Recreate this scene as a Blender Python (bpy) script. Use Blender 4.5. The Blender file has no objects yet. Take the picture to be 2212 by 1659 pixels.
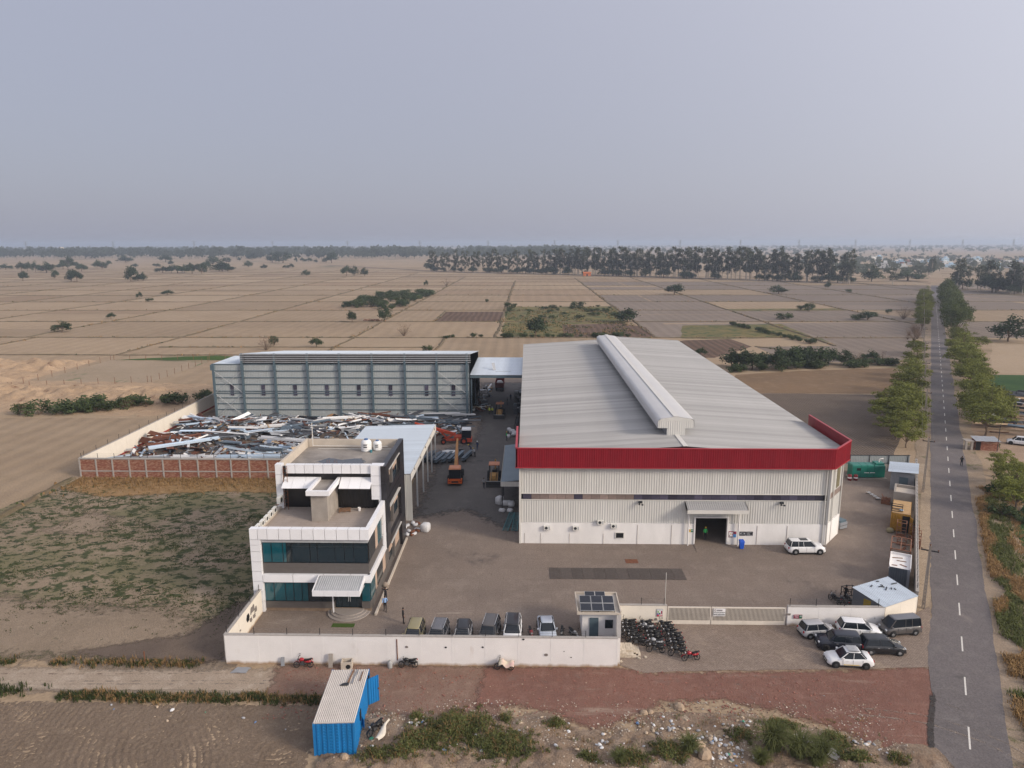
import bpy, bmesh, math, random
from mathutils import Vector, Matrix, noise

R = math.radians
rnd = random.Random(11)
HAZE = 0.00023
sc = bpy.context.scene
C = sc.collection

# ------------------------------------------------------------------ camera
CAM_H, PITCH, YAW, ROLL, FPX = 35.0, R(11.21), R(1.27), R(0.13), 1535.7
_f = Vector((-math.sin(YAW) * math.cos(PITCH), math.cos(YAW) * math.cos(PITCH), -math.sin(PITCH)))
_r = Vector((math.cos(YAW), math.sin(YAW), 0))
_u = _r.cross(_f)
_r, _u = math.cos(ROLL) * _r - math.sin(ROLL) * _u, math.cos(ROLL) * _u + math.sin(ROLL) * _r
cam = bpy.data.cameras.new('camera')
cam.sensor_width = 36.0
cam.lens = 36.0 * FPX / 2212.0
cam.clip_start = 1.0
cam.clip_end = 40000.0
camo = bpy.data.objects.new('camera', cam)
C.objects.link(camo)
camo.matrix_world = Matrix(((_r.x, _u.x, -_f.x, 0), (_r.y, _u.y, -_f.y, 0), (_r.z, _u.z, -_f.z, CAM_H), (0, 0, 0, 1)))
sc.camera = camo


def G(x, y, z=0.0):
    """survey reading (2212 x 1659 chart) -> ground position"""
    d = _f + (x - 1106) / FPX * _r - (y - 829.5) / FPX * _u
    t = (z - CAM_H) / d.z
    return Vector((t * d.x, t * d.y, z))


# ------------------------------------------------------------------ sky, sun, exposure
SUN_EL, SUN_AZ = 25.0, 27.0           # azimuth: degrees from +X towards the camera side
sv = Vector((math.cos(R(SUN_EL)) * math.cos(R(SUN_AZ)), -math.cos(R(SUN_EL)) * math.sin(R(SUN_AZ)), math.sin(R(SUN_EL))))
w = bpy.data.worlds.new('World')
sc.world = w
w.use_nodes = True
wt = w.node_tree
bg = wt.nodes['Background']
sky = wt.nodes.new('ShaderNodeTexSky')
sky.sky_type = 'NISHITA'
sky.sun_disc = False
sky.sun_elevation = R(SUN_EL)
sky.sun_rotation = math.atan2(sv.x, sv.y)
sky.altitude = 200
sky.air_density = 1.0
sky.dust_density = 3.5
sky.ozone_density = 1.5
mixs = wt.nodes.new('ShaderNodeMix')
mixs.data_type = 'RGBA'
mixs.inputs[0].default_value = 0.78
mixs.inputs[7].default_value = (4.85, 4.95, 6.05, 1)
wt.links.new(sky.outputs[0], mixs.inputs[6])
# hazy aureole: the dusty sky brightens smoothly toward the sun
tcw = wt.nodes.new('ShaderNodeTexCoord')
dot = wt.nodes.new('ShaderNodeVectorMath')
dot.operation = 'DOT_PRODUCT'
dot.inputs[1].default_value = sv
wt.links.new(tcw.outputs['Generated'], dot.inputs[0])
hal = wt.nodes.new('ShaderNodeMath')
hal.operation = 'MULTIPLY_ADD'
hal.inputs[1].default_value = .5
hal.inputs[2].default_value = .5
wt.links.new(dot.outputs['Value'], hal.inputs[0])
pw_ = wt.nodes.new('ShaderNodeMath')
pw_.operation = 'POWER'
pw_.inputs[1].default_value = 2.6
wt.links.new(hal.outputs[0], pw_.inputs[0])
glow = wt.nodes.new('ShaderNodeVectorMath')
glow.operation = 'SCALE'
glow.inputs[0].default_value = (9.2, 8.9, 8.8)
wt.links.new(pw_.outputs[0], glow.inputs['Scale'])
sm_ = wt.nodes.new('ShaderNodeVectorMath')
sm_.operation = 'ADD'
sep = wt.nodes.new('ShaderNodeSeparateXYZ')
wt.links.new(tcw.outputs['Generated'], sep.inputs[0])
vg = wt.nodes.new('ShaderNodeMapRange')          # dust dims the sky a little toward the horizon
vg.inputs[1].default_value = 0.0
vg.inputs[2].default_value = .35
vg.inputs[3].default_value = .95
vg.inputs[4].default_value = 1.10
wt.links.new(sep.outputs[2], vg.inputs[0])
vs_ = wt.nodes.new('ShaderNodeVectorMath')
vs_.operation = 'SCALE'
wt.links.new(mixs.outputs[2], vs_.inputs[0])
wt.links.new(vg.outputs[0], vs_.inputs['Scale'])
wt.links.new(vs_.outputs[0], sm_.inputs[0])
wt.links.new(glow.outputs[0], sm_.inputs[1])
wt.links.new(sm_.outputs[0], bg.inputs[0])
bg.inputs[1].default_value = 0.095
sun = bpy.data.lights.new('sun', 'SUN')
sun.energy = 3.15
sun.angle = R(14)
sun.color = (1.0, 0.87, 0.72)
suno = bpy.data.objects.new('sun', sun)
C.objects.link(suno)
suno.rotation_euler = sv.to_track_quat('Z', 'Y').to_euler()
sc.view_settings.view_transform = 'Standard'
sc.view_settings.look = 'None'
sc.view_settings.exposure = -0.10
sc.view_settings.gamma = 1.0
sc.view_settings.use_curve_mapping = False
sc.cycles.use_denoising = True
sc.cycles.max_bounces = 5
sc.cycles.diffuse_bounces = 2
sc.cycles.glossy_bounces = 2
sc.cycles.transmission_bounces = 3
sc.cycles.transparent_max_bounces = 6
sc.cycles.volume_bounces = 0
sc.cycles.use_adaptive_sampling = True
sc.cycles.adaptive_threshold = 0.02

# ------------------------------------------------------------------ helpers


class MB:
    def __init__(s):
        s.v, s.f, s.m, s.cm = [], [], [], 0

    def add(s, vs, fs, m=None):
        b = len(s.v)
        s.v += [tuple(p) for p in vs]
        s.f += [tuple(i + b for i in f) for f in fs]
        s.m += [s.cm if m is None else m] * len(fs)
        return s

    def box(s, x0, x1, y0, y1, z0, z1, m=None):
        v = [(x0, y0, z0), (x1, y0, z0), (x1, y1, z0), (x0, y1, z0), (x0, y0, z1), (x1, y0, z1), (x1, y1, z1), (x0, y1, z1)]
        return s.add(v, [(3, 2, 1, 0), (4, 5, 6, 7), (0, 1, 5, 4), (1, 2, 6, 5), (2, 3, 7, 6), (3, 0, 4, 7)], m)

    def obox(s, mat, x, y, z, m=None):
        v = [mat @ Vector((a * x / 2, b * y / 2, c * z / 2)) for c in (-1, 1) for a, b in ((-1, -1), (1, -1), (1, 1), (-1, 1))]
        return s.add(v, [(3, 2, 1, 0), (4, 5, 6, 7), (0, 1, 5, 4), (1, 2, 6, 5), (2, 3, 7, 6), (3, 0, 4, 7)], m)

    def beam(s, a, b, wd, ht, m=None, up=(0, 0, 1)):
        a, b = Vector(a), Vector(b)
        d = (b - a)
        L = d.length
        d.normalize()
        up = Vector(up)
        if abs(d.dot(up)) > .98:
            up = Vector((0, 1, 0))
        sx = d.cross(up).normalized()
        sz = sx.cross(d)
        mt = Matrix(((d.x, sx.x, sz.x, 0), (d.y, sx.y, sz.y, 0), (d.z, sx.z, sz.z, 0), (0, 0, 0, 1)))
        mt.translation = (a + b) / 2
        return s.obox(mt, L, wd, ht, m)

    def tube(s, a, b, r0, r1=None, n=8, caps=True, m=None):
        r1 = r0 if r1 is None else r1
        a, b = Vector(a), Vector(b)
        d = (b - a).normalized()
        x = d.orthogonal().normalized()
        y = d.cross(x)
        vs = []
        for p, r in ((a, r0), (b, r1)):
            for i in range(n):
                t = 2 * math.pi * i / n
                vs.append(p + r * (math.cos(t) * x + math.sin(t) * y))
        fs = [(i, (i + 1) % n, n + (i + 1) % n, n + i) for i in range(n)]
        if caps:
            fs += [tuple(range(n - 1, -1, -1)), tuple(range(n, 2 * n))]
        return s.add(vs, fs, m)

    def path(s, pts, r, n=6, m=None):
        for a, b in zip(pts, pts[1:]):
            s.tube(a, b, r, r, n, True, m)
        return s

    def lathe(s, prof, c=(0, 0, 0), n=16, axis='z', m=None):
        vs, fs = [], []
        for r, h in prof:
            for i in range(n):
                t = 2 * math.pi * i / n
                p = (r * math.cos(t), r * math.sin(t), h)
                if axis == 'y':
                    p = (p[0], p[2], p[1])
                elif axis == 'x':
                    p = (p[2], p[0], p[1])
                vs.append((p[0] + c[0], p[1] + c[1], p[2] + c[2]))
        for k in range(len(prof) - 1):
            for i in range(n):
                j = (i + 1) % n
                q = (k * n + i, k * n + j, (k + 1) * n + j, (k + 1) * n + i)
                fs.append(q if axis != 'y' else q[::-1])
        return s.add(vs, fs, m)

    def loft(s, rings, m=None, caps=True, closed=True):
        n = len(rings[0])
        vs = [p for r in rings for p in r]
        fs = []
        for k in range(len(rings) - 1):
            for i in range(n if closed else n - 1):
                j = (i + 1) % n
                fs.append((k * n + i, k * n + j, (k + 1) * n + j, (k + 1) * n + i))
        if caps and closed:
            fs.append(tuple(range(n - 1, -1, -1)))
            fs.append(tuple((len(rings) - 1) * n + i for i in range(n)))
        return s.add(vs, fs, m)

    def prism(s, poly, z0, z1, m=None):
        n = len(poly)
        vs = [(p[0], p[1], z0) for p in poly] + [(p[0], p[1], z1) for p in poly]
        fs = [tuple(range(n - 1, -1, -1)), tuple(range(n, 2 * n))] + [(i, (i + 1) % n, n + (i + 1) % n, n + i) for i in range(n)]
        return s.add(vs, fs, m)

    def quad(s, a, b, c, d, m=None):
        return s.add([a, b, c, d], [(0, 1, 2, 3)], m)

    def corr(s, o, u, v, nrm, pitch=.3, dep=.04, m=None, trap=True, t=0.02):
        """profiled sheet: ribs run along v, repeat along u; back side t behind"""
        o, u, v, nrm = Vector(o), Vector(u), Vector(v), Vector(nrm).normalized()
        L = u.length
        ud = u / L
        k = max(1, round(L / pitch))
        p = L / k
        prof = []
        for i in range(k):
            if trap:
                prof += [(i * p, 0), (i * p + p * .55, 0), (i * p + p * .65, dep), (i * p + p * .9, dep)]
            else:
                prof += [(i * p + p * j / 6, dep * (.5 - .5 * math.cos(2 * math.pi * j / 6))) for j in range(6)]
        prof.append((L, 0))
        n = len(prof)
        a = [o + ud * x + nrm * h for x, h in prof]
        vs = a + [q + v for q in a]
        fs = [(i, i + 1, n + i + 1, n + i) for i in range(n - 1)]
        flip = (ud.cross(v)).dot(nrm) < 0
        if flip:
            fs = [f[::-1] for f in fs]
        s.add(vs, fs, m)
        e = [o - nrm * t, o + u - nrm * t, o + u + v - nrm * t, o + v - nrm * t]
        s.add(e + [o, o + u, o + u + v, o + v],
              [(3, 2, 1, 0) if not flip else (0, 1, 2, 3), (0, 1, 5, 4), (1, 2, 6, 5), (2, 3, 7, 6), (3, 0, 4, 7)], m)
        return s

    def mesh(s, name, mats, smooth=False):
        me = bpy.data.meshes.new(name)
        me.from_pydata(s.v, [], s.f)
        if not isinstance(mats, (list, tuple)):
            mats = [mats]
        for q in mats:
            me.materials.append(q)
        if len(mats) > 1:
            me.polygons.foreach_set('material_index', s.m)
        if smooth:
            me.polygons.foreach_set('use_smooth', [True] * len(me.polygons))
        me.update()
        return me

    def build(s, name, mats, parent=None, smooth=False, loc=None, rz=0.0):
        o = bpy.data.objects.new(name, s.mesh(name, mats, smooth))
        C.objects.link(o)
        if parent is not None:
            o.parent = parent
        if loc is not None:
            o.location = loc
        if rz:
            o.rotation_euler.z = rz
        return o


def T(o, label=None, cat=None, group=None, kind=None):
    if label:
        o['label'] = label
    if cat:
        o['category'] = cat
    if group:
        o['group'] = group
    if kind:
        o['kind'] = kind
    return o


ORD = ['first', 'second', 'third', 'fourth', 'fifth', 'sixth', 'seventh', 'eighth', 'ninth', 'tenth', 'eleventh', 'twelfth', 'thirteenth', 'fourteenth', 'fifteenth', 'sixteenth', 'seventeenth', 'eighteenth', 'nineteenth', 'twentieth']


def thing(name, label, cat, loc=(0, 0, 0), rz=0.0, group=None):
    o = bpy.data.objects.new(name, None)
    o.empty_display_size = .3
    C.objects.link(o)
    o.location = loc
    o.rotation_euler.z = rz
    return T(o, label, cat, group)


def inst(name, me, parent=None, loc=(0, 0, 0), rot=(0, 0, 0), scale=None):
    o = bpy.data.objects.new(name, me)
    C.objects.link(o)
    o.parent = parent
    o.location = loc
    o.rotation_euler = rot
    if scale is not None:
        o.scale = scale if hasattr(scale, '__len__') else (scale,) * 3
    return o


KIDS = {}


def copy_tree(o, parent=None):
    c = o.copy()
    C.objects.link(c)
    c.parent = parent
    for ch in [q for q in C.objects if q.parent == o] if o.name not in KIDS else KIDS[o.name]:
        copy_tree(ch, c)
    return c


# ------------------------------------------------------------------ materials
MATS = {}


def M(name, col, rough=.8, var=.14, sc_=2.0, bump=0.0, bsc=30.0, metal=0.0, rand=0.0, spec=.3, col2=None, mix=.5, world=False, stretch=None, sharp=.25):
    if name in MATS:
        return MATS[name]
    m = bpy.data.materials.new(name)
    MATS[name] = m
    m.use_nodes = True
    nt = m.node_tree
    N, L = nt.nodes, nt.links
    b = N['Principled BSDF']
    b.inputs['Roughness'].default_value = rough
    b.inputs['Metallic'].default_value = metal
    b.inputs['Specular IOR Level'].default_value = spec
    if world:
        co = N.new('ShaderNodeNewGeometry').outputs['Position']
    else:
        co = N.new('ShaderNodeTexCoord').outputs['Object']
    if stretch:
        mp = N.new('ShaderNodeMapping')
        mp.inputs['Scale'].default_value = stretch
        L.new(co, mp.inputs[0])
        co = mp.outputs[0]
    no = N.new('ShaderNodeTexNoise')
    no.inputs['Scale'].default_value = sc_
    no.inputs['Detail'].default_value = 6
    no.inputs['Roughness'].default_value = .62
    L.new(co, no.inputs[0])
    cr = N.new('ShaderNodeValToRGB')
    cr.color_ramp.elements[0].position = .5 - sharp
    cr.color_ramp.elements[1].position = .5 + sharp
    c2 = col2 or tuple(min(1, x * (1 + var)) for x in col)
    c1 = tuple(x * (1 - var) for x in col) if not col2 else col
    cr.color_ramp.elements[0].color = (*c1, 1)
    cr.color_ramp.elements[1].color = (*c2, 1)
    L.new(no.outputs[0], cr.inputs[0])
    out = cr.outputs[0]
    if rand:
        oi = N.new('ShaderNodeObjectInfo')
        mr = N.new('ShaderNodeMapRange')
        mr.inputs[3].default_value = 1 - rand
        mr.inputs[4].default_value = 1 + rand
        L.new(oi.outputs['Random'], mr.inputs[0])
        vm = N.new('ShaderNodeVectorMath')
        vm.operation = 'SCALE'
        L.new(out, vm.inputs[0])
        L.new(mr.outputs[0], vm.inputs['Scale'])
        out = vm.outputs[0]
    L.new(out, b.inputs['Base Color'])
    if bump:
        n2 = N.new('ShaderNodeTexNoise')
        n2.inputs['Scale'].default_value = bsc
        n2.inputs['Detail'].default_value = 4
        L.new(co, n2.inputs[0])
        bp = N.new('ShaderNodeBump')
        bp.inputs['Strength'].default_value = bump
        bp.inputs['Distance'].default_value = .05
        L.new(n2.outputs[0], bp.inputs['Height'])
        L.new(bp.outputs[0], b.inputs['Normal'])
    return m


def ground_mat(name, cols, patch=.08, fine=1.2, grain=14.0, bump=.5, furrow=None, spots=None, rand=0.0, streak=None, rough=.95, bricks=None):
    """cols: 3 soil colours blended by two scales of noise; furrow=(dir,scale,amount); spots=(colour,scale,lo,hi,stretch)"""
    if name in MATS:
        return MATS[name]
    m = bpy.data.materials.new(name)
    MATS[name] = m
    m.use_nodes = True
    nt = m.node_tree
    N, L = nt.nodes, nt.links
    b = N['Principled BSDF']
    b.inputs['Roughness'].default_value = rough
    b.inputs['Specular IOR Level'].default_value = .12
    pos = N.new('ShaderNodeNewGeometry').outputs['Position']

    def nz(scale, det=6, stretch=None, rough_=.6):
        c = pos
        if stretch:
            mp = N.new('ShaderNodeMapping')
            mp.inputs['Scale'].default_value = stretch
            L.new(pos, mp.inputs[0])
            c = mp.outputs[0]
        n = N.new('ShaderNodeTexNoise')
        n.inputs['Scale'].default_value = scale
        n.inputs['Detail'].default_value = det
        n.inputs['Roughness'].default_value = rough_
        L.new(c, n.inputs[0])
        return n.outputs[0]

    def ramp(fac, lo, hi):
        r = N.new('ShaderNodeMapRange')
        r.inputs[1].default_value = lo
        r.inputs[2].default_value = hi
        r.interpolation_type = 'SMOOTHSTEP'
        L.new(fac, r.inputs[0])
        return r.outputs[0]

    def mix(f, a, c, mode='MIX'):
        x = N.new('ShaderNodeMix')
        x.data_type = 'RGBA'
        x.blend_type = mode
        if isinstance(f, float):
            x.inputs[0].default_value = f
        else:
            L.new(f, x.inputs[0])
        for sk, q in ((6, a), (7, c)):
            if isinstance(q, tuple):
                x.inputs[sk].default_value = (*q, 1)
            else:
                L.new(q, x.inputs[sk])
        return x.outputs[2]
    o = mix(ramp(nz(patch), .35, .65), cols[0], cols[1])
    o = mix(ramp(nz(fine), .45, .8), o, cols[2])
    g = nz(grain, 3)
    gm = N.new('ShaderNodeMapRange')
    gm.inputs[1].default_value = .25
    gm.inputs[2].default_value = .75
    gm.inputs[3].default_value = .72
    gm.inputs[4].default_value = 1.25
    L.new(g, gm.inputs[0])
    vm = N.new('ShaderNodeVectorMath')
    vm.operation = 'SCALE'
    L.new(o, vm.inputs[0])
    L.new(gm.outputs[0], vm.inputs['Scale'])
    o = vm.outputs[0]
    h = g
    if streak:
        o = mix(ramp(nz(streak[1], 4, streak[4] if len(streak) > 4 else None), streak[2], streak[3]), o, streak[0])
    if spots:
        for sp in spots:
            o = mix(ramp(nz(sp[1], 5, sp[4] if len(sp) > 4 else None, .68), sp[2], sp[3]), o, sp[0])
    if bricks:
        bt = N.new('ShaderNodeTexBrick')
        bt.inputs['Scale'].default_value = bricks[0]
        bt.inputs['Mortar Size'].default_value = bricks[1]
        bt.inputs['Color1'].default_value = (1, 1, 1, 1)
        k_ = bricks[2] if len(bricks) > 2 else 1.0
        bt.inputs['Color2'].default_value = (1 - .18 * k_, 1 - .2 * k_, 1 - .2 * k_, 1)
        bt.inputs['Mortar'].default_value = (1 - .45 * k_, 1 - .48 * k_, 1 - .5 * k_, 1)
        L.new(pos, bt.inputs[0])
        o = mix(1.0, o, bt.outputs[0], 'MULTIPLY')
    if furrow:
        wv = N.new('ShaderNodeTexWave')
        wv.wave_type = 'BANDS'
        wv.bands_direction = furrow[0]
        wv.inputs['Scale'].default_value = furrow[1]
        wv.inputs['Distortion'].default_value = furrow[3] if len(furrow) > 3 else 1.2
        wv.inputs['Detail'].default_value = 2
        wv.inputs['Detail Scale'].default_value = .3
        L.new(pos, wv.inputs[0])
        o = mix(ramp(wv.outputs['Fac'], .2, .9), mix(furrow[2], o, (.04, .03, .025), 'MIX'), o)
        ad = N.new('ShaderNodeMath')
        ad.operation = 'ADD'
        L.new(wv.outputs['Fac'], ad.inputs[0])
        L.new(g, ad.inputs[1])
        h = ad.outputs[0]
    if rand:
        oi = N.new('ShaderNodeObjectInfo')
        mr = N.new('ShaderNodeMapRange')
        mr.inputs[3].default_value = 1 - rand
        mr.inputs[4].default_value = 1 + rand
        L.new(oi.outputs['Random'], mr.inputs[0])
        v2 = N.new('ShaderNodeVectorMath')
        v2.operation = 'SCALE'
        L.new(o, v2.inputs[0])
        L.new(mr.outputs[0], v2.inputs['Scale'])
        o = v2.outputs[0]
    L.new(o, b.inputs['Base Color'])
    if bump:
        bp = N.new('ShaderNodeBump')
        bp.inputs['Strength'].default_value = bump
        bp.inputs['Distance'].default_value = .12
        L.new(h, bp.inputs['Height'])
        L.new(bp.outputs[0], b.inputs['Normal'])
    return m


def glass_mat(name, col, rough=.06, spec=.8):
    if name in MATS:
        return MATS[name]
    m = bpy.data.materials.new(name)
    MATS[name] = m
    m.use_nodes = True
    b = m.node_tree.nodes['Principled BSDF']
    b.inputs['Base Color'].default_value = (*col, 1)
    b.inputs['Roughness'].default_value = rough
    b.inputs['Specular IOR Level'].default_value = spec
    return m


def leaf_mat(name, col, var=.35, trans=.25, rand=.2):
    if name in MATS:
        return MATS[name]
    m = M(name, col, .65, var, .9, rand=rand, spec=.15)
    nt = m.node_tree
    b = nt.nodes['Principled BSDF']
    src = b.inputs['Base Color'].links[0].from_socket
    tr = nt.nodes.new('ShaderNodeBsdfTranslucent')
    nt.links.new(src, tr.inputs[0])
    mx = nt.nodes.new('ShaderNodeMixShader')
    mx.inputs[0].default_value = trans
    nt.links.new(b.outputs[0], mx.inputs[1])
    nt.links.new(tr.outputs[0], mx.inputs[2])
    nt.links.new(mx.outputs[0], nt.nodes['Material Output'].inputs[0])
    return m


def ragged(poly, step=.6, amp=.25, seed=0, freq=.35):
    out = []
    n = len(poly)
    for i in range(n):
        a, b = Vector(poly[i][:2]), Vector(poly[(i + 1) % n][:2])
        d = b - a
        k = max(1, int(d.length / step))
        nn = Vector((-d.y, d.x)).normalized() if d.length else Vector((0, 0))
        for j in range(k):
            p = a + d * (j / k)
            q = noise.noise((p.x * freq + seed, p.y * freq, seed * 1.7)) + .5 * noise.noise((p.x * freq * 3, p.y * freq * 3 + seed, 3.1)) + .3 * noise.noise((p.x * freq * 8, p.y * freq * 8 + seed, 1.1))
            p = p + nn * q * amp
            out.append((p.x, p.y))
    return out


def soft(mat, cut=.5, scale=1.2):
    """let a ground sheet break up into specks toward its rim (vertex attribute 'edge')"""
    nt = mat.node_tree
    N, L = nt.nodes, nt.links
    if 'Transparent BSDF' in N:
        return mat
    at = N.new('ShaderNodeAttribute')
    at.attribute_name = 'edge'
    ge = N.new('ShaderNodeNewGeometry')
    no = N.new('ShaderNodeTexNoise')
    no.inputs['Scale'].default_value = scale
    no.inputs['Detail'].default_value = 8
    no.inputs['Roughness'].default_value = .7
    L.new(ge.outputs['Position'], no.inputs[0])
    ad = N.new('ShaderNodeMath')
    ad.operation = 'ADD'
    L.new(at.outputs['Fac'], ad.inputs[0])
    L.new(no.outputs[0], ad.inputs[1])
    mr = N.new('ShaderNodeMapRange')
    mr.inputs[1].default_value = .5 + cut - .12
    mr.inputs[2].default_value = .5 + cut + .12
    L.new(ad.outputs[0], mr.inputs[0])
    tr = N.new('ShaderNodeBsdfTransparent')
    mx = N.new('ShaderNodeMixShader')
    L.new(mr.outputs[0], mx.inputs[0])
    L.new(tr.outputs[0], mx.inputs[1])
    L.new(N['Principled BSDF'].outputs[0], mx.inputs[2])
    L.new(mx.outputs[0], N['Material Output'].inputs[0])
    return mat


def soft_sheet(name, poly, z, mat, feather=1.2, step=.45):
    pts = [Vector(p) for p in poly]
    n = len(pts)
    x0, x1 = min(p.x for p in pts) - feather, max(p.x for p in pts) + feather
    y0, y1 = min(p.y for p in pts) - feather, max(p.y for p in pts) + feather
    nx, ny = int((x1 - x0) / step) + 2, int((y1 - y0) / step) + 2
    vs, ed = [], []
    for j in range(ny):
        for i in range(nx):
            x, y = x0 + i * step, y0 + j * step
            p = Vector((x, y))
            ins, dm = False, 1e9
            for k in range(n):
                a, b = pts[k], pts[(k + 1) % n]
                if (a.y > y) != (b.y > y) and x < (b.x - a.x) * (y - a.y) / (b.y - a.y) + a.x:
                    ins = not ins
                ab = b - a
                u = max(0, min(1, (p - a).dot(ab) / ab.length_squared))
                dm = min(dm, (p - a - ab * u).length_squared)
            d = math.sqrt(dm) * (1 if ins else -1)
            vs.append((x, y, z))
            ed.append(max(0, min(1, .5 + .5 * d / feather)))
    fs = []
    for j in range(ny - 1):
        for i in range(nx - 1):
            f = (j * nx + i, j * nx + i + 1, (j + 1) * nx + i + 1, (j + 1) * nx + i)
            if max(ed[k] for k in f) > .02:
                fs.append(f)
    b = MB().add(vs, fs)
    o = b.build(name, soft(mat))
    at = o.data.attributes.new('edge', 'FLOAT', 'POINT')
    at.data.foreach_set('value', ed)
    o['kind'] = 'structure'
    return o


def ribbon(name, pts, width, z, mat, fill=.45):
    """broken streak along a path (tyre dust, ruts)"""
    P_ = [Vector(p) for p in pts]
    c = []
    for k in range(len(P_) - 1):
        p0, p1, p2, p3 = P_[max(0, k - 1)], P_[k], P_[k + 1], P_[min(len(P_) - 1, k + 2)]
        n = max(2, int((p2 - p1).length / .35))
        for i in range(n):
            t = i / n
            c.append(.5 * ((2 * p1) + (p2 - p0) * t + (2 * p0 - 5 * p1 + 4 * p2 - p3) * t * t + (3 * p1 - p0 - 3 * p2 + p3) * t ** 3))
    c.append(P_[-1])
    vs, ed = [], []
    for i, p in enumerate(c):
        d = (c[min(i + 1, len(c) - 1)] - c[max(0, i - 1)]).normalized()
        nn = Vector((-d.y, d.x))
        for f, e in ((-1, 0), (-.4, 1), (.4, 1), (1, 0)):
            q = p + nn * f * width / 2
            vs.append((q.x, q.y, z))
            ed.append(e * fill * min(1, i / 4, (len(c) - 1 - i) / 4) + (0 if e else .1))
    fs = [(i * 4 + j, i * 4 + j + 1, i * 4 + j + 5, i * 4 + j + 4) for i in range(len(c) - 1) for j in range(3)]
    o = MB().add(vs, fs).build(name, soft(mat))
    at = o.data.attributes.new('edge', 'FLOAT', 'POINT')
    at.data.foreach_set('value', ed)
    o['kind'] = 'structure'
    return o


def sheet(name, poly, z, mat, kind='structure', parent=None):
    """flat sheet from an outline (any shape), triangulated"""
    bm = bmesh.new()
    vs = [bm.verts.new((p[0], p[1], z)) for p in poly]
    es = [bm.edges.new((vs[i], vs[(i + 1) % len(vs)])) for i in range(len(vs))]
    bmesh.ops.triangle_fill(bm, use_beauty=True, edges=es)
    for f in bm.faces:
        if f.normal.z < 0:
            f.normal_flip()
    me = bpy.data.meshes.new(name)
    bm.to_mesh(me)
    bm.free()
    me.materials.append(mat)
    o = bpy.data.objects.new(name, me)
    C.objects.link(o)
    if parent:
        o.parent = parent
    if kind:
        o['kind'] = kind
    return o


def relief(name, x0, x1, y0, y1, step, hfun, mat, z=0.0, mask=None):
    nx, ny = int((x1 - x0) / step) + 1, int((y1 - y0) / step) + 1
    vs = [(x0 + i * step, y0 + j * step, z + hfun(x0 + i * step, y0 + j * step)) for j in range(ny) for i in range(nx)]
    fs = []
    for j in range(ny - 1):
        for i in range(nx - 1):
            if mask is None or mask(x0 + (i + .5) * step, y0 + (j + .5) * step):
                fs.append((j * nx + i, j * nx + i + 1, (j + 1) * nx + i + 1, (j + 1) * nx + i))
    b = MB()
    b.add(vs, fs)
    o = b.build(name, mat, smooth=True)
    o['kind'] = 'structure'
    return o
# ------------------------------------------------------------------ ground and fields
SOIL = ((.335, .25, .166), (.298, .221, .147), (.377, .287, .196))
m_ground = ground_mat('dry plain soil', SOIL, .01, .08, 3, .2, spots=[((.10, .105, .055), .012, .56, .68)])
gb = MB()
S = 12000.0
gb.quad((-S, -S, 0), (S, -S, 0), (S, S, 0), (-S, S, 0))
T(gb.build('ground', m_ground), kind='structure')

m_plot = [ground_mat('field soil a', SOIL, .03, .3, 6, .5, furrow=('X', .055, .08, 2), rand=.09),
          ground_mat('field soil b', ((0.307, 0.228, 0.152), (0.344, 0.259, 0.175), (0.274, 0.205, 0.136)), .05, .25, 5, .5, furrow=('X', .08, .10, 1.5), rand=.09),
          ground_mat('field soil pale', ((0.356, 0.270, 0.184), (0.324, 0.246, 0.167), (0.387, 0.297, 0.205)), .03, .4, 6, .4, rand=.07),
          ground_mat('field soil reddish', ((0.293, 0.211, 0.140), (0.260, 0.190, 0.126), (0.321, 0.236, 0.158)), .04, .35, 5, .5, furrow=('X', .045, .09, 2), rand=.09),
          ground_mat('field soil grey', ((.205, .165, .135), (.23, .185, .15), (.185, .15, .122)), .04, .3, 5, .5, furrow=('X', .065, .12, 2), rand=.09)]
m_ploughed = ground_mat('ploughed dark soil', ((.135, .088, .062), (.16, .105, .075), (.11, .072, .052)), .06, .5, 5, .8, furrow=('X', .12, .35, 3))
m_bund = ground_mat('bund dry grass', ((.155, .115, .075), (.12, .10, .06), (.23, .18, .12)), .15, .9, 9, .9)


def rect(x0, x1, y0, y1):
    return [(x0, y0), (x1, y0), (x1, y1), (x0, y1)]


def road_x(y):
    return 30.63 + (y - 43.76) * .55065


COLX = [-12 + 60 * k for k in range(-11, 13)]
COLX = [x + (6 if x == -72 else 0) - (2 if x == 108 else 0) for x in COLX]
ROWY = [266 + 55.6 * k for k in range(0, 15)]
pr = random.Random(4)
plots = []
for i in range(len(COLX) - 1):
    for j in range(len(ROWY) - 1):
        x0, x1, y0, y1 = COLX[i], COLX[i + 1], ROWY[j], ROWY[j + 1]
        if abs((x0 + x1) / 2) > 140 + y1 * .78:
            continue
        if -14 < x0 < 45 and y0 < 400 and not (y0 > 380):
            continue                      # the scrub patch
        cut = pr.random()
        if cut < .35:
            k = pr.uniform(.35, .65)
            parts = [(x0, x1, y0, y0 + (y1 - y0) * k), (x0, x1, y0 + (y1 - y0) * k, y1)]
        elif cut < .5 and y0 > 400:
            k = pr.uniform(.3, .7)
            parts = [(x0, x0 + (x1 - x0) * k, y0, y1), (x0 + (x1 - x0) * k, x1, y0, y1)]
        else:
            parts = [(x0, x1, y0, y1)]
        for p in parts:
            m = pr.choice([0, 0, 0, 0, 1, 1, 1, 2, 3, 3])
            if p[0] > 45 and p[2] < 620:
                m = pr.choice([1, 4, 4, 4])
            plots.append((p, m_plot[m]))
plots = [q for q in plots if not (q[0][0] == -72 + 6 and q[0][2] < 330)]
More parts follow.
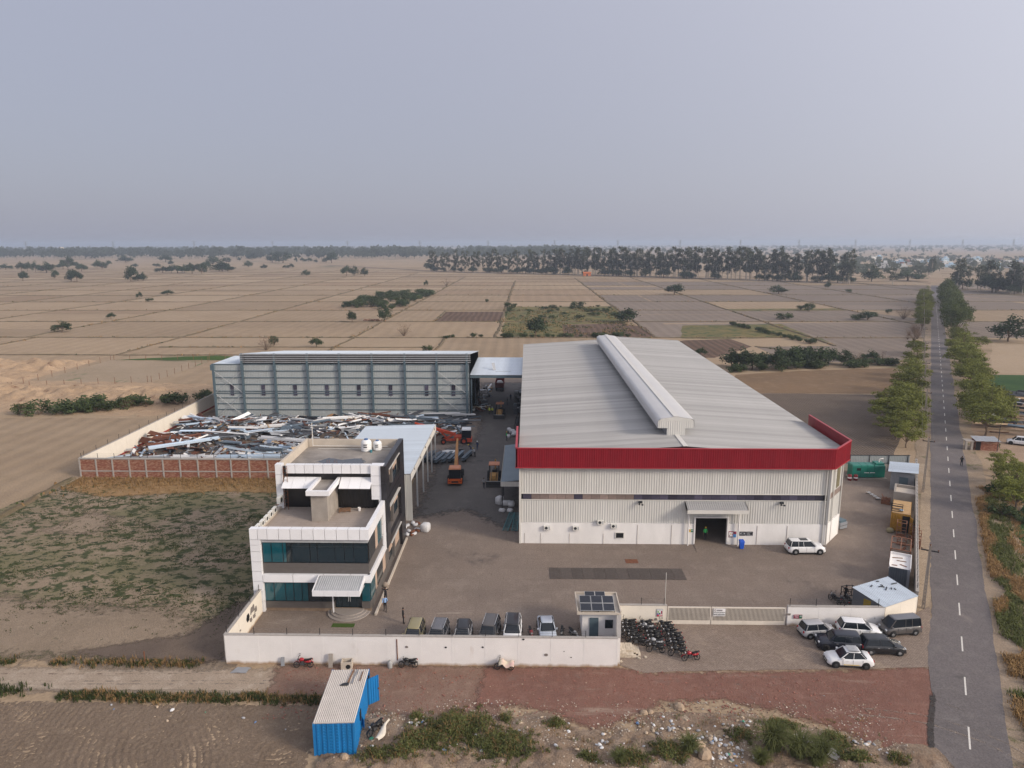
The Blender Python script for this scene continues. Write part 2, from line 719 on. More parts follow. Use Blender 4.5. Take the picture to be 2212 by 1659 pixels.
plots += [((-66, -12, 266, 320.5), m_plot[0]), ((-66, -43, 321.5, 376), m_plot[1]), ((48, 106, 266, 310), None),
          ((-187, -128, 214, 265), m_plot[0]), ((-250, -187, 214, 265), m_plot[1]), ((-127, -32, 223, 240), m_plot[0]), ((-127, -32, 240.5, 265), m_plot[2]), ((-30.5, 46, 185, 265), m_plot[1]),
          ((-68, -32, 165, 222), m_plot[0]), ((-310, -129, 60, 140), m_plot[0]), ((-128, -69, 60, 140), m_plot[1])]
for n_, (p, m) in enumerate(plots):
    if m is None or (p[0] > -45 and p[1] < -10 and 320 < p[2] < 330):
        continue
    g_ = .45
    sheet('field_plot', ragged(rect(p[0] + g_, p[1] - g_, p[2] + g_, p[3] - g_), 6, .35, n_, .08) if p[2] < 420 else rect(p[0] + .6, p[1] - .6, p[2] + .6, p[3] - .6), .012, m)
sheet('ploughed_plot', ragged(rect(-42.5, -12.5, 321.3, 370.5), 5, .5, 2, .1), .016, m_ploughed)
sheet('ploughed_plot', ragged([(57, 259), (75, 263.5), (77, 243), (58, 219), (50, 219), (50, 250)], 3, .4, 5, .1), .016, m_ploughed)
sheet('ploughed_plot', ragged([(15, 309), (41, 315), (50, 300), (48, 268), (14, 268.5)], 3, .4, 6, .1), .016, m_ploughed)
m_scrub = ground_mat('scrub grass ground', ((.17, .14, .055), (.12, .115, .05), (.24, .17, .09)), .06, .35, 4, .8, spots=[((.06, .085, .035), .22, .50, .62), ((.28, .16, .085), .07, .60, .70)])
sheet('scrub_ground', ragged([(-9.8, 268.4), (-12.5, 398), (49, 402), (44, 316), (15, 310), (13.6, 268.5)], 3, 1.0, 8, .07), .014, m_scrub)
sheet('scrub_ground', ragged([(57, 264.5), (67, 307), (111, 313), (108, 267), (69, 263)], 3, .9, 9, .07), .014, m_scrub)
sheet('scrub_ground', ragged([(106.5, 385), (168, 388), (168, 376), (106.5, 372)], 3, .8, 12, .07), .0155, m_scrub)
sheet('field_plot', ragged([(112, 308), (165, 308), (120, 222), (108, 210), (78, 212), (78, 243), (107, 245), (110, 271)], 3, .5, 10, .1), .013, m_plot[4])
sheet('field_plot', ragged([(106.5, 371), (168, 375), (186, 326), (110, 319)], 3, .5, 11, .1), .013, m_plot[4])
sheet('dirt_path', ragged([(60, 312), (186, 323), (186, 325), (60, 315.5)], 3, .5, 14, .1), .018, m_plot[2])

# dry bunds between the plots
bl = []
for x in COLX:
    y0 = 223 if -190 < x < -60 else 266
    if x > 100:
        y0 = max(312, (x - 30.63) / .55065 + 43.76 + 8) if x > 107 else 245
    bl.append(((x, y0), (x, min(1000, 420 + abs(x) * 1.6 + 240))))
for y in ROWY:
    half = 140 + y * .8
    bl.append(((-half, y), (min(half, road_x(y) - 6), y)))
    if y > 300:
        bl.append(((road_x(y) + 8, y), (half, y)))
bl += [((-187, 223), (-32, 222.5)), ((-127, 240.2), (-32, 240.2)), ((-31, 183), (-31, 265)), ((-12, 266), (46, 266)), ((-68.8, 60), (-68.8, 102)), ((-187, 214), (-187, 266)), ((-42.7, 321), (-42.7, 371)), ((106.5, 212), (78, 243))]
for n_, (a, b) in enumerate(bl):
    a, b = Vector(a), Vector(b)
    d = b - a
    L_ = d.length
    if L_ < 5:
        continue
    d.normalize()
    nn = Vector((-d.y, d.x))
    mb = MB()
    st = 2.0 if a.y < 330 else 5.0
    k = int(L_ / st)
    ring = []
    for i in range(k + 1):
        p = a + d * (L_ * i / k)
        p += nn * (.9 * noise.noise((p.x * .035, p.y * .035, n_)) + .35 * noise.noise((p.x * .3, p.y * .3, n_)))
        wd = .45 + .5 * max(0, noise.noise((p.x * .13, p.y * .13, n_ + 5)) + .3) + (p.y > 400) * .25
        hh = .22 + .25 * abs(noise.noise((p.x * .4, p.y * .4, 2)))
        ring.append([(p.x + nn.x * wd, p.y + nn.y * wd, .0), (p.x + nn.x * wd * .4, p.y + nn.y * wd * .4, hh), (p.x - nn.x * wd * .4, p.y - nn.y * wd * .4, hh), (p.x - nn.x * wd, p.y - nn.y * wd, .0)])
    mb.loft(ring, caps=False, closed=False)
    T(mb.build('field_bund', m_bund), kind='structure')

# left of the compound: bank, fenced field, mounds
m_sand = ground_mat('sandy bank', ((.42, .30, .195), (.36, .255, .165), (.30, .21, .14)), .12, .6, 5, .9, spots=[((.20, .12, .075), .25, .58, .68)])


def bank_h(x, y):
    c = 146 + (x + 90) * -.12
    t = (y - c) / 14
    e = max(0, min(1, (x + 170) / 15)) * max(0, min(1, (-72 - x) / 8))
    return e * (max(0, math.exp(-((t - 1.0) * 1.6) ** 2)) * (1.3 + 1.2 * noise.noise((x * .3, y * .35, 1)) + .8 * noise.noise((x * .7, y * .8, 4)))) - .03


relief('earth_bank', -170, -71, 140, 180, .6, bank_h, m_sand)


def mound_h(x, y):
    e = max(0, min(1, (x + 228) / 8, (-131 - x) / 4, (y - 170) / 4, (212 - y) / 3))
    return e * max(0, .8 + 1.6 * noise.noise((x * .2, y * .28, 7)) + .8 * noise.noise((x * .5, y * .5, 9))) - .03


relief('earth_mounds', -230, -129, 168, 214, .8, mound_h, m_sand)
m_greenfield = ground_mat('patchy crop field', ((.33, .255, .18), (.29, .225, .155), (.36, .28, .20)), .05, .4, 6, .4, spots=[((.085, .125, .045), .055, .55, .63, (1, .5, 1))])
sheet('crop_field', ragged([(-127.5, 170), (-97.5, 178), (-96.5, 210), (-128, 212.5)], 3, .4, 21, .1), .016, m_greenfield)
sheet('field_plot', ragged([(-96.5, 176), (-70, 165), (-70, 211), (-96, 211)], 3, .4, 22, .1), .013, m_plot[0])
m_lush = ground_mat('lush green crop', ((.05, .09, .022), (.065, .11, .03), (.04, .07, .02)), .2, 1.2, 14, .9)
sheet('green_crop', ragged([(-127.5, 212.8), (-91, 213), (-88, 219), (-99, 222), (-118, 217)], 2, .5, 23, .1), .03, m_lush)

# right of the warehouse
m_stubble = ground_mat('stubble field', ((.21, .138, .082), (.175, .118, .073), (.26, .18, .112)), .05, .4, 6, .6, furrow=('Y', .22, .14, 3))
sheet('stubble_field', ragged([(47, 166.5), (92, 165), (104, 201), (75, 196), (56, 190)], 3, .5, 31, .1), .02, m_stubble)
m_furrow = ground_mat('furrowed field', ((.155, .122, .098), (.135, .107, .086), (.18, .142, .113)), .05, .5, 6, .9, furrow=('X', .55, .30, 4))
sheet('furrowed_field', ragged([(39, 112), (59, 112), (92, 164.5), (42, 166)], 3, .5, 32, .1), .02, m_furrow)
# east of the road
m_crop = ground_mat('green crop field', ((.035, .075, .026), (.05, .095, .03), (.03, .06, .024)), .12, .8, 10, .9, spots=[((.10, .11, .05), .3, .62, .74)])
sheet('green_field', ragged([(118, 191), (190, 187), (190, 120), (114, 155), (110, 168)], 3, .5, 33, .1), .02, m_crop)
sheet('green_field', ragged([(74.5, 102.5), (110, 101), (110, 30), (42, 30), (44.5, 46), (49, 60), (60, 83)], 2, .6, 34, .1), .02, m_crop)
m_tan = ground_mat('tan earth', ((.33, .235, .165), (.28, .2, .14), (.38, .28, .2)), .06, .5, 6, .7)
sheet('earth_lot', ragged([(76, 104), (150, 104), (150, 150), (112, 156), (102, 165), (92, 160), (78, 128)], 2, .6, 35, .1), .016, m_tan)
sheet('field_plot', ragged([(126, 193), (215, 192), (230, 250), (162, 250)], 3, .6, 36, .1), .016, m_plot[2])

# the weedy lot left of the office
m_lot = ground_mat('weedy lot', ((.265, .203, .143), (.225, .173, .122), (.31, .24, .17)), .08, .6, 8, .6,
                   spots=[((.17, .15, .085), .09, .42, .62), ((.062, .070, .032), .75, .50, .57, (.75, 1.0, 1)), ((.036, .046, .022), 1.1, .54, .61, (.7, 1.0, 1)), ((.30, .235, .17), .13, .60, .68)])
sheet('weedy_lot', ragged([(-68.3, 102.2), (-26.4, 102.2), (-26.6, 54.5), (-70, 54.5), (-72, 85)], 1, .5, 41, .2), .014, m_lot)
m_bare = ground_mat('bare lot soil', ((.27, .208, .15), (.23, .178, .128), (.31, .243, .178)), .15, 1.0, 9, .8, spots=[((.12, .10, .065), .5, .60, .68)])
soft_sheet('bare_soil', [(-70, 54.8), (-27, 54.8), (-28.5, 59), (-36, 63.5), (-46, 63), (-58, 67), (-72, 66)], .018, m_bare, 4.5, 1.0)
soft_sheet('bare_soil', [(-60, 82), (-54, 81), (-53, 86), (-58, 88.5)], .0185, m_bare, 3.0, 1.0)
m_drygrass = ground_mat('dry grass strip', ((.30, .185, .09), (.25, .16, .075), (.36, .245, .13)), .15, .9, 10, .8)
soft_sheet('dry_grass_strip', [(-68, 102), (-27, 102), (-28, 95.5), (-45, 96.5), (-60, 94), (-68, 97.5)], .02, m_drygrass, 1.6)
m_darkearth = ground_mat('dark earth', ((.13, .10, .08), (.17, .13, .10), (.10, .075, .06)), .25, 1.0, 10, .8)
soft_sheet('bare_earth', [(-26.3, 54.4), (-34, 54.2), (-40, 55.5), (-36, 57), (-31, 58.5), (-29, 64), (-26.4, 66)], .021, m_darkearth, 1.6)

# dirt track and the rough ground before it
m_red = ground_mat('red gravel track', ((0.228, 0.119, 0.090), (0.194, 0.103, 0.080), (0.267, 0.159, 0.125)), .15, 1.1, 12, .8,
                   spots=[((.33, .245, .19), .28, .57, .72, (.25, 1.6, 1)), ((.20, .125, .10), .6, .58, .7)])
m_redbrown = ground_mat('brown gravel track', ((0.230, 0.149, 0.113), (0.207, 0.131, 0.099), (0.279, 0.194, 0.149)), .15, .9, 12, .8)
m_paletrack = ground_mat('pale stone dust track', ((.36, .29, .225), (.31, .245, .185), (.44, .365, .29)), .12, .7, 9, .6, spots=[((.21, .165, .125), .5, .54, .66, (.07, 1.5, 1)), ((.47, .40, .325), .4, .58, .7, (.06, 1.6, 1))])
soft_sheet('dirt_track', [(-75, 50.4), (-75, 53.6), (-45, 53.2), (-32, 53.0), (-21, 53.4), (-17, 52.5), (-20, 49.7), (-31, 50.0), (-44, 50.0)], .026, m_paletrack, 1.3)
soft_sheet('dirt_track', [(-21, 54.1), (-2, 54.1), (-2, 46.2), (-9, 47.5), (-14, 48.6), (-20.5, 49.6)], .032, m_redbrown, 1.3)
soft_sheet('dirt_track', [(-3.5, 54.1), (7.7, 54.15), (9.7, 53.3), (16.3, 53.6), (28, 54.1), (34, 54.7), (33.4, 53), (28.2, 43.6), (26.2, 43.2), (23, 46.6), (19, 48.7), (15, 50.0), (10.8, 49.7), (7, 47.2), (5, 46.2), (2, 48.3), (-1, 49.0), (-4, 48.6)], .038, m_red, 1.3)
m_clod = ground_mat('cloddy field', ((0.205, 0.154, 0.113), (0.176, 0.131, 0.095), (0.246, 0.189, 0.139)), .15, 1.2, 11, .9)


def clod_h(x, y):
    e = max(0, min(1, (49.0 - y) / .8, (-14.6 - x) / 1.5))
    d = math.hypot(x + 18, y - 48)
    d2 = math.hypot(x + 33, y - 38)
    a = .045 * math.sin(d * 13) * max(0, noise.noise((x * .12, y * .12, 1)) + .35)
    a += .045 * math.sin(d2 * 14) * max(0, noise.noise((x * .2, y * .15, 11)) + .02) * 1.6
    return e * (.05 + a + .05 * noise.noise((x * .5, y * .5, 2)) + .10 * max(0, noise.noise((x * 3.4, y * 3.4, 3))) + .05 * noise.noise((x * 6, y * 6, 5))) - .02


relief('cloddy_field', -46, -14, 41, 50, .1, clod_h, m_clod)
m_rough = ground_mat('rough earth', ((0.264, 0.196, 0.140), (0.216, 0.156, 0.112), (0.320, 0.248, 0.188)), .18, .9, 8, .9, spots=[((.19, .13, .09), .4, .54, .66), ((.46, .38, .30), .55, .60, .70), ((.13, .105, .07), 1.1, .60, .68)])


def rough_h(x, y):
    top = 48.6 + .8 * noise.noise((x * .2, 0, 3)) - max(0, (x - 16)) * .28 - 1.8 * math.exp(-((x - 5) / 3) ** 2)
    e = max(0, min(1, (top - y) / 1.6))
    return e * (.12 + .42 * max(-.1, noise.noise((x * .33, y * .4, 5)) + .12) + .24 * noise.noise((x * 1.1, y * 1.1, 6)) + .09 * noise.noise((x * 3, y * 3, 8))) - .02


relief('rough_ground', -14.3, 29, 39, 50.2, .16, rough_h, m_rough)

# compound floors
m_conc = ground_mat('yard concrete', ((.222, .178, .147), (.19, .153, .128), (.255, .21, .175)), .07, .5, 7, .25, rough=.85, bricks=(.1, .003, .3),
                    spots=[((.12, .10, .09), .09, .60, .72), ((.31, .26, .22), .5, .64, .76, (.2, 1, 1))])
sheet('yard_floor', [(-26.2, 54.35), (7.75, 54.35), (8.4, 61.1), (33, 61.2), (37.1, 63.4), (60.2, 106.9), (59.5, 112), (38.5, 112), (38.5, 184), (-13, 184), (-13, 150), (-17, 142), (-17, 84), (-26.2, 84)], .02, m_conc)
m_scrapground = ground_mat('oily scrap earth', ((.10, .08, .065), (.15, .115, .09), (.07, .055, .05)), .1, .7, 6, .7, spots=[((.27, .14, .06), .12, .60, .7)])
sheet('scrap_yard_floor', ragged([(-68, 103), (-17, 103), (-17, 142), (-12, 150), (-12, 140), (-63, 141), (-67.6, 160)], 1.5, .2, 61, .2), .024, m_scrapground)
m_pav = ground_mat('interlocking pavers', ((.30, .24, .195), (.265, .21, .17), (.34, .275, .225)), .12, .8, 8, .35, bricks=(2.2, .035), spots=[((.40, .325, .25), .14, .55, .68)])
_edge = [(7.75, 54.45)] + [p for p in ragged([(7.75, 54.45), (9.7, 53.4), (16.3, 53.8), (28.1, 54.25), (34.4, 54.7), (36.3, 58.6), (39.4, 64.9), (39.4, 65.0)], .4, .12, 62, .5) if p[0] > 7.9 and (p[1] < 58 or p[0] > 35.5) and (p[1] < 64.6)]
while _edge[-1][0] < 38.5:
    _edge.pop()
_edge = [p for i, p in enumerate(_edge) if i == 0 or p[0] > _edge[i - 1][0] - .3]
m_alley = ground_mat('oily alley concrete', ((.115, .105, .098), (.095, .088, .084), (.14, .128, .118)), .08, .5, 7, .25, rough=.7, spots=[((.06, .056, .055), .12, .60, .7)])  # darker and greyer than the yard concrete, with scattered darker spots
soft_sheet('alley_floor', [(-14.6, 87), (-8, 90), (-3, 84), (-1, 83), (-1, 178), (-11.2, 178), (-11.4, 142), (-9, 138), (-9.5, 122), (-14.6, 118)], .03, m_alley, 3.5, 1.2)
sheet('forecourt_paving', _edge + [(39.3, 64.8), (37.25, 63.5), (33.1, 61.1), (8.4, 61.1)], .044, m_pav)
m_verge = ground_mat('sandy paved verge', ((.40, .32, .23), (.36, .285, .205), (.45, .365, .27)), .12, .8, 8, .35, bricks=(1.5, .02))
sheet('paved_verge', [(37.35, 63.6), (39.4, 65.0), (43.2, 70.8), (47.6, 79), (54, 90.4), (59.5, 101), (64, 111), (62.3, 111.5), (57, 99.2)], .042, m_verge)

# road
rd = Vector((.4819, .8762))
rp = Vector((rd.y, -rd.x))
rc = Vector((30.63, 43.76))


def rpt(t, s):
    p = rc + rd * t + rp * s
    return (p.x, p.y)


m_asph = ground_mat('worn asphalt', ((.15, .133, .130), (.132, .118, .115), (.175, .157, .15)), .06, .8, 9, .25, rough=.85, spots=[((.22, .192, .175), .25, .58, .74, (1, .4, 1)), ((.105, .095, .092), .18, .64, .72)])
m_shoulder = ground_mat('dusty shoulder', ((.29, .225, .165), (.25, .19, .135), (.34, .27, .2)), .15, .8, 10, .5, spots=[((.13, .12, .06), .25, .55, .66)])
le, re, ls, rs = [], [], [], []
t = -14.0
while t < 640:
    st = .5 if t < 60 else (2 if t < 200 else 8)
    a = .35 * noise.noise((t * .11, 1, 0)) + .13 * noise.noise((t * .8, 1, 5))
    b = .30 * noise.noise((t * .11, 9, 0)) + .10 * noise.noise((t * .8, 9, 5))
    le.append(rpt(t, -2.45 + (a if t > 6 else a * 1.4)))
    re.append(rpt(t, 2.45 + b))
    ls.append(rpt(t, -4.6 + a * 2))
    rs.append(rpt(t, 4.6 + b * 2.5))
    t += st
sheet('road_shoulder', ls + rs[::-1], .034, m_shoulder)
road = sheet('road', le + re[::-1], .055, m_asph)
m_line = M('worn white road paint', (.62, .59, .54), .7, .2, 4)
t0 = (Vector((32.45, 47.1)) - rc).dot(rd) - 14.1
dm = MB()
dm.box(-.06, .06, -1.37, 1.37, 0, .006)
dme = dm.mesh('lane_marking', m_line)
for k in range(60):
    tt = t0 + 7.05 * k + (-1.4)
    if tt < -13:
        continue
    p = rpt(tt, 0)
    inst('lane_marking', dme, road, (p[0], p[1], .057), (0, 0, -math.atan2(rd.x, rd.y)))
# far canal road along the tall trees
m_far = ground_mat('far road bank', ((.16, .12, .09), (.13, .105, .075), (.2, .15, .11)), .02, .2, 3, .4)
fr = [G(700, 573), G(1000, 590), G(1200, 593), G(1500, 601), G(1850, 613), G(2020, 622), G(2212, 641), G(2400, 660)]
fo = [(p.x, p.y) for p in fr]
sheet('canal_bank', fo + [(p[0] + 6, p[1] + 14) for p in fo[::-1]], .05, m_far)

# streaks of dust and wear on the road, the track and the yard
m_dust = ground_mat('dust streak', ((.30, .245, .20), (.27, .22, .18), (.34, .28, .23)), .3, 1.5, 12, .2)
m_wear = ground_mat('dark tyre wear', ((.10, .088, .08), (.085, .075, .07), (.12, .105, .095)), .3, 1.5, 12, .2)
m_crumb = ground_mat('crumbled road edge', ((.075, .065, .06), (.055, .05, .048), (.11, .095, .085)), .3, 1.5, 12, .6)
ribbon('road_dust', [(24, 48.5), (29, 47.6), (31.5, 46.2), (33.2, 44.6), (34.5, 42)], .35, .0615, m_dust)
ribbon('road_dust', [(24, 49.3), (29.5, 48.4), (32, 47.2), (34, 45.4), (35.2, 43)], .3, .0615, m_dust)
ribbon('road_dust', [(28, 51.5), (31.5, 50.2), (33.6, 48.5), (35.0, 46.2), (35.6, 44)], .25, .0615, m_dust, .35)
ribbon('road_crumble', [rpt(t_, -2.35 + .25 * noise.noise((t_ * .6, 0, 0))) for t_ in range(-8, 9, 2)], .7, .0635, m_crumb, .6)
for k_, (a_, b_) in enumerate((((10, 51.8), (29, 51.0)), ((12, 52.6), (28, 52.4)), ((14, 50.9), (30, 49.6)), ((-6, 51.6), (8, 51.4)), ((-8, 50.2), (5, 49.8)))):
    ribbon('track_rut', [a_, ((a_[0] + b_[0]) / 2, (a_[1] + b_[1]) / 2 + .5), b_], .4, .046 if k_ < 3 else .044, m_dust, .32)
for y_ in (51.3, 52.3, 50.9):
    ribbon('track_rut', [(-60, y_ + .3), (-45, y_), (-32, y_ + .2), (-20, y_ + .5)], .35, .031, m_redbrown if y_ > 52 else m_dust, .4)
for pts_ in ([(16, 62.5), (19, 65.5), (22, 70), (29, 74)], [(18, 62.5), (20.5, 66), (24, 69.5), (31, 72)], [(-9, 62), (-4, 68), (-5, 78), (-7, 86)], [(-7, 62), (-2.5, 68), (-3.5, 78), (-6, 86)], [(-12, 72), (-9, 80), (-9, 90), (-10, 97)]):
    ribbon('yard_tyre_mark', pts_, .3, .034, m_wear, .3)
for pts_ in ([(2, 66), (10, 67), (20, 66.5), (30, 68)], [(20, 64), (22, 68), (25, 70.5), (30, 71.6)], [(-2, 61), (-1, 66), (1, 76)], [(38, 84), (43, 92), (47, 100)], [(40, 84), (44.5, 91), (48.5, 98)]):
    ribbon('yard_tyre_mark', pts_, .35, .035, m_dust, .25)
# ------------------------------------------------------------------ buildings
m_clad = M('off white profiled steel', (.60, .59, .555), .5, .10, .9, spec=.35, stretch=(1.2, 1.2, .18))
m_roofsheet = M('weathered aluzinc roof sheet', (.37, .364, .357), .5, .10, .5, metal=.0, rand=.14, spec=.4, stretch=(.5, 6, 1))
m_white = M('white painted plaster', (.74, .72, .70), .85, .06, .8, bump=.15, bsc=12)
m_plinth = M('white plinth paint', (.75, .73, .71), .85, .09, .7, stretch=(1, 1, .4))
m_red = M('red profiled steel', (.23, .008, .017), .5, .2, 1.0, spec=.3, stretch=(1.5, 1.5, .25))
m_redcap = M('red ridge flashing', (.36, .028, .038), .4, .06, .5, spec=.4)
m_pane = M('tinted skylight pane', (.055, .05, .075), .25, .25, 2, rand=.5, spec=.5)
m_panebrown = M('brown tinted skylight pane', (.22, .17, .15), .35, .2, 2, rand=.25, spec=.5)
m_black = M('dark interior', (.012, .012, .013), .9, .1, 2)
m_galv = M('galvanised steel', (.42, .43, .44), .4, .12, 2, spec=.5)
m_flash = M('pale steel flashing', (.62, .60, .56), .45, .06, 1)
m_greybl = M('blue grey steel', (.085, .125, .15), .5, .15, 2, spec=.4)
m_shedclad = M('grey green shed cladding', (.35, .375, .375), .5, .08, .4, spec=.35, stretch=(1, 1, .3))
m_blueroof = M('pale blue roof sheet', (.50, .56, .62), .4, .08, .5, rand=.06, spec=.45, stretch=(.3, 3, 1))
m_concr = M('bare concrete', (.32, .285, .25), .9, .2, .9, bump=.3, bsc=14)
m_darkst = M('dark painted steel', (.03, .032, .036), .5, .2, 3)
m_blackroofwet = M('damp roof screed', (.20, .18, .16), .7, .3, .45, col2=(.33, .295, .255))
m_rust = M('rusty steel', (.16, .065, .035), .85, .35, 4, bump=.3)

# ---- warehouse
wh = thing('warehouse', 'huge grey-roofed warehouse with a bright red fascia and cream ribbed walls', 'warehouse', (18, 79.3, 0))


def P_(o):
    o.location = Vector(o.location) - Vector(o.parent.location)
    return o


def part(mb, name, mat, parent, smooth=False):
    o = mb.build(name, mat, parent, smooth)
    base = Vector(parent.location)
    q = parent.parent
    while q is not None:
        base += Vector(q.location)
        q = q.parent
    o.location = -base
    return o


ZE, ZR, XL, XR, XM = 10.75, 12.0, -1.0, 38.0, 18.2
for side in (0, 1):
    mb = MB()
    if side == 0:
        mb.corr((0, 0, 0), (0, 1.05, 0), (XM - XL, 0, ZR - ZE), (-.06, 0, 1), .2625, .06)
        n, org = 88, (XL, 79.4, ZE)
    else:
        mb.corr((0, 0, 0), (0, 1.05, 0), (XR - XM, 0, ZE - ZR), (.06, 0, 1), .2625, .06)
        n, org = 95, (XM, 79.4, ZR)
    me = mb.mesh('roof_sheet', m_roofsheet)
    for k in range(n):
        y = org[1] + k * 1.05
        o = inst('roof_sheet', me, wh, (org[0] - 18, y - 79.3, org[2]))
        if side == 1 and y < 82.8:
            o.scale.x = (35.1 + (y - 79.3) * .8 - XM) / (XR - XM)
mb = MB()
mb.beam((XM, 79.2, ZR + .06), (XM, 179, ZR + .06), .55, .05)
part(mb, 'ridge_flashing', m_flash, wh)
# ridge ventilator
rv = thing('ridge_vent', None, None, (0, 0, 0))
rv.parent = wh
prof = [(15.85, 12.87), (15.85, 13.7), (15.98, 13.95), (16.3, 14.08), (18.1, 14.32), (19.9, 14.08), (20.2, 13.95), (20.3, 13.7), (20.3, 12.87)]
mb = MB()
rings = []
y = 84.2
k = 0
while y < 163:
    o_ = .012 if k % 2 else -.012
    rings.append([(18.08 + (x - 18.08) * (1 + o_ * .5), y, z + o_) for x, z in prof])
    y += .33
    k += 1
mb.loft(rings, caps=False, closed=False)
part(mb, 'vent_cap', M('vent cap sheet', (.56, .55, .535), .4, .06, .3, spec=.45), rv, True)
mb = MB()
mb.beam((18.08, 84.3, 14.34), (18.08, 163, 14.34), .7, .04)
part(mb, 'cap_ridge', m_flash, rv)
mb = MB()
mb.corr((17.0, 84.26, 11.95), (2.2, 0, 0), (0, 0, .95), (0, -1, 0), .28, .03)
mb.corr((15.9, 84.24, 12.87), (4.36, 0, 0), (0, 0, .9), (0, -1, 0), .28, .03)
mb.add([(15.9, 84.24, 13.75), (20.26, 84.24, 13.75), (19.9, 84.24, 14.05), (18.1, 84.24, 14.3), (16.3, 84.24, 14.05)], [(0, 1, 2, 3, 4)])
part(mb, 'vent_end_wall', m_clad, rv)
mb = MB()
mb.box(17.0, 17.15, 84.3, 163, 11.9, 12.95)
mb.box(19.05, 19.2, 84.3, 163, 11.9, 12.95)
part(mb, 'vent_throat', m_galv, rv)
# fascia
FB, FT = 9.6, 11.9
fpts = [(-1.3, 88.5), (-1.3, 78.6), (35.2, 78.6), (38.5, 82.4), (38.5, 95.2)]
for a, b in zip(fpts, fpts[1:]):
    mb = MB()
    d = Vector((b[0] - a[0], b[1] - a[1], 0))
    nn = Vector((d.y, -d.x, 0)).normalized()
    mb.corr((a[0], a[1], FB), d, (0, 0, FT - FB), nn, .26, .04, t=.12)
    f = part(mb, 'red_fascia', m_red, wh)
    mb = MB()
    for zz in (FT + .02, FB - .02):
        mb.beam((a[0] - nn.x * .03, a[1] - nn.y * .03, zz), (b[0] - nn.x * .03, b[1] - nn.y * .03, zz), .24, .08)
    part(mb, 'fascia_trim', m_redcap, wh)
# walls
DX0, DX1, DZ = 19.75, 23.5, 3.35
mb = MB()
for (x0, x1, z0, z1) in ((-.8, 35.0, 6.2, 10.6), (-.8, DX0 - .1, 2.62, 5.5), (DX1 + .1, 35.0, 2.62, 5.5), (DX0 - .1, DX1 + .1, DZ, 5.5)):
    mb.corr((x0, 79.3, z0), (x1 - x0, 0, 0), (0, 0, z1 - z0), (0, -1, 0), .29, .04, t=.1)
part(mb, 'front_cladding', m_clad, wh)
mb = MB()
mb.box(-.85, DX0, 79.2, 79.5, 0, 2.6)
mb.box(DX1, 35.0, 79.2, 79.5, 0, 2.6)
part(mb, 'front_plinth', m_plinth, wh)
mb = MB()
mb.box(-.8, 35, 79.42, 79.5, 5.5, 6.2)
part(mb, 'window_backing', m_black, wh)
pm = [MB().box(0, .97, -.03, .03, 0, .66).mesh('window_pane', q) for q in (m_pane, m_panebrown)]
for k in range(35):
    brown = k < 13 and k not in (0, 6)
    inst('window_pane', pm[1 if brown else 0], wh, (-.5 + k * 1.0 - 18, .05, 5.52))
mb = MB()
mb.box(-.8, 35, 79.22, 79.4, 5.42, 5.5)
mb.box(-.8, 35, 79.22, 79.4, 6.19, 6.26)
part(mb, 'window_trim', m_flash, wh)
mb = MB()
mb.box(-.95, -.75, 79.12, 79.35, 0, 10.7)
part(mb, 'corner_trim', m_flash, wh)
part(MB().box(34.85, 35.1, 79.1, 79.4, 2.6, 10.6), 'corner_trim', m_flash, wh)
ch = (Vector((35.0, 79.3, 0)), Vector((37.9, 82.8, 0)))
cd = ch[1] - ch[0]
cn = Vector((cd.y, -cd.x, 0)).normalized()
mb = MB()
for z0, z1 in ((2.62, 5.5), (6.2, 10.6)):
    mb.corr((35.0, 79.3, z0), cd, (0, 0, z1 - z0), cn, .29, .04, t=.1)
part(mb, 'chamfer_cladding', m_clad, wh)
mb = MB()
mb.beam((35.0, 79.3, 1.3), (37.9, 82.8, 1.3), .3, 2.6)
part(mb, 'chamfer_plinth', m_plinth, wh)
mb = MB()
mb.beam((35.0, 79.3, 5.85), (37.9, 82.8, 5.85), .06, .68)
part(mb, 'chamfer_window', m_panebrown, wh)
mb = MB()
c0 = ch[0] + cd * .55 + cn * .06
c1 = ch[0] + cd * .8 + cn * .06
mb.beam((c0.x, c0.y, 8), (c1.x, c1.y, 8), .05, 3.2)
part(mb, 'louvre', M('olive louvre', (.16, .14, .085), .6, .2, 3), wh)
mb = MB()
mb.corr((37.9, 82.8, 2.6), (0, 96, 0), (0, 0, 8.1), (1, 0, 0), .32, .04, t=.1)
mb.box(37.8, 38.0, 82.8, 179, 0, 2.6)
part(mb, 'east_wall', m_clad, wh)
mb = MB()
mb.corr((-.8, 172, 0), (0, -92.6, 0), (0, 0, 10.7), (-1, 0, 0), .32, .04, t=.1)
part(mb, 'west_wall', m_clad, wh)
mb = MB()
mb.box(-.7, 37.8, 171.5, 171.7, 0, 10.7)
part(mb, 'rear_wall', m_clad, wh)
for x, y in ((35.05, 79.05), (36.0, 80.25), (37.95, 82.65), (34.6, 79.1)):
    part(MB().tube((x, y, .1), (x, y, 9.6), .07, .07, 8), 'downpipe', m_flash, wh)
mb = MB()
for x in (-.3, 1.6, 5.0, 9, 13, 17, 27, 30.5):
    mb.box(x - .02, x + .02, 79.16, 79.2, .0, 2.4 if x > 9 else 1.3)
part(mb, 'wall_conduit', M('stained conduit', (.45, .40, .35), .8, .2, 2), wh)
mb = MB()
mb.box(19.6, DX0 + .02, 79.1, 79.55, 0, DZ)
mb.box(DX1 - .02, 23.65, 79.1, 79.55, 0, DZ)
mb.box(19.6, 23.65, 79.1, 79.55, DZ, DZ + .12)
part(mb, 'door_frame', m_white, wh)
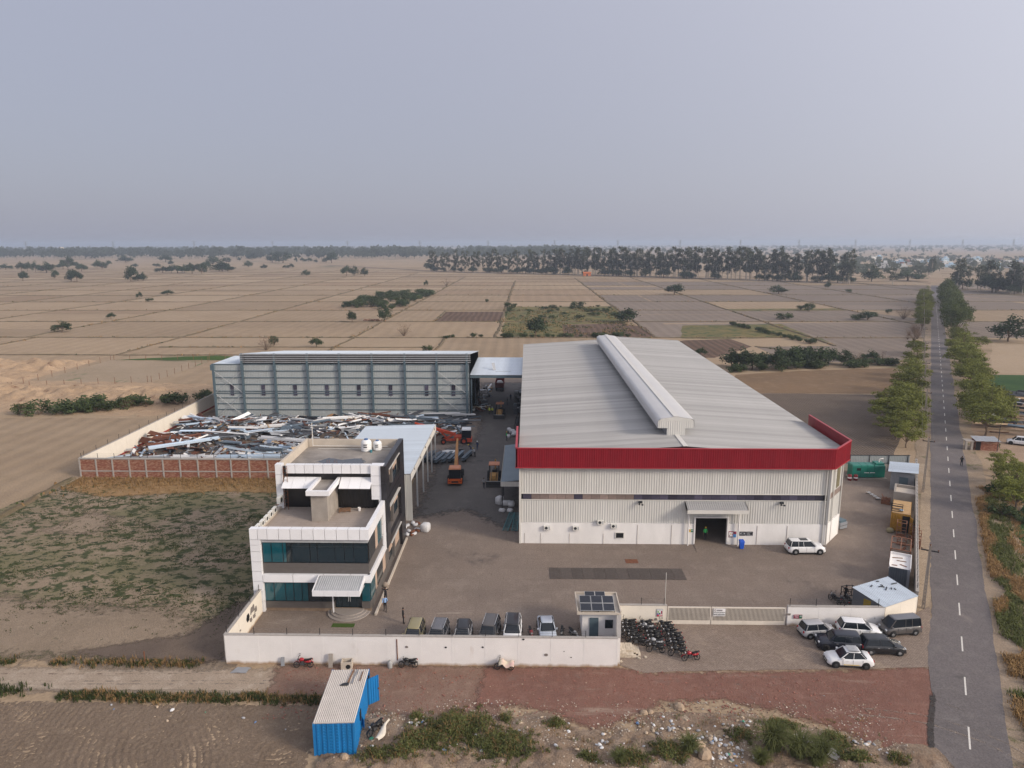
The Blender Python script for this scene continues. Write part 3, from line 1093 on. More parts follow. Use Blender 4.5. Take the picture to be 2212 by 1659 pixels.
# door canopy
dc = thing('door_canopy', None, None)
dc.parent = wh
mb = MB()
mb.corr((18.5, 77.75, 4.78), (6.9, 0, 0), (0, 1.5, .55), (0, -.34, .94), .26, .04)
part(mb, 'canopy_roof', m_roofsheet, dc)
mb = MB()
mb.box(18.42, 25.48, 77.68, 77.76, 4.42, 4.84)
mb.add([(18.46, 77.72, 4.42), (18.46, 79.25, 4.9), (18.46, 79.25, 5.4), (18.46, 77.72, 4.84)], [(0, 1, 2, 3), (3, 2, 1, 0)])
mb.add([(25.44, 77.72, 4.42), (25.44, 79.25, 4.9), (25.44, 79.25, 5.4), (25.44, 77.72, 4.84)], [(0, 1, 2, 3), (3, 2, 1, 0)])
part(mb, 'canopy_fascia', m_flash, dc)
for x in (18.9, 24.75):
    part(MB().tube((x, 78.9, 0), (x, 78.9, 5.0), .09, .09, 8), 'canopy_post', m_white, dc)
mb = MB()
for x in (13.2, 29.6):
    mb.box(x - .2, x + .2, 78.9, 79.2, 5.2, 5.4)
    mb.tube((x - .25, 78.75, 5.15), (x - .05, 78.75, 5.15), .1)
    mb.tube((x + .08, 78.75, 5.1), (x + .3, 78.7, 5.1), .1)
part(mb, 'flood_light', m_darkst, wh)
mb = MB()
mb.box(10.48, 11.37, 79.14, 79.25, .8, 1.42)
part(mb, 'wall_vent_opening', m_black, wh)
mb = MB()
for x0, x1, z0, z1 in ((10.4, 11.45, 1.42, 1.5), (10.4, 11.45, .72, .8), (10.4, 10.48, .8, 1.42), (11.37, 11.45, .8, 1.42)):
    mb.box(x0, x1, 79.12, 79.2, z0, z1)
part(mb, 'vent_frame', m_flash, wh)
mb = MB()
mb.add([(19.7, 79.2, .12), (23.6, 79.2, .12), (24.2, 76.6, .025), (19.5, 76.6, .025)], [(0, 1, 2, 3)][::-1])
mb.add([(19.7, 79.2, .12), (19.5, 76.6, .025), (19.6, 79.2, .0)], [(0, 1, 2)])
part(mb, 'door_ramp', m_conc, wh)


# ---- small wall boxes used by several things
def ac_meshes():
    a = MB()
    a.box(-.42, .42, -.15, .15, 0, .58)
    b = MB()
    b.lathe([(.0, 0), (.2, 0), (.22, .02), (.0, .02)], (-.1, -.165, .29), 14, 'y')
    c = MB()
    c.box(-.44, .44, -.02, .18, -.06, 0)
    d = MB()
    d.box(.2, .38, -.155, -.15, .08, .5)
    return (a.mesh('casing', M('air conditioner casing', (.70, .69, .64), .5, .06, 2)), b.mesh('fan_grille', m_darkst), c.mesh('bracket', m_rust), d.mesh('side_grille', m_galv))


ACM = ac_meshes()


def ac_unit(loc, rz, label, s=1.0, group=None):
    o = thing('air_conditioner', label, 'air conditioner', loc, rz, group)
    for q in ACM:
        inst(q.name.split('.')[0], q, o)
    o.scale = (s, s, s)
    return o


for n_, (x, z) in enumerate(((2.33, 1.82), (5.75, 1.8), (8.62, 2.55), (10.2, 2.1))):
    ac_unit((x, 79.0, z), 0, ('cream air conditioner on white plinth nearest the warehouse alley corner', 'cream air conditioner second from the alley on the warehouse plinth', 'highest of the four air conditioners on the warehouse front wall', 'air conditioner just above the square vent hole in the plinth')[n_], .86)

# notices and bin by the door


def notice(name, label, cat, x0, x1, y, z0, z1, base, bands, rz=0.0):
    o = thing(name, label, cat, ((x0 + x1) / 2, y, z0), rz)
    wd, ht = x1 - x0, z1 - z0
    MB().box(-wd / 2, wd / 2, -.015, .015, 0, ht).build('board', base, o)
    for i, (bx0, bx1, bz0, bz1, mt) in enumerate(bands):
        MB().box(-wd / 2 + bx0 * wd, -wd / 2 + bx1 * wd, -.021 - .0015 * i, -.0155, bz0 * ht, bz1 * ht).build('print', mt, o)
    return o


p_y = M('yellow print', (.62, .42, .03), .6, .05)
p_g = M('green print', (.02, .16, .09), .6, .05)
p_w = M('white print', (.72, .72, .72), .6, .05)
p_k = M('black print', (.025, .025, .03), .6, .1)
p_b = M('blue print', (.10, .30, .62), .6, .05)
p_m = M('maroon print', (.30, .04, .08), .6, .1)
p_r = M('red print', (.50, .03, .05), .6, .1)
p_v = M('violet print', (.16, .12, .35), .6, .1)
p_lg = M('pale green print', (.25, .42, .18), .6, .1)
notice('notice_board', 'small yellow and green notice left of the warehouse door', 'notice', 18.95, 19.55, 79.17, 1.55, 1.95, p_w, [(.03, .48, .05, .95, p_y), (.52, .97, .05, .95, p_g), (.1, .4, .55, .8, p_m), (.6, .9, .45, .6, p_w)])
notice('notice_board', 'white framed safety poster right of the warehouse door', 'notice', 23.72, 24.2, 79.17, .95, 1.7, p_m, [(.06, .94, .15, .88, p_w), (.3, .45, .4, .7, p_y), (.72, .9, .4, .6, p_r), (.1, .25, .2, .4, p_k), (.1, .9, .03, .12, p_k)])
notice('notice_board', 'narrow maroon and blue poster beside the canopy post', 'notice', 24.24, 24.62, 79.17, .95, 1.7, p_w, [(.03, .97, .55, .98, p_m), (.03, .97, .02, .53, p_b)])
notice('notice_board', 'black drawing board, left of a pair on white wall', 'notice', 24.95, 25.7, 79.17, 1.17, 1.67, p_k, [(.1, .9, .35, .4, m_galv), (.15, .3, .4, .7, m_galv), (.7, .85, .4, .7, m_galv), (.2, .8, .7, .76, m_galv)])
notice('notice_board', 'black lettered board, right of a pair on white wall', 'notice', 25.75, 26.53, 79.17, 1.17, 1.67, p_k, [(.08, .8, .78, .84, m_galv), (.08, .5, .6, .66, m_galv), (.08, .5, .44, .5, m_galv), (.08, .6, .28, .34, m_galv), (.15, .9, .1, .16, m_galv)])
wb = thing('wheelie_bin', 'bright blue plastic bin by the warehouse door post', 'bin', (24.95, 78.1, .02))
m_bin = M('blue bin plastic', (.02, .10, .55), .45, .08, 3)
MB().loft([[(-.2, -.22, .06), (.2, -.22, .06), (.2, .2, .06), (-.2, .2, .06)], [(-.27, -.3, .9), (.27, -.3, .9), (.27, .27, .9), (-.27, .27, .9)]]).build('body', m_bin, wb)
MB().loft([[(-.29, -.33, .9), (.29, -.33, .9), (.29, .31, .9), (-.29, .31, .9)], [(-.26, -.28, 1.02), (.26, -.28, 1.02), (.26, .31, 1.04), (-.26, .31, 1.04)]]).build('lid', m_bin, wb)
for sx in (-.2, .2):
    MB().lathe([(0, -.04), (.1, -.04), (.1, .04), (0, .04)], (sx, .2, .1), 10, 'x').build('wheel', m_darkst, wb)

# drain cover
dg = thing('drain_cover', 'long dark row of steel drain plates set in the yard floor', 'drain cover', (9.7, 71.4, .02))
dme2 = MB().box(-.59, .59, -1.32, 1.32, 0, .03).mesh('steel_plate', M('dark chequer plate', (.085, .07, .062), .6, .25, 3, rand=.15))
for k in range(12):
    inst('steel_plate', dme2, dg, (-6.7 + k * 1.21, 0, .004))
mh = MB().box(11.0, 12.4, 74.0, 75.0, .02, .045).build('manhole_cover', m_rust)
T(mh, 'small square rusty manhole cover in the yard', 'manhole cover')

# ---- steel shed at the back left
sh = thing('steel_shed', 'long grey steel shed with blue-grey columns and cross bracing', 'shed', (-37, 139.6, 0))
mb = MB()
mb.corr((-63.2, 139.6, .55), (51.6, 0, 0), (0, 0, 10.75), (0, -1, 0), .33, .022, t=.08)
part(mb, 'front_cladding', m_shedclad, sh)
SX = (-63.15, -57.26, -50.69, -44.08, -37.65, -31.07, -24.51, -18.11, -12.1)
cme = MB()
cme.box(-.19, .19, -.5, -.06, 0, 1)
cme = cme.mesh('column', m_greybl)
for i, x in enumerate(SX):
    inst('column', cme, sh, (x + 37, 0, 0), scale=(1, 1, 11.4 if i == 0 else 13.5))
    inst('column_joint', MB().box(-.27, .27, -.56, -.04, 0, .9).mesh('column_joint', m_greybl), sh, (x + 37, 0, 10.2 if i else 10.4))
    inst('column_joint', MB().box(-.26, .26, -.55, -.04, 0, .5).mesh('column_joint', m_greybl), sh, (x + 37, 0, 4.9))
for z in (11.3, 9.93, 8.55, 7.17, 5.78, 5.35, 4.4, 3.19, 1.99, .55):
    inst('girt', MB().box(-63.2 + 37, -11.7 + 37, -.17, -.05, z - .07, z + .07).mesh('girt', m_greybl), sh)
wme = MB().box(0, .72, -.09, -.02, 0, 1.05).mesh('window', m_pane)
for x in (-60.03, -53.67, -47.2, -40.75, -34.3, -27.87, -20.6, -15.2):
    inst('window', wme, sh, (x + 37, -.045, 4.9))
    inst('window', wme, sh, (x + 37, -.045, 6.08))
for (xa, xb) in ((-63.15, -57.26), (-18.11, -12.1)):
    for (z0, z1) in ((.6, 5.2), (5.5, 9.9)):
        mb = MB()
        mb.tube((xa + .2, 139.25, z0), (xb - .2, 139.25, z1), .05, .05, 6)
        mb.tube((xa + .2, 139.22, z1), (xb - .2, 139.22, z0), .05, .05, 6)
        part(mb, 'cross_brace', m_galv, sh)
for z in (11.75, 12.15, 12.55, 12.95, 13.3):
    mb = MB()
    mb.box(-57.5, -11.3, 139.2 - (z - 11.5) * .2, 139.35 - (z - 11.5) * .2, z - .05, z + .06)
    part(mb, 'upper_rail', m_galv, sh)
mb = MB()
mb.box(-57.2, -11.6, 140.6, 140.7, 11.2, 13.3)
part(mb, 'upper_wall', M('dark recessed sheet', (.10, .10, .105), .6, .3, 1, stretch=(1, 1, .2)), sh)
rme = MB().corr((0, 138.9 - 139.6, 13.5), (1.535, 0, 0), (0, 26, -3.3), (0, .12, .99), .32, .04).mesh('roof_sheet', m_blueroof)
for k in range(30):
    inst('roof_sheet', rme, sh, (-57.4 + 37 + k * 1.535, 0, 0))
rme = MB().corr((0, -.1, 11.35), (1.45, 0, 0), (0, 11, -.1), (0, 0, 1), .32, .04).mesh('roof_sheet', m_blueroof)
for k in range(4):
    inst('roof_sheet', rme, sh, (-63.3 + 37 + k * 1.45, 0, 0))
mb = MB()
mb.add([(-11.6, 139.5, .6), (-11.6, 165, .6), (-11.6, 165, 10.2), (-11.6, 139.5, 13.4)], [(0, 1, 2, 3), (3, 2, 1, 0)])
part(mb, 'east_wall', m_flash, sh)
mb = MB()
mb.add([(-63.1, 139.7, .6), (-63.1, 165, .6), (-63.1, 165, 9.5), (-63.1, 150, 11.1), (-63.1, 139.7, 11.2)], [(0, 1, 2, 3, 4), (4, 3, 2, 1, 0)])
part(mb, 'west_wall', m_shedclad, sh)
part(MB().add([(-57.3, 139.7, 11.2), (-57.3, 160, 10.7), (-57.3, 139.7, 13.3)], [(0, 1, 2), (2, 1, 0)]), 'west_gable', m_shedclad, sh)
mb = MB()
mb.box(-63.0, -11.7, 164.8, 165, .6, 10)
part(mb, 'rear_wall', m_shedclad, sh)
mb = MB()
mb.box(-63.6, -62.9, 139.0, 139.5, 10.1, 11.2)
part(mb, 'gutter_box', m_greybl, sh)
mb = MB()
mb.box(-37.5, -31.2, 139.55, 139.75, 0, .55)
part(mb, 'brick_infill', M('red brick infill', (.20, .075, .045), .9, .3, 5), sh)
# connecting roof
cr_ = thing('link_roof', 'pale blue roof bridging the alley between shed and warehouse', 'roof', (-6, 141, 0))
lme = MB().corr((0, 0, 9), (1.07, 0, 0), (0, 24, -.25), (0, 0, 1), .3, .04).mesh('roof_sheet', M('link roof sheet', (.60, .66, .72), .35, .07, .4, rand=.05, spec=.5))
for k in range(10):
    inst('roof_sheet', lme, cr_, (-11.6 + 6 + k * 1.07, -.6, 0))
for y, z in ((140.5, 8.35), (152, 8.3), (163.5, 8.2)):
    part(MB().box(-11.6, -.9, y, y + .25, z, z + .55), 'beam', m_greybl, cr_)
for y in (141, 152, 163.5):
    part(MB().box(-11.5, -11.2, y - .15, y + .15, 0, 8.4), 'column', m_greybl, cr_)
mb = MB()
mb.corr((-7.2, 146, 8.97), (.6, .2, 0), (-.4, 2.2, 1.2), (-.5, -.2, .8), .2, .03)
mb.box(-6.6, -3.4, 144.4, 144.6, 8.99, 9.03)
part(mb, 'loose_sheet', m_galv, cr_)
# canopy shed beside the office
cs = thing('canopy_shed', 'open shed with pale blue roof and cream edge behind the office', 'shed', (-20, 98, 0))
kme = MB().corr((0, 0, 0), (0, 1.0, 0), (11.3, 0, .35), (-.03, 0, 1), .34, .035).mesh('roof_sheet', m_blueroof)
for k in range(25):
    inst('roof_sheet', kme, cs, (-6.1, 85.9 - 98 + k * 1.0, 6.0))
mb = MB()
mb.corr((-14.75, 110.9, 5.35), (0, -25, 0), (0, 0, 1.0), (1, 0, 0), .3, .035)
part(mb, 'edge_fascia', m_flash, cs)
mb = MB()
mb.corr((-16.2, 86.0, 0), (1.5, 0, 0), (0, 0, 6.2), (0, -1, 0), .22, .04)
mb.box(-26, -16.2, 86, 86.1, 0, 6)
part(mb, 'end_wall', m_clad, cs)
for y in (91.1, 96.7, 101.2, 105.7, 110.3):
    mb = MB()
    mb.box(-14.95, -14.75, y - .1, y + .1, 0, 5.6)
    part(mb, 'post', m_galv, cs)
mb = MB()
for y in (88.5, 93.5, 98.5, 103.5, 108.5):
    mb.box(-14.72, -14.66, y - .12, y + .12, 6.05, 6.3)
part(mb, 'gutter_bracket', m_darkst, cs)
mb = MB()
mb.box(-26, -25.8, 86, 110.8, 0, 6)
part(mb, 'rear_wall', m_shedclad, cs)
# lean-to canopy on the alley side of the warehouse
lt = thing('alley_canopy', 'narrow slate blue canopy on the alley side of warehouse', 'canopy', (-2.2, 98, 0))
mb = MB()
mb.corr((-3.45, 107, 4.05), (0, -17.4, 0), (2.5, 0, .25), (-.05, 0, 1), .3, .03)
part(mb, 'roof', M('slate blue sheet', (.17, .215, .25), .45, .1, .5, spec=.4), lt)
mb = MB()
mb.corr((-3.5, 89.5, 3.45), (2.6, 0, 0), (0, 0, .65), (0, -1, 0), .25, .04)
mb.corr((-3.5, 107, 3.45), (0, -17.5, 0), (0, 0, .65), (-1, 0, 0), .3, .03)
part(mb, 'edge_fascia', m_flash, lt)
for y in (89.8, 95.5, 101.2, 106.8):
    part(MB().box(-3.4, -3.25, y - .07, y + .07, 0, 3.6), 'post', m_darkst, lt)
# ---- office
of = thing('office_building', 'three-storey office with white panel frame, teal glass and black granite side', 'building', (-20.6, 62.6, 0))
m_acp = M('white composite panel', (.78, .78, .795), .35, .03, .4, rand=.03, spec=.45)
m_granite = M('black granite cladding', (.022, .021, .024), .28, .3, 1.5, rand=.15, spec=.5)
m_ribbed = M('grey brown ribbed cladding', (.125, .112, .104), .45, .08, 2, spec=.35)
m_teal = glass_mat('teal window glass', (.004, .075, .10), .05, .9)
m_tealdark = glass_mat('dark window glass', (.006, .018, .026), .05, .9)
m_beige = M('beige panel', (.45, .335, .26), .6, .06, 1)
m_core = M('grey render', (.25, .23, .215), .9, .12, .6)
m_tile = M('terrace tile', (.33, .275, .235), .8, .1, .8)
m_mull = M('black mullion', (.012, .014, .016), .4, .1)
m_screed = M('roof screed', (.17, .152, .135), .6, .2, .35, col2=(.34, .305, .27), sharp=.18)
m_cream = M('cream concrete parapet', (.50, .44, .37), .9, .12, .8)


def panel(x0, x1, y0, y1, z0, z1, mat=None, name='panel', parent=None, g_=.022):
    """one facade panel with an open joint around it"""
    dx = g_ if x1 - x0 > .4 else 0
    dy = g_ if y1 - y0 > .4 else 0
    dz = g_ if z1 - z0 > .4 else 0
    mb = MB()
    mb.box(x0 + dx, x1 - dx, y0 + dy, y1 - dy, z0 + dz, z1 - dz)
    return part(mb, name, mat or m_acp, parent or of)


mb = MB()
mb.box(-25.6, -15.2, 63.3, 81.0, 0, 7.3)
mb.box(-26.15, -15.2, 71.4, 81.1, 0, 11.2)
mb.box(-26.2, -25.6, 63.1, 71.4, 0, 7.3)
part(mb, 'core_wall', m_core, of)
# front: joints behind the white frame
mb = MB()
mb.box(-26.2, -15.0, 62.78, 63.3, 7.45, 8.5)
mb.box(-26.2, -25.35, 62.78, 63.2, 0, 7.5)
mb.box(-25.4, -15.0, 62.78, 63.3, 3.22, 3.88)
mb.box(-15.3, -15.05, 62.8, 70.6, 7.45, 8.5)
mb.box(-15.25, -15.05, 62.8, 70.9, 3.25, 3.95)
mb.box(-15.3, -15.05, 69.4, 70.5, 3.3, 8.5)
part(mb, 'frame_backing', m_mull, of)
for z0, z1 in ((.05, 1.15), (1.15, 2.2), (2.2, 3.25), (3.25, 4.25), (4.25, 5.25), (5.25, 6.3), (6.3, 6.95), (6.95, 7.5)):
    panel(-26.3, -25.3, 62.6, 63.1, z0, z1)
xs = [-26.3, -25.5, -24.6] + [-24.6 + (9.7 - .35) / 8.5 * k for k in range(1, 9)] + [-14.9]
for a, b in zip(xs, xs[1:]):
    panel(a, b, 62.6, 63.25, 7.5, 8.6)
for a, b in ((-25.3, -22.4), (-22.4, -19.5), (-19.5, -16.9), (-16.9, -14.9)):
    panel(a, b, 62.6, 63.1, 3.15, 3.95)
mb = MB()
mb.box(-25.3, -15.1, 62.85, 63.2, 7.15, 7.48)
part(mb, 'soffit_band', m_galv, of)
ys = [62.6 + 1.12 * k for k in range(0, 8)]
for a, b in zip(ys, ys[1:]):
    panel(-15.35, -14.9, a + (.66 if a == 62.6 else 0), b, 7.5, 8.6)
for a, b in ((63.1, 65.7), (65.7, 68.3), (68.3, 70.9)):
    panel(-15.3, -14.9, a, b, 3.15, 4.0)
for a, b in ((4.0, 5.2), (5.2, 6.35), (6.35, 7.5)):
    panel(-15.35, -14.9, 69.35, 70.45, a, b)
# cladding and glass of the front
mb = MB()
for k in range(14):
    z = 3.97 + k * .075
    mb.box(-25.3, -15.1, 62.93 + (k % 2) * .015, 63.3, z, z + .07)
for k in range(9):
    z = .36 + k * .075
    mb.box(-25.3, -18.6, 62.93 + (k % 2) * .015, 63.3, z, z + .07)
    mb.box(-15.95, -15.1, 62.93 + (k % 2) * .015, 63.3, z, z + .07)
for k in range(14):
    z = 4.02 + k * .075
    mb.box(-15.3, -15.08 + (k % 2) * .012, 63.3, 69.4, z, z + .07)
part(mb, 'ribbed_cladding', m_ribbed, of)
mb = MB()
mb.box(-25.4, -15.1, 63.0, 63.3, 0, .34)
part(mb, 'plinth', M('brown plinth', (.24, .175, .125), .9, .2, 2), of)
teal1 = [(-25.25, -24.4, 0), (-24.4, -23.3, 0), (-23.3, -22.95, 0), (-22.95, -22.5, 1), (-22.5, -20.7, 1), (-20.7, -20.0, 1), (-20.0, -18.3, 1), (-18.3, -17.4, 1), (-17.4, -16.5, 1), (-16.5, -15.15, 1)]
for a, b, d in teal1:
    panel(a, b, 62.98, 63.02, 5.06, 7.15, m_tealdark if d else m_teal, 'window_pane')
for a, b, d in ((-25.3, -24.4, 0), (-24.4, -23.3, 0), (-23.3, -22.5, 0), (-22.5, -21.7, 0), (-21.7, -21.1, 0), (-21.1, -19.8, 1), (-19.8, -18.6, 1)):
    panel(a, b, 62.98, 63.02, 1.06, 3.14, m_tealdark if d else m_teal, 'window_pane')
panel(-15.9, -15.1, 62.98, 63.02, 1.06, 3.14, m_teal, 'window_pane')
mb = MB()
for z in (5.02, 7.13, 1.02, 3.1):
    mb.box(-25.3, -15.1 if z > 4 else -18.6, 62.94, 63.06, z, z + .05)
for a, b, d in teal1:
    mb.box(a - .02, a + .02, 62.95, 63.05, 5.05, 7.15)
for a in (-24.4, -23.3, -22.5, -21.7, -21.1, -19.8):
    mb.box(a - .02, a + .02, 62.95, 63.05, 1.05, 3.15)
part(mb, 'mullion', m_mull, of)
# entrance
en = thing('entrance', None, None)
en.parent = of
mb = MB()
mb.box(-18.6, -15.95, 63.22, 63.28, .32, 3.1)
part(mb, 'door_backing', m_black, en)
for a, b in ((-18.5, -17.9), (-17.88, -17.2), (-17.18, -16.5), (-16.48, -15.95)):
    mb = MB()
    mb.box(a, b, 63.12, 63.15, .34, 2.7)
    part(mb, 'glass_door', m_tealdark, en)
mb = MB()
for x in (-17.27, -17.1):
    mb.tube((x, 63.06, 1.0), (x, 63.06, 1.9), .02)
part(mb, 'door_handle', m_galv, en)
mb = MB()
mb.box(-18.6, -18.48, 62.2, 62.3, .3, 3.3)
part(mb, 'canopy_post', m_acp, en)
mb = MB()
mb.corr((-19.75, 60.45, 3.42), (4.15, 0, 0), (0, 2.1, .5), (0, -.23, .97), .2, .045)
part(mb, 'canopy_roof', m_galv, en)
for k in range(4):
    mb = MB()
    a = -19.9 + k * 1.11
    mb.box(a + .01, a + 1.1, 60.35, 60.43, 2.95, 3.5)
    part(mb, 'canopy_panel', m_acp, en)
mb = MB()
for x in (-19.9, -15.54):
    mb.add([(x, 60.4, 2.95), (x, 62.6, 3.4), (x, 62.6, 4.0), (x, 60.4, 3.5), (x + .08, 60.4, 2.95), (x + .08, 62.6, 3.4), (x + .08, 62.6, 4.0), (x + .08, 60.4, 3.5)],
           [(3, 2, 1, 0), (4, 5, 6, 7), (3, 7, 6, 2), (0, 1, 5, 4), (0, 4, 7, 3)])
part(mb, 'canopy_side', m_acp, en)
mb = MB()
mb.box(-19.85, -15.5, 60.45, 62.55, 2.93, 2.96)
part(mb, 'canopy_soffit', m_galv, en)
m_step = M('grey granite step', (.30, .265, .24), .6, .1, 3)
for i, r in enumerate((1.75, 1.45, 1.15)):
    mb = MB()
    pts = [(-17.2 + (r + .3) * math.cos(t_), 62.95 - r * 1.15 * math.sin(t_)) for t_ in [math.pi * k / 14 for k in range(15)]]
    mb.prism(pts[::-1], .02 + i * .11, .02 + (i + 1) * .11)
    part(mb, 'step', m_step, en)
# right side of the front block
mb = MB()
mb.box(-15.25, -15.12, 63.3, 69.4, 5.05, 7.2)
mb.box(-15.25, -15.12, 63.3, 70.9, 1.0, 3.15)
part(mb, 'side_wall', m_beige, of)
for a, b, z0, z1, mt in ((63.2, 66.0, 5.08, 7.2, m_tealdark), (67.2, 69.2, 5.08, 7.2, m_teal), (63.2, 65.3, 1.06, 3.1, m_teal), (66.2, 69.0, 1.06, 3.1, m_tealdark)):
    panel(-15.14, -15.09, a, b, z0, z1, mt, 'window_pane')
mb = MB()
mb.box(-15.2, -15.06, 63.2, 80.2, .05, 1.0)
part(mb, 'side_dado', m_ribbed, of)
# black granite side frames
GX0, GX1 = -15.3, -14.72
for (z0, z1, y0) in ((8.6, 12.3, 70.45), (3.2, 8.55, 70.45)):
    mid = (z0 + z1) / 2
    panel(GX0, GX1, y0, 72.2, z0, mid, m_granite, 'granite_panel')
    panel(GX0, GX1, y0, 72.2, mid, z1, m_granite, 'granite_panel')
    for a, b in ((72.2, 75.2), (75.2, 78.7)):
        panel(GX0, GX1, a, b, z1 - .95, z1, m_granite, 'granite_panel')
        panel(GX0, GX1, a, b, z0, z0 + .75, m_granite, 'granite_panel')
for k in range(8):
    panel(GX0, GX1, 78.7, 81.3, k * 1.5375, (k + 1) * 1.5375, m_granite, 'granite_panel')
for z0 in (9.35, 5.2, 1.0):
    panel(-15.2, -15.02, 72.3, 73.9, z0 + .95, z0 + 2.0, m_beige, 'beige_panel')
    panel(-15.2, -15.02, 74.6, 78.0, z0 + .95 if z0 > 2 else z0, z0 + 2.0, m_beige, 'beige_panel')
    panel(-15.2, -15.06, 72.3, 73.9, z0, z0 + .9, m_tealdark, 'window_pane')
    panel(-15.2, -15.06, 74.6, 78.0, z0 - .3 if z0 > 2 else z0 - .2, z0 + .9 if z0 > 2 else z0, m_tealdark, 'window_pane')
    mb = MB()
    mb.box(-15.2, -14.8, 73.95, 74.5, z0 - .4, z0 + 1.9)
    part(mb, 'brown_fin', m_ribbed, of)
    mb = MB()
    mb.box(-15.1, -14.66, 72.2, 78.3, z0 + 2.0, z0 + 2.06)
    part(mb, 'window_hood', m_flash, of)
mb = MB()
mb.box(-15.25, -15.1, 70.5, 78.7, 0.9, 12.2)
part(mb, 'recess_wall', m_ribbed, of)
# terrace
mb = MB()
mb.box(-26.2, -15.3, 63.2, 71.4, 7.3, 7.5)
tf = part(mb, 'terrace_floor', m_tile, of)
tme = MB().box(.01, .59, .01, .59, 0, .008).mesh('floor_tile', M('terrace floor tile', (.34, .285, .245), .75, .06, 2, rand=.05))
for i in range(17):
    for j in range(13):
        inst('floor_tile', tme, tf, (-25.75 + i * .6, 63.3 + j * .6, 7.502))
mb = MB()
mb.box(-26.3, -26.0, 63.2, 71.4, 7.3, 7.75)
part(mb, 'terrace_kerb', m_cream, of)
for k, y in enumerate((64.3, 65.45, 66.6, 67.75, 68.9)):
    ac_unit((-26.1, y, 7.78), R(90), ('terrace air conditioner nearest the front parapet on the left edge', 'second air conditioner from the front along the terrace edge', 'middle air conditioner in the row on the terrace edge', 'fourth air conditioner from the front along the terrace edge', 'rearmost air conditioner in the low row on the terrace edge')[k], .95, 'air conditioners along the terrace edge')
# top block
panel(-26.45, -25.7, 70.75, 71.5, 7.5, 8.9)
for z0, z1 in ((8.9, 10.1), (10.1, 11.2), (11.2, 12.35)):
    panel(-26.45, -25.7, 70.75, 71.5, z0, z1)
    panel(-16.35, -15.0, 70.55, 71.5, z0, z1)
panel(-16.35, -15.0, 70.55, 71.5, 8.6, 8.9)
panel(-15.6, -15.3, 70.56, 71.5, 7.5, 8.6)
bx = [-25.3 + .98 * k for k in range(10)]
bx[-1] = -16.36
for a, b in zip(bx, bx[1:]):
    panel(a, b, 70.75, 71.25, 11.35, 12.35)
mb = MB()
mb.box(-25.7, -15.4, 71.2, 71.45, 7.5, 12.0)
part(mb, 'tarpaulin_wall', M('black plastic sheeting', (.010, .010, .011), .3, .3, 1.2, spec=.5), of)
mb = MB()
prs = random.Random(3)
rg = [[(-19.7 + .12 * k, 71.1 - .16 * abs(math.sin(k * 1.1 + zz * .3)) - .1 * (1 - zz / 4), 7.55 + zz * .62) for k in range(30)] for zz in range(5)]
mb.loft(rg, caps=False, closed=False)
part(mb, 'tarpaulin', MATS['black plastic sheeting'], of, True)
for a, b in ((-25.6, -24.6), (-24.6, -23.3), (-23.3, -22.0), (-19.6, -18.6), (-18.6, -17.4), (-17.4, -16.3)):
    mb = MB()
    mb.add([(a + .01, 69.9, 10.05), (b - .01, 69.9, 10.05), (b - .01, 71.2, 10.85), (a + .01, 71.2, 10.85), (a + .01, 69.9, 10.0), (b - .01, 69.9, 10.0), (b - .01, 71.2, 10.75), (a + .01, 71.2, 10.75)], [(0, 1, 2, 3), (7, 6, 5, 4), (4, 5, 1, 0), (5, 6, 2, 1), (7, 4, 0, 3)])
    part(mb, 'awning_panel', m_acp, of)
tw = thing('stair_tower', None, None)
tw.parent = of
mb = MB()
mb.box(-21.7, -20.05, 67.2, 71.2, 7.5, 10.4)
part(mb, 'tower_wall', m_concr, tw)
mb = MB()
for x0, x1, y0, y1 in ((-22.05, -19.7, 66.8, 67.1), (-22.05, -21.75, 67.11, 71.3), (-20.0, -19.7, 67.11, 71.3)):
    mb.box(x0, x1, y0, y1, 10.35, 10.85)
part(mb, 'tower_parapet', m_acp, tw)
mb = MB()
mb.box(-21.75, -20.0, 67.1, 71.3, 10.4, 10.55)
part(mb, 'tower_roof', m_screed, tw)
mb = MB()
mb.box(-26.1, -15.3, 71.3, 81.1, 11.2, 11.25)
part(mb, 'roof_slab', m_screed, of)
mb = MB()
mb.box(-26.35, -26.1, 71.5, 81.3, 11.2, 12.25)
mb.box(-26.1, -15.3, 81.05, 81.3, 11.2, 12.2)
part(mb, 'roof_parapet', m_cream, of)
mb = MB()
mb.prism(ragged([(-23.6, 75.2), (-22, 74.2), (-19.5, 74.0), (-17.8, 75.2), (-18.6, 76.6), (-20.7, 76.0), (-22.4, 76.7)], .3, .3, 3, .8), 11.25, 11.256)
part(mb, 'puddle', glass_mat('puddle water', (.05, .055, .06), .05, .8), of)
mb = MB()
for x in (-21.6, -20.8):
    for dx in (-.12, .12):
        for dy in (-.12, .12):
            mb.tube((x + dx, 73.6 + dy, 11.2), (x + dx, 73.6 + dy, 12.0), .012, n=4)
part(mb, 'rebar_stub', m_rust, of)
mb = MB()
mb.path([(-25.4, 80.7, 14.3), (-25.4, 80.7, 11.5), (-16.5, 80.7, 11.45)], .05)
mb.tube((-24.6, 80.2, 11.3), (-16, 80.2, 11.3), .03)
part(mb, 'roof_pipe', m_flash, of)
mb = MB()
for sx in (-25.55, -25.15):
    mb.tube((sx, 70.4, 7.5), (sx, 70.7, 12.2), .03)
for k in range(11):
    mb.tube((-25.55, 70.42 + .027 * k, 7.9 + k * .4), (-25.15, 70.42 + .027 * k, 7.9 + k * .4), .022)
ld = part(mb, 'ladder', m_rust, of)
a = ac_unit((-25.95, 70.35, 8.3), R(90), 'air conditioner high on the white column beside the rusty ladder', 1.25)


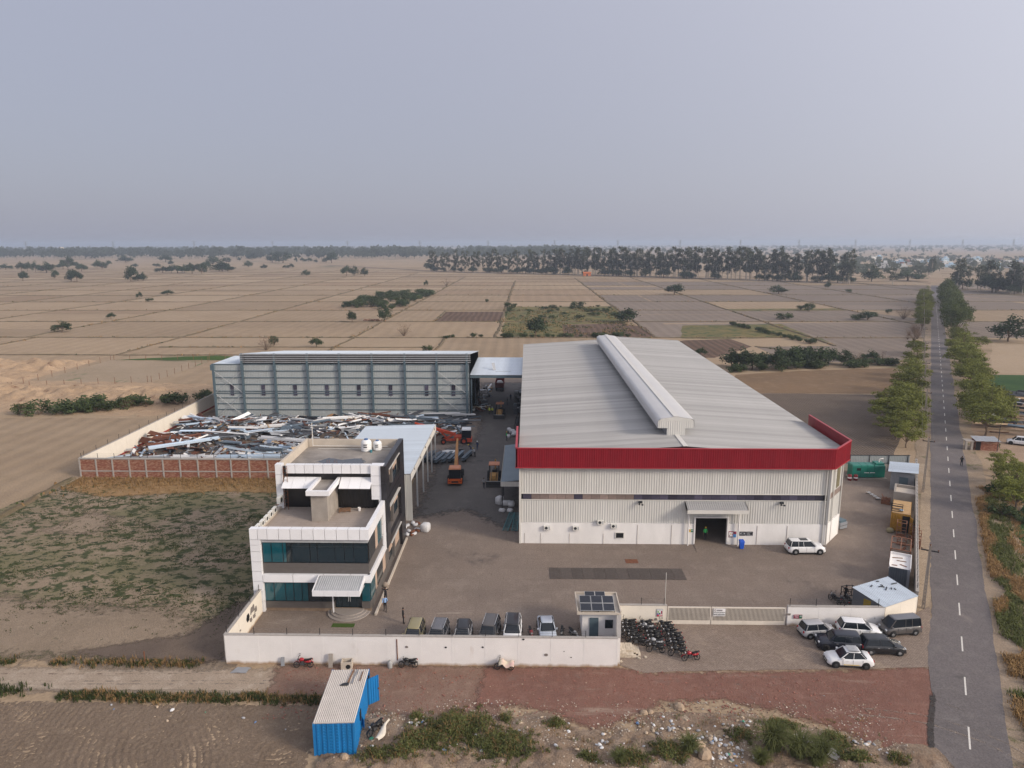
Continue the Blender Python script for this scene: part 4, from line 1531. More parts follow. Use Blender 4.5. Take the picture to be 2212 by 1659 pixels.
def tank(loc, s, label):
    o = thing('water_tank', label, 'water tank', loc)
    pf = [(0, 0), (.55, 0), (.58, .05)]
    for k in range(5):
        pf += [(.58, .08 + k * .2), (.62, .14 + k * .2), (.62, .2 + k * .2), (.58, .26 + k * .2)]
    pf += [(.58, 1.12), (.45, 1.3), (.24, 1.36), (0, 1.36)]
    MB().lathe(pf, n=24).build('body', M('white tank plastic', (.74, .74, .73), .45, .04, 2), o, True)
    MB().lathe([(.24, 1.35), (.24, 1.45), (.2, 1.49), (0, 1.49)], n=16).build('lid', M('blue tank lid', (.06, .13, .28), .5, .1), o)
    MB().box(-.2, .2, -.635, -.58, .55, .66).box(-.2, .2, -.635, -.58, .82, .93).build('mark', m_darkst, o)
    o.scale = (s, s, s)
    return o


tank((-18.76, 79.5, 11.25), 1.0, 'larger white ribbed water tank on the office roof')
tank((-17.55, 79.9, 11.25), .82, 'smaller white water tank nearer the black parapet')
o = MB().lathe([(0, 0), (.13, 0), (.16, .3), (0, .3)], n=12).build('bucket', M('teal plastic', (.05, .2, .25), .5, .1), loc=(-18.1, 78.9, 11.25))
T(o, 'small teal bucket beside the roof water tanks', 'bucket')
o = MB().lathe([(0, 0), (.14, 0), (.17, .36), (.15, .36), (.13, .05), (0, .05)], n=12).build('bucket', m_white, loc=(-17.6, 70.2, 7.51))
T(o, 'small white bucket on the office terrace', 'bucket')
pt = thing('wooden_pallet', 'brown wooden pallet lying on the terrace by the tower', 'pallet', (-19.1, 70.1, 7.52), R(12))
m_wood = M('weathered brown wood', (.20, .115, .07), .85, .25, 4)
for k in range(6):
    MB().box(-.6, .6, -.5 + k * .19, -.38 + k * .19, .1, .13).build('slat', m_wood, pt)
for x in (-.55, 0, .5):
    MB().box(x, x + .07, -.5, .6, 0, .1).build('bearer', m_wood, pt)
# kerb and planter strip by the side wall
kb = thing('planter_kerb', 'low concrete kerb along the black side of the office', 'kerb', (-14.5, 71, 0))
for k in range(9):
    MB().box(-.1, .1, -8.8 + k * 2.0, -6.83 + k * 2.0, .02, .25).build('kerb_stone', m_cream, kb)
o = MB().box(-18.2, -16.1, 60.05, 60.7, .022, .04).build('door_mat', M('green artificial turf', (.05, .085, .015), .95, .2, 20))
T(o, 'green grass-look mat before the office steps', 'mat')
# ------------------------------------------------------------------ boundary walls, gate, guard hut


def stained_wall(name, col, stain=(.36, .25, .16), h=.55):
    m = M(name, col, .88, .05, .7, bump=.2, bsc=9)
    nt = m.node_tree
    N, L = nt.nodes, nt.links
    b = N['Principled BSDF']
    src = b.inputs['Base Color'].links[0].from_socket
    ge = N.new('ShaderNodeNewGeometry')
    sp = N.new('ShaderNodeSeparateXYZ')
    L.new(ge.outputs['Position'], sp.inputs[0])
    no = N.new('ShaderNodeTexNoise')
    no.inputs['Scale'].default_value = 1.3
    no.inputs['Detail'].default_value = 6
    mp = N.new('ShaderNodeMapping')
    mp.inputs['Scale'].default_value = (1, 1, .35)
    L.new(ge.outputs['Position'], mp.inputs[0])
    L.new(mp.outputs[0], no.inputs[0])
    mr = N.new('ShaderNodeMapRange')
    mr.inputs[1].default_value = h
    mr.inputs[2].default_value = 0
    L.new(sp.outputs[2], mr.inputs[0])
    ad = N.new('ShaderNodeMath')
    ad.operation = 'MULTIPLY_ADD'
    L.new(mr.outputs[0], ad.inputs[0])
    ad.inputs[1].default_value = .75
    L.new(no.outputs[0], ad.inputs[2])
    r2 = N.new('ShaderNodeMapRange')
    r2.inputs[1].default_value = .66
    r2.inputs[2].default_value = 1.15
    L.new(ad.outputs[0], r2.inputs[0])
    mx = N.new('ShaderNodeMix')
    mx.data_type = 'RGBA'
    L.new(r2.outputs[0], mx.inputs[0])
    L.new(src, mx.inputs[6])
    mx.inputs[7].default_value = (*stain, 1)
    L.new(mx.outputs[2], b.inputs['Base Color'])
    return m


m_wallp = stained_wall('whitewashed wall', (.755, .73, .71), h=.42)
m_wallc = stained_wall('cream washed wall', (.74, .68, .59), h=.4)
m_coping = M('grey coping', (.36, .33, .30), .9, .15, 2)
m_iron = M('black iron', (.025, .024, .025), .6, .2, 4)
m_wire = M('fence wire', (.12, .115, .11), .5, .1)
m_hole = M('bare plaster scar', (.20, .175, .16), .95, .3, 5)


def wall_run(name, label, a, b, h, th, mat, panels, coping=True, posts=None, cat='wall', post_h=.6, wires=3, pil=.12):
    a, b = Vector(a), Vector(b)
    d = b - a
    L_ = d.length
    ang = math.atan2(d.y, d.x)
    o = thing(name, label, cat, (a.x, a.y, 0), ang)
    w_ = L_ / panels
    for k in range(panels):
        x0, x1 = k * w_, (k + 1) * w_
        MB().box(x0 + pil, x1 - pil, -th / 2, th / 2, 0, h).build('wall_panel', mat, o)
    for k in range(panels + 1):
        x = k * w_
        MB().box(max(0, x - pil + .004), min(L_, x + pil - .004), -th / 2 - .008, th / 2 + .008, 0, h).build('pilaster', mat, o)
    if coping:
        MB().box(-.02, L_ + .02, -th / 2 - .035, th / 2 + .035, h, h + .05).build('coping', m_coping, o)
    if posts:
        pm_ = MB().box(-.022, .022, -.022, .022, 0, post_h).mesh('fence_post', m_iron)
        for x in posts:
            inst('fence_post', pm_, o, (x, 0, h + .04))
        for k in range(wires):
            z = h + .1 + (post_h - .08) * (k + .5) / wires
            MB().tube((posts[0], 0, z), (posts[-1], 0, z), .007, n=4).build('wire', m_wire, o)
    return o


fw = wall_run('boundary_wall', 'long whitewashed front wall topped with thin wire fence', (-25.5, 54.2), (7.6, 54.2), 2.68, .24, m_wallp, 12, posts=[2.5 + 2.79 * k for k in range(11)])
for x, z, s in ((.0, 0, 0), (15.4, 1.75, .13), (18.7, 1.75, .1), (21.8, 1.8, .1), (27.1, 1.15, .17), (28.6, 1.5, .05), (29.2, .95, .06), (25.2, 2.55, .1)):
    if s:
        MB().prism([(s * (1 + .4 * noise.noise((k, x, z))) * math.cos(k * .8), s * .8 * (1 + .4 * noise.noise((k, z, x))) * math.sin(k * .8)) for k in range(8)], 0, .006).build('wall_scar', m_hole if s > .12 else m_black, fw).matrix_local = Matrix.Translation((x, -.145, z)) @ Matrix.Rotation(R(90), 4, 'X')
MB().box(14.55, 14.63, -.16, -.122, .5, 2.45).build('rust_streak', m_rust, fw)
lw = wall_run('boundary_wall', 'short cream side wall with a broken hole beside the office', (-25.62, 54.45), (-25.62, 62.5), 2.45, .22, m_wallc, 3, posts=[.4, 3.0, 5.6, 7.8])
MB().prism([(.38 * math.cos(k * 1.05), .42 * math.sin(k * 1.05)) for k in range(6)], 0, .012).build('wall_hole', m_black, lw).matrix_local = Matrix.Translation((4.6, -.12, 1.45)) @ Matrix.Rotation(R(90), 4, 'X')
for x, z, s in ((5.7, 1.7, .5), (6.4, 1.3, .35), (2.0, 1.2, .2), (5.2, .95, .3), (6.0, .9, .3), (2.8, 1.25, .15)):
    MB().prism(ragged([(-s, -s * .6), (s, -s * .7), (s * .8, s * .6), (-s * .7, s * .7)], .12, .14, x, 3), 0, .006).build('wall_scar', m_hole, lw).matrix_local = Matrix.Translation((x, -.125, z)) @ Matrix.Rotation(R(90), 4, 'X')
rw = wall_run('boundary_wall', 'white return wall between front corner and guard hut', (7.7, 54.35), (8.25, 58.35), 2.62, .22, m_wallp, 2)
w2 = wall_run('boundary_wall', 'whitewashed wall with a poster between hut and gate', (8.45, 61.2), (13.0, 61.2), 1.92, .24, m_wallc, 2, posts=[2.2, 4.3], post_h=.7)
for x, z, s in ((3.55, .55, .17), (3.0, .55, .06), (3.0, .35, .07), (4.15, .7, .06)):
    MB().prism(ragged([(-s, -s * .6), (s, -s * .7), (s * .8, s * .6), (-s * .7, s * .7)], .05, .05, x, 6), 0, .006).build('wall_scar', m_hole, w2).matrix_local = Matrix.Translation((x, -.145, z)) @ Matrix.Rotation(R(90), 4, 'X')
w3 = wall_run('boundary_wall', 'white wall behind parked cars with small red and green sign', (24.15, 61.15), (33.0, 61.15), 1.95, .26, m_wallp, 3, posts=[.2, 2.6, 5.2, 8.3], post_h=.75, wires=4)
for x, z, s in ((6.1, .9, .07), (6.1, .75, .06), (8.0, 1.0, .05), (8.0, .85, .06), (.05, 1.2, .2)):
    MB().prism(ragged([(-s, -s * .5), (s, -s * .5), (s, s * .5), (-s, s * .5)], .04, .03, x, 6), 0, .006).build('wall_scar', m_hole, w3).matrix_local = Matrix.Translation((x, -.155, z)) @ Matrix.Rotation(R(90), 4, 'X')
w4 = wall_run('boundary_wall', 'bright cream angled wall beside the grey parked van', (33.05, 61.2), (37.15, 63.4), 1.9, .22, m_wallc, 2, coping=False)
w5 = wall_run('boundary_wall', 'long grey concrete side wall with leaning iron posts beside the road', (37.35, 63.7), (60.0, 106.6), 2.2, .22, m_concr, 16, posts=[1.5 * k + .8 for k in range(32)], post_h=.55, wires=2)
# left white wall of the scrap yard
w6 = wall_run('boundary_wall', 'long cream wall with red base stripe left of the scrap heap', (-68.4, 103.0), (-68.4, 166.0), 2.95, .24, m_wallc, 20, posts=[1.0 + 3.2 * k for k in range(19)], post_h=.8, wires=2)
MB().box(0, 63, -.15, -.125, .1, .42).build('red_stripe', M('red oxide paint', (.32, .05, .035), .8, .15, 2), w6)
# brick wall


def brick_mat():
    m = M('red brick panel', (.24, .10, .065), .95, .3, 1.2, bump=0)
    nt = m.node_tree
    N, L = nt.nodes, nt.links
    b = N['Principled BSDF']
    tc = N.new('ShaderNodeNewGeometry')
    sp = N.new('ShaderNodeSeparateXYZ')
    cb = N.new('ShaderNodeCombineXYZ')
    L.new(tc.outputs['Position'], sp.inputs[0])
    L.new(sp.outputs[0], cb.inputs[0])
    L.new(sp.outputs[2], cb.inputs[1])
    bt = N.new('ShaderNodeTexBrick')
    bt.inputs['Scale'].default_value = 1.0
    bt.inputs['Brick Width'].default_value = .32
    bt.inputs['Row Height'].default_value = .13
    bt.inputs['Mortar Size'].default_value = .012
    bt.inputs['Color1'].default_value = (.25, .075, .045, 1)
    bt.inputs['Color2'].default_value = (.44, .27, .18, 1)
    bt.inputs['Mortar'].default_value = (.20, .15, .12, 1)
    bt.inputs['Bias'].default_value = -.2
    L.new(cb.outputs[0], bt.inputs[0])
    src = b.inputs['Base Color'].links[0].from_socket
    mx = N.new('ShaderNodeMix')
    mx.data_type = 'RGBA'
    mx.inputs[0].default_value = .15
    L.new(bt.outputs[0], mx.inputs[6])
    L.new(src, mx.inputs[7])
    L.new(mx.outputs[2], b.inputs['Base Color'])
    bp = N.new('ShaderNodeBump')
    bp.inputs['Strength'].default_value = .8
    bp.inputs['Distance'].default_value = .03
    L.new(bt.outputs['Fac'], bp.inputs['Height'])
    bp.invert = True
    L.new(bp.outputs[0], b.inputs['Normal'])
    return m


m_brick = brick_mat()
bw = thing('brick_wall', 'red brick wall in grey concrete frame before the scrap heap', 'wall', (-68.2, 102.5, 0))
BX = [-68.19, -65.67, -63.15, -60.56, -58.01, -55.37, -52.77, -50.02, -47.24, -44.94, -42.14, -39.34, -36.6, -33.9, -31.2, -28.6, -26.3]
for a, b in zip(BX, BX[1:]):
    for z0, z1 in ((.0, .95), (1.12, 2.88)):
        part(MB().box(a + .1, b - .1, 102.46, 102.66, z0, z1), 'brick_panel', m_brick, bw)
for x in BX:
    part(MB().box(x - .11, x + .11, 102.38, 102.7, 0, 3.0), 'concrete_post', m_coping, bw)
for a, b in zip(BX, BX[1:]):
    part(MB().box(a + .11, b - .11, 102.41, 102.68, .95, 1.12), 'tie_beam', m_coping, bw)
part(MB().box(-68.3, -26.2, 102.36, 102.72, 2.9, 3.08), 'top_beam', m_coping, bw)
for k in range(17):
    x = -67.9 + k * 2.55
    part(MB().beam((x, 102.55, 3.05), (x + .04, 102.45, 3.85), .05, .05), 'fence_post', m_iron, bw)
for k in range(3):
    part(MB().tube((-68, 102.52 - k * .03, 3.3 + k * .22), (-27, 102.52 - k * .03, 3.3 + k * .22), .008, n=4), 'wire', m_wire, bw)

# gate
gt = thing('gate', 'wide cream sliding gate of thin vertical bars with white sign', 'gate', (13.05, 61.15, 0))
m_gate = M('cream gate paint', (.66, .60, .52), .6, .1, 1.5)
bme = MB().box(-.022, .022, -.02, .02, .42, 1.7).mesh('gate_bar', m_gate)
for nm, x0, x1 in (('gate_leaf', 0.05, 4.05), ('gate_leaf', 4.13, 10.95)):
    gl = thing(nm, None, None)
    gl.parent = gt
    for a, b, z0, z1 in ((x0, x1, 1.68, 1.8), (x0, x0 + .09, .42, 1.68), (x1 - .09, x1, .42, 1.68)):
        MB().box(a, b, -.04, .04, z0, z1).build('frame_rail', m_gate, gl)
    MB().box(x0, x1, -.035, .035, .05, .42).build('kick_plate', m_gate, gl)
    k = x0 + .16
    while k < x1 - .12:
        inst('gate_bar', bme, gl, (k, 0, 0))
        k += .118
    MB().box(x0 + .1, x1 - .1, .05, .06, .42, 1.68).build('backing_sheet', M('grey brown gate sheet', (.21, .185, .17), .8, .15, 2), gl)
o = notice('gate_sign', 'white company sign with round emblem and lettering on the gate', 'sign', 17.32, 18.42, 61.05, .93, 1.68, M('white sign board', (.78, .77, .77), .5, .03), [
    (.07, .19, .66, .92, M('brown emblem', (.12, .07, .06), .6, .1)), (.11, .2, .74, .84, p_w), (.24, .74, .76, .87, M('dark grey lettering', (.10, .09, .10), .6, .1)), (.24, .74, .68, .70, MATS['dark grey lettering']),
    (.03, .27, .51, .57, p_k), (.29, .47, .51, .57, p_k), (.49, .68, .51, .57, p_k), (.7, .84, .51, .57, p_k), (.86, .96, .51, .56, p_k), (.03, .92, .42, .45, m_galv), (.05, .15, .31, .35, m_galv), (.2, .62, .31, .35, m_galv), (.68, .96, .31, .35, m_galv), (.03, .33, .17, .24, p_k), (.37, .96, .17, .24, p_k), (.3, .8, .07, .09, m_galv)])
notice('poster', 'small colourful poster with red foot on the wall left of gate', 'poster', 12.08, 12.62, 61.03, .85, 1.62, M('poster grey', (.25, .27, .28), .6, .05), [
    (.05, .95, .25, .98, p_w), (.05, .95, .03, .25, p_r), (.1, .9, .82, .93, m_galv), (.1, .38, .5, .75, p_lg), (.35, .6, .3, .5, p_g), (.04, .3, .25, .45, p_v), (.7, .92, .35, .75, p_m), (.35, .85, .06, .14, p_w)])
notice('wall_sign', 'small maroon and green sign on wall above the silver hatchback', 'sign', 24.7, 25.48, 60.96, .82, 1.2, p_m, [(.64, .98, .05, .95, p_g), (.05, .6, .78, .85, p_w), (.08, .58, .55, .62, m_galv), (.12, .55, .35, .4, p_w), (.1, .55, .15, .2, m_galv), (.7, .95, .5, .58, p_w), (.75, .92, .7, .85, m_galv)])
fp = MB().tube((13.6, 64.83, 0), (13.6, 64.83, 3.4), .03, .025, 8).build('flag_pole', m_flash)
T(fp, 'thin bare white pole standing just inside the gate', 'pole')

# guard hut with solar panels
gh = thing('guard_hut', 'small white guard hut with solar panels on its flat roof', 'hut', (6.4, 59.8, 0))
part(MB().box(4.95, 8.15, 58.5, 61.3, 0, 2.62), 'wall', m_wallp, gh)
part(MB().box(4.45, 8.35, 58.05, 61.6, 2.62, 2.82), 'roof_slab', m_cream, gh)
for x0, x1, y0, y1 in ((4.45, 8.35, 61.5, 61.6), (4.45, 4.55, 58.05, 61.5), (8.25, 8.35, 58.05, 61.5)):
    part(MB().box(x0, x1, y0, y1, 2.82, 3.0), 'parapet', m_cream, gh)
m_pv = glass_mat('solar cell glass', (.012, .014, .022), .12, .7)
for row, (y0, z0, xs_) in enumerate(((58.1, 2.98, (4.75, 5.78, 6.81)), (59.05, 3.22, (4.75, 5.78, 6.81)), (60.1, 3.1, (5.3, 6.25)))):
    for x in xs_:
        wd = 1.0 if row < 2 else .92
        sp_ = thing('solar_panel', None, None, (x - 6.4, y0 - 59.8, z0))
        sp_.parent = gh
        ln = .93
        sp_.rotation_euler.x = R(14)
        MB().box(0, wd, 0, ln, 0, .03).build('frame', m_galv, sp_)
        MB().box(.025, wd - .025, .025, ln - .025, .03, .036).build('cells', m_pv, sp_)
for x in (4.85, 6.3, 7.75):
    part(MB().box(x, x + .05, 58.15, 58.2, 2.82, 3.0), 'panel_leg', m_darkst, gh)
    part(MB().box(x, x + .05, 59.9, 59.95, 2.82, 3.4), 'panel_leg', m_darkst, gh)
part(MB().box(5.6, 6.4, 58.44, 58.5, .1, 2.1), 'door', m_greybl, gh)
part(MB().box(7.0, 7.7, 58.45, 58.5, 1.1, 1.9), 'window', m_tealdark, gh)

# ------------------------------------------------------------------ things along the east wall
RA = -math.atan2(rd.x, rd.y)
gs = thing('generator', 'large green generator canopy with pale exhaust pipe by rear fence', 'generator', (51.4, 104.2, 0))
m_gen = M('green generator paint', (.010, .155, .115), .4, .1, 1, spec=.45)
MB().box(-2.7, 2.7, -1.0, .9, 0, .15).build('base', m_concr, gs)
MB().loft([[(-2.55, -.85, .3), (2.3, -.85, .3), (2.3, .8, .3), (-2.55, .8, .3)], [(-2.55, -.85, 2.05), (2.3, -.85, 2.05), (2.3, .8, 2.05), (-2.55, .8, 2.05)], [(-2.45, -.7, 2.2), (2.2, -.7, 2.2), (2.2, .68, 2.2), (-2.45, .68, 2.2)]]).build('enclosure', m_gen, gs)
MB().box(1.0, 2.2, -.7, .65, 2.2, 2.45).build('exhaust_hood', m_gen, gs)
for x in (-1.3, -.3, .7):
    MB().box(x - .015, x + .015, -.86, .6, .35, 2.215).build('panel_joint', M('dark green joint', (.004, .05, .04), .5, .1), gs)
MB().box(-1.9, -1.3, -.875, -.85, 1.35, 1.75).build('control_window', m_black, gs)
for x in (-.75, .1):
    MB().box(x, x + .7, -.87, -.85, .98, 1.08).build('white_label', p_w, gs)
MB().path([(1.7, 0, 2.4), (1.7, 0, 2.75), (1.85, 0, 2.95), (2.3, 0, 2.98)], .1, 10).build('exhaust_pipe', m_flash, gs)
for k, x in enumerate((48.3, 49.2)):
    dr = thing('oil_drum', ('maroon and white oil drum farther from the generator', 'maroon and white oil drum touching the green generator')[k], 'drum', (x, 102.85, .02), group='oil drums by the generator')
    MB().lathe([(0, 0), (.28, 0), (.29, .25), (.3, .27), (.29, .29), (.29, .55), (.3, .57), (.29, .59), (.28, .85), (0, .85)], n=16).build('body', M('maroon drum', (.20, .018, .022), .5, .1), dr, True)
    MB().lathe([(.296, .33), (.301, .36), (.301, .5), (.296, .53)], n=16).build('white_band', p_w, dr)
# rear sheet fence
rf = thing('sheet_fence', 'grey corrugated sheet fence behind the green generator', 'fence', (49.5, 107.6, 0))
MB().corr((-11, 0, 1.0), (21, 0, 0), (0, 0, 1.5), (0, -1, 0), .25, .04).build('sheeting', m_shedclad, rf)
MB().box(-11, 10, -.1, .1, 0, 1.0).build('base_wall', m_concr, rf)
for k in range(8):
    MB().box(-11 + k * 2.95, -10.93 + k * 2.95, -.12, -.05, 0, 2.6).build('post', m_darkst, rf)
MB().box(-11, 10, -.1, -.04, 2.46, 2.54).build('top_rail', m_darkst, rf)
MB().box(-11, 10, -.1, -.04, 1.2, 1.27).build('mid_rail', m_darkst, rf)
# kiosk
ki = thing('metal_kiosk', 'grey sheet metal kiosk with pale sloping roof near generator', 'kiosk', (54.6, 100.0, 0), RA)
m_kgrey = M('grey sheet', (.25, .26, .28), .5, .1, 1)
MB().corr((-1.5, -2.1, 0), (3.0, 0, 0), (0, 0, 2.7), (0, -1, 0), .22, .03).build('front_wall', m_kgrey, ki)
MB().box(-1.5, 1.5, -2.05, 2.1, 0, 2.6).build('body', m_kgrey, ki)
MB().box(-.4, .7, -2.16, -2.13, .1, 2.1).build('door', m_greybl, ki)
km = MB().corr((-1.9, -2.7, 2.85), (0, 1.06, 0), (3.8, 0, .25), (0, 0, 1), .26, .035).mesh('roof_sheet', m_blueroof)
for k in range(5):
    inst('roof_sheet', km, ki, (0, k * 1.06, 0))
# concrete tank
ct = thing('concrete_tank', 'open-topped grey concrete tank between kiosk and yellow container', 'tank', (51.4, 93.0, 0), RA)
for x0, x1, y0, y1 in ((-1.4, 1.4, -1.9, -1.65), (-1.4, 1.4, 1.65, 1.9), (-1.4, -1.15, -1.65, 1.65), (1.15, 1.4, -1.65, 1.65)):
    MB().box(x0, x1, y0, y1, 0, 2.15).build('side_wall', m_concr, ct)
MB().box(-1.15, 1.15, -1.65, 1.65, 0, 1.75).build('tank_cover', m_cream, ct)


def corr_box(o, wx, wy, h, mat, topmat, pitch=.28, ribs='long'):
    """container body: corrugated sides, frame posts, roof"""
    for (og, u, nn) in (((-wx / 2, -wy / 2, .12), (wx, 0, 0), (0, -1, 0)), ((wx / 2, -wy / 2, .12), (0, wy, 0), (1, 0, 0)), ((wx / 2, wy / 2, .12), (-wx, 0, 0), (0, 1, 0)), ((-wx / 2, wy / 2, .12), (0, -wy, 0), (-1, 0, 0))):
        MB().corr(og, u, (0, 0, h - .2), nn, pitch, .045, t=.03).build('side_panel', mat, o)
    for sx in (-1, 1):
        for sy in (-1, 1):
            MB().box(sx * wx / 2 - .06, sx * wx / 2 + .06, sy * wy / 2 - .06, sy * wy / 2 + .06, 0, h).build('corner_post', mat, o)
    MB().box(-wx / 2, wx / 2, -wy / 2, wy / 2, h - .09, h).build('roof', topmat, o)


oc = thing('yellow_container', 'ochre yellow store container with its door ajar by east wall', 'container', (46.95, 85.45, 0), RA)
m_och = M('ochre container paint', (.36, .19, .028), .6, .25, 1.5)
corr_box(oc, 2.0, 5.0, 2.45, m_och, M('rusty tan roof', (.42, .27, .13), .85, .3, .8))
MB().box(.2, 1.0, -2.6, -2.56, .15, 2.2).build('door_opening', m_black, oc)
MB().box(-.03, .03, -.75, 0, .15, 2.2).build('open_door', m_och, oc, loc=(1.0, -2.55, 0), rz=R(25))
rk = thing('steel_rack', 'black open steel frame standing on the yellow container roof', 'rack', (45.7, 84.2, 2.46), RA)
for x in (-.6, .6):
    for y in (-.35, .35):
        MB().box(x - .03, x + .03, y - .03, y + .03, 0, .75).build('post', m_iron, rk)
for z in (.05, .4, .72):
    for y in (-.35, .35):
        MB().box(-.6, .6, y - .03, y + .03, z - .03, z + .03).build('rail', m_iron, rk)
o = MB().lathe([(0, 0), (.15, .02), (.24, .1), (.15, .18), (0, .2)], n=9).build('blue_bag', M('pale blue bag', (.3, .42, .58), .7, .2, 4), loc=(46.2, 84.1, 2.47))
T(o, 'pale blue bag lying on the yellow container roof', 'bag')
# rusty stillages


def stillage(loc, rz, w_, d_, h_, label):
    o = thing('steel_stillage', label, 'stillage', loc, rz, 'rusty stillages by the east wall')
    t_ = .035
    for sx in (-1, 1):
        for sy in (-1, 1):
            MB().box(sx * w_ / 2 - t_, sx * w_ / 2 + t_, sy * d_ / 2 - t_, sy * d_ / 2 + t_, 0, h_).build('post', m_rack, o)
    for z in (.08, h_ * .5, h_ - .04):
        for sy in (-1, 1):
            MB().box(-w_ / 2, w_ / 2, sy * d_ / 2 - t_, sy * d_ / 2 + t_, z - t_, z + t_).build('rail', m_rack, o)
        for sx in (-1, 1):
            MB().box(sx * w_ / 2 - t_, sx * w_ / 2 + t_, -d_ / 2, d_ / 2, z - t_, z + t_).build('rail', m_rack, o)
    MB().box(-t_, t_, -d_ / 2, -d_ / 2 + t_, .05, h_).build('rail', m_rack, o)
    MB().box(-w_ / 2, w_ / 2, -d_ / 2, d_ / 2, .06, .09).build('deck', m_rust, o)
    return o


m_rack = M('brown rack paint', (.24, .115, .07), .8, .3, 3)
stl = ((45.3, 82.0, 1.0, 1.0, 1.9, 'tall rusty stillage just before the yellow container door'), (46.4, 81.2, 1.0, 1.0, 1.7, 'rusty stillage against the wall beside the tall one'), (46.1, 80.1, .95, .95, 1.45, 'third rusty stillage along the east wall'), (45.4, 78.9, .95, .95, 1.2, 'fourth rusty stillage along the east wall'), (44.2, 79.7, .95, .9, .75, 'low rusty stillage on the yard side of the row'))
for x, y, a, b, c, l in stl:
    stillage((x, y, .02), RA, a, b, c, l)
cg = thing('frame_cage', 'open rusty pipe cage holding scrap beside the east wall', 'cage', (41.45, 74.75, 0), RA)
for x in (-.95, .95):
    for y in (-1.9, 0, 1.9):
        MB().box(x - .05, x + .05, y - .05, y + .05, 0, 2.25).build('post', m_rack, cg)
    MB().box(x - .05, x + .05, -1.9, 1.9, 2.18, 2.28).build('top_rail', m_rack, cg)
for y in (-1.9, 0, 1.9):
    MB().box(-.95, .95, y - .05, y + .05, 2.18, 2.28).build('top_rail', m_rack, cg)
MB().box(-.04, .04, -1.9, 1.9, 2.19, 2.27).build('top_rail', m_rack, cg)
for k in range(6):
    q = random.Random(k)
    o = MB()
    o.beam((q.uniform(-.7, .7), q.uniform(-1.6, 1.6), .2 + .2 * k), (q.uniform(-.7, .7), q.uniform(-1.6, 1.6), .3 + .2 * k), .25, .15)
    o.build('scrap_piece', m_rust if k % 2 else m_rack, cg)
wc = thing('site_cabin', 'roofless white-topped cabin with dark ribbed front by east wall', 'cabin', (39.1, 70.3, 0), RA)
m_dkc = M('slate ribbed sheet', (.10, .115, .135), .5, .12, 1)
MB().corr((-.95, -1.85, 0), (1.65, 0, 0), (0, 0, 2.2), (0, -1, 0), .2, .05).build('front_wall', m_dkc, wc)
MB().box(.7, .95, -1.88, -1.8, 0, 2.2).build('front_trim', m_kgrey, wc)
MB().box(-.95, .95, -1.78, 1.85, 0, 2.15).build('body', m_white, wc)
for x0, x1, y0, y1 in ((-1.0, -.92, -1.85, 1.9), (.92, 1.0, -1.85, 1.9), (-.92, .92, 1.82, 1.9)):
    MB().box(x0, x1, y0, y1, 2.0, 2.4).build('rim', m_white, wc)
for x, y, a, c, mt in ((-.3, .9, 1.0, 20, m_wood), (.3, -.9, .7, -30, m_rack), (-.5, -1.2, .5, 10, m_rack), (.1, .2, .9, 5, m_wood)):
    MB().box(-a / 2, a / 2, -.08, .08, 0, .03).build('loose_board', mt, wc, loc=(x, y, 2.16), rz=R(c))
# lean-to shed at the gate corner
ls_ = thing('corner_shed', 'low shed with pale blue ribbed roof at the wall corner', 'shed', (34.2, 63.3, 0))
A_, B_, C_, D_ = Vector((32.95, 60.98, 2.0)), Vector((37.2, 63.2, 2.0)), Vector((35.6, 65.9, 2.65)), Vector((31.1, 63.6, 2.65))
nr = 11
for k in range(nr):
    u0, u1 = k / nr, (k + 1) / nr
    o_ = A_.lerp(B_, u0)
    mb = MB()
    mb.corr(o_, A_.lerp(B_, u1) - o_, D_.lerp(C_, u0) - o_, (0, 0, 1), .2, .035)
    part(mb, 'roof_sheet', m_blueroof, ls_)
mb = MB()
mb.add([(32.98, 61.3, 0), (31.2, 63.6, 0), (31.2, 63.6, 2.6), (32.98, 61.3, 2.0)], [(0, 1, 2, 3), (3, 2, 1, 0)])
part(mb, 'side_wall', m_kgrey, ls_)
mb = MB()
mb.add([(31.2, 63.6, 0), (35.5, 65.8, 0), (35.5, 65.8, 2.6), (31.2, 63.6, 2.6)], [(0, 1, 2, 3), (3, 2, 1, 0)])
part(mb, 'rear_wall', m_kgrey, ls_)
mb = MB()
mb.add([(32.28, 62.16, 1.0), (31.85, 62.7, 1.0), (31.85, 62.7, 2.0), (32.28, 62.16, 2.0)], [(3, 2, 1, 0), (0, 1, 2, 3)])
part(mb, 'yellow_sign', p_y, ls_).location += Vector((-.03, -.03, 0))
for k in range(9):
    q = random.Random(40 + k)
    u, v = q.uniform(.35, .95), q.uniform(.45, .98)
    p = A_.lerp(B_, u).lerp(D_.lerp(C_, u), v)
    part(MB().obox(Matrix.Translation(p + Vector((0, 0, .08))) @ Matrix.Rotation(q.uniform(0, 6), 4, 'Z'), q.uniform(.1, .8), .09, .06), 'roof_litter', m_darkst, ls_)
o = thing('machine_stand', 'black welded frame behind the corner shed', 'stand', (32.2, 66.4, .02), .2)
for x in (-.6, .6):
    for y in (-.4, .4):
        MB().box(x - .03, x + .03, y - .03, y + .03, 0, 1.2).build('post', m_iron, o)
for y in (-.4, .4):
    MB().box(-.6, .6, y - .03, y + .03, 1.15, 1.21).build('rail', m_iron, o)
    MB().box(-.6, .6, y - .03, y + .03, .5, .56).build('rail', m_iron, o)
for x in (-.6, .6):
    MB().box(x - .03, x + .03, -.4, .4, 1.15, 1.21).build('rail', m_iron, o)
o = thing('grey_cabinet', 'dark grey machine cabinet half hidden behind the chamfered corner', 'cabinet', (38.9, 84.6, .02), .5)
MB().box(-.6, .7, -.7, .7, .1, .9).build('body', m_kgrey, o)
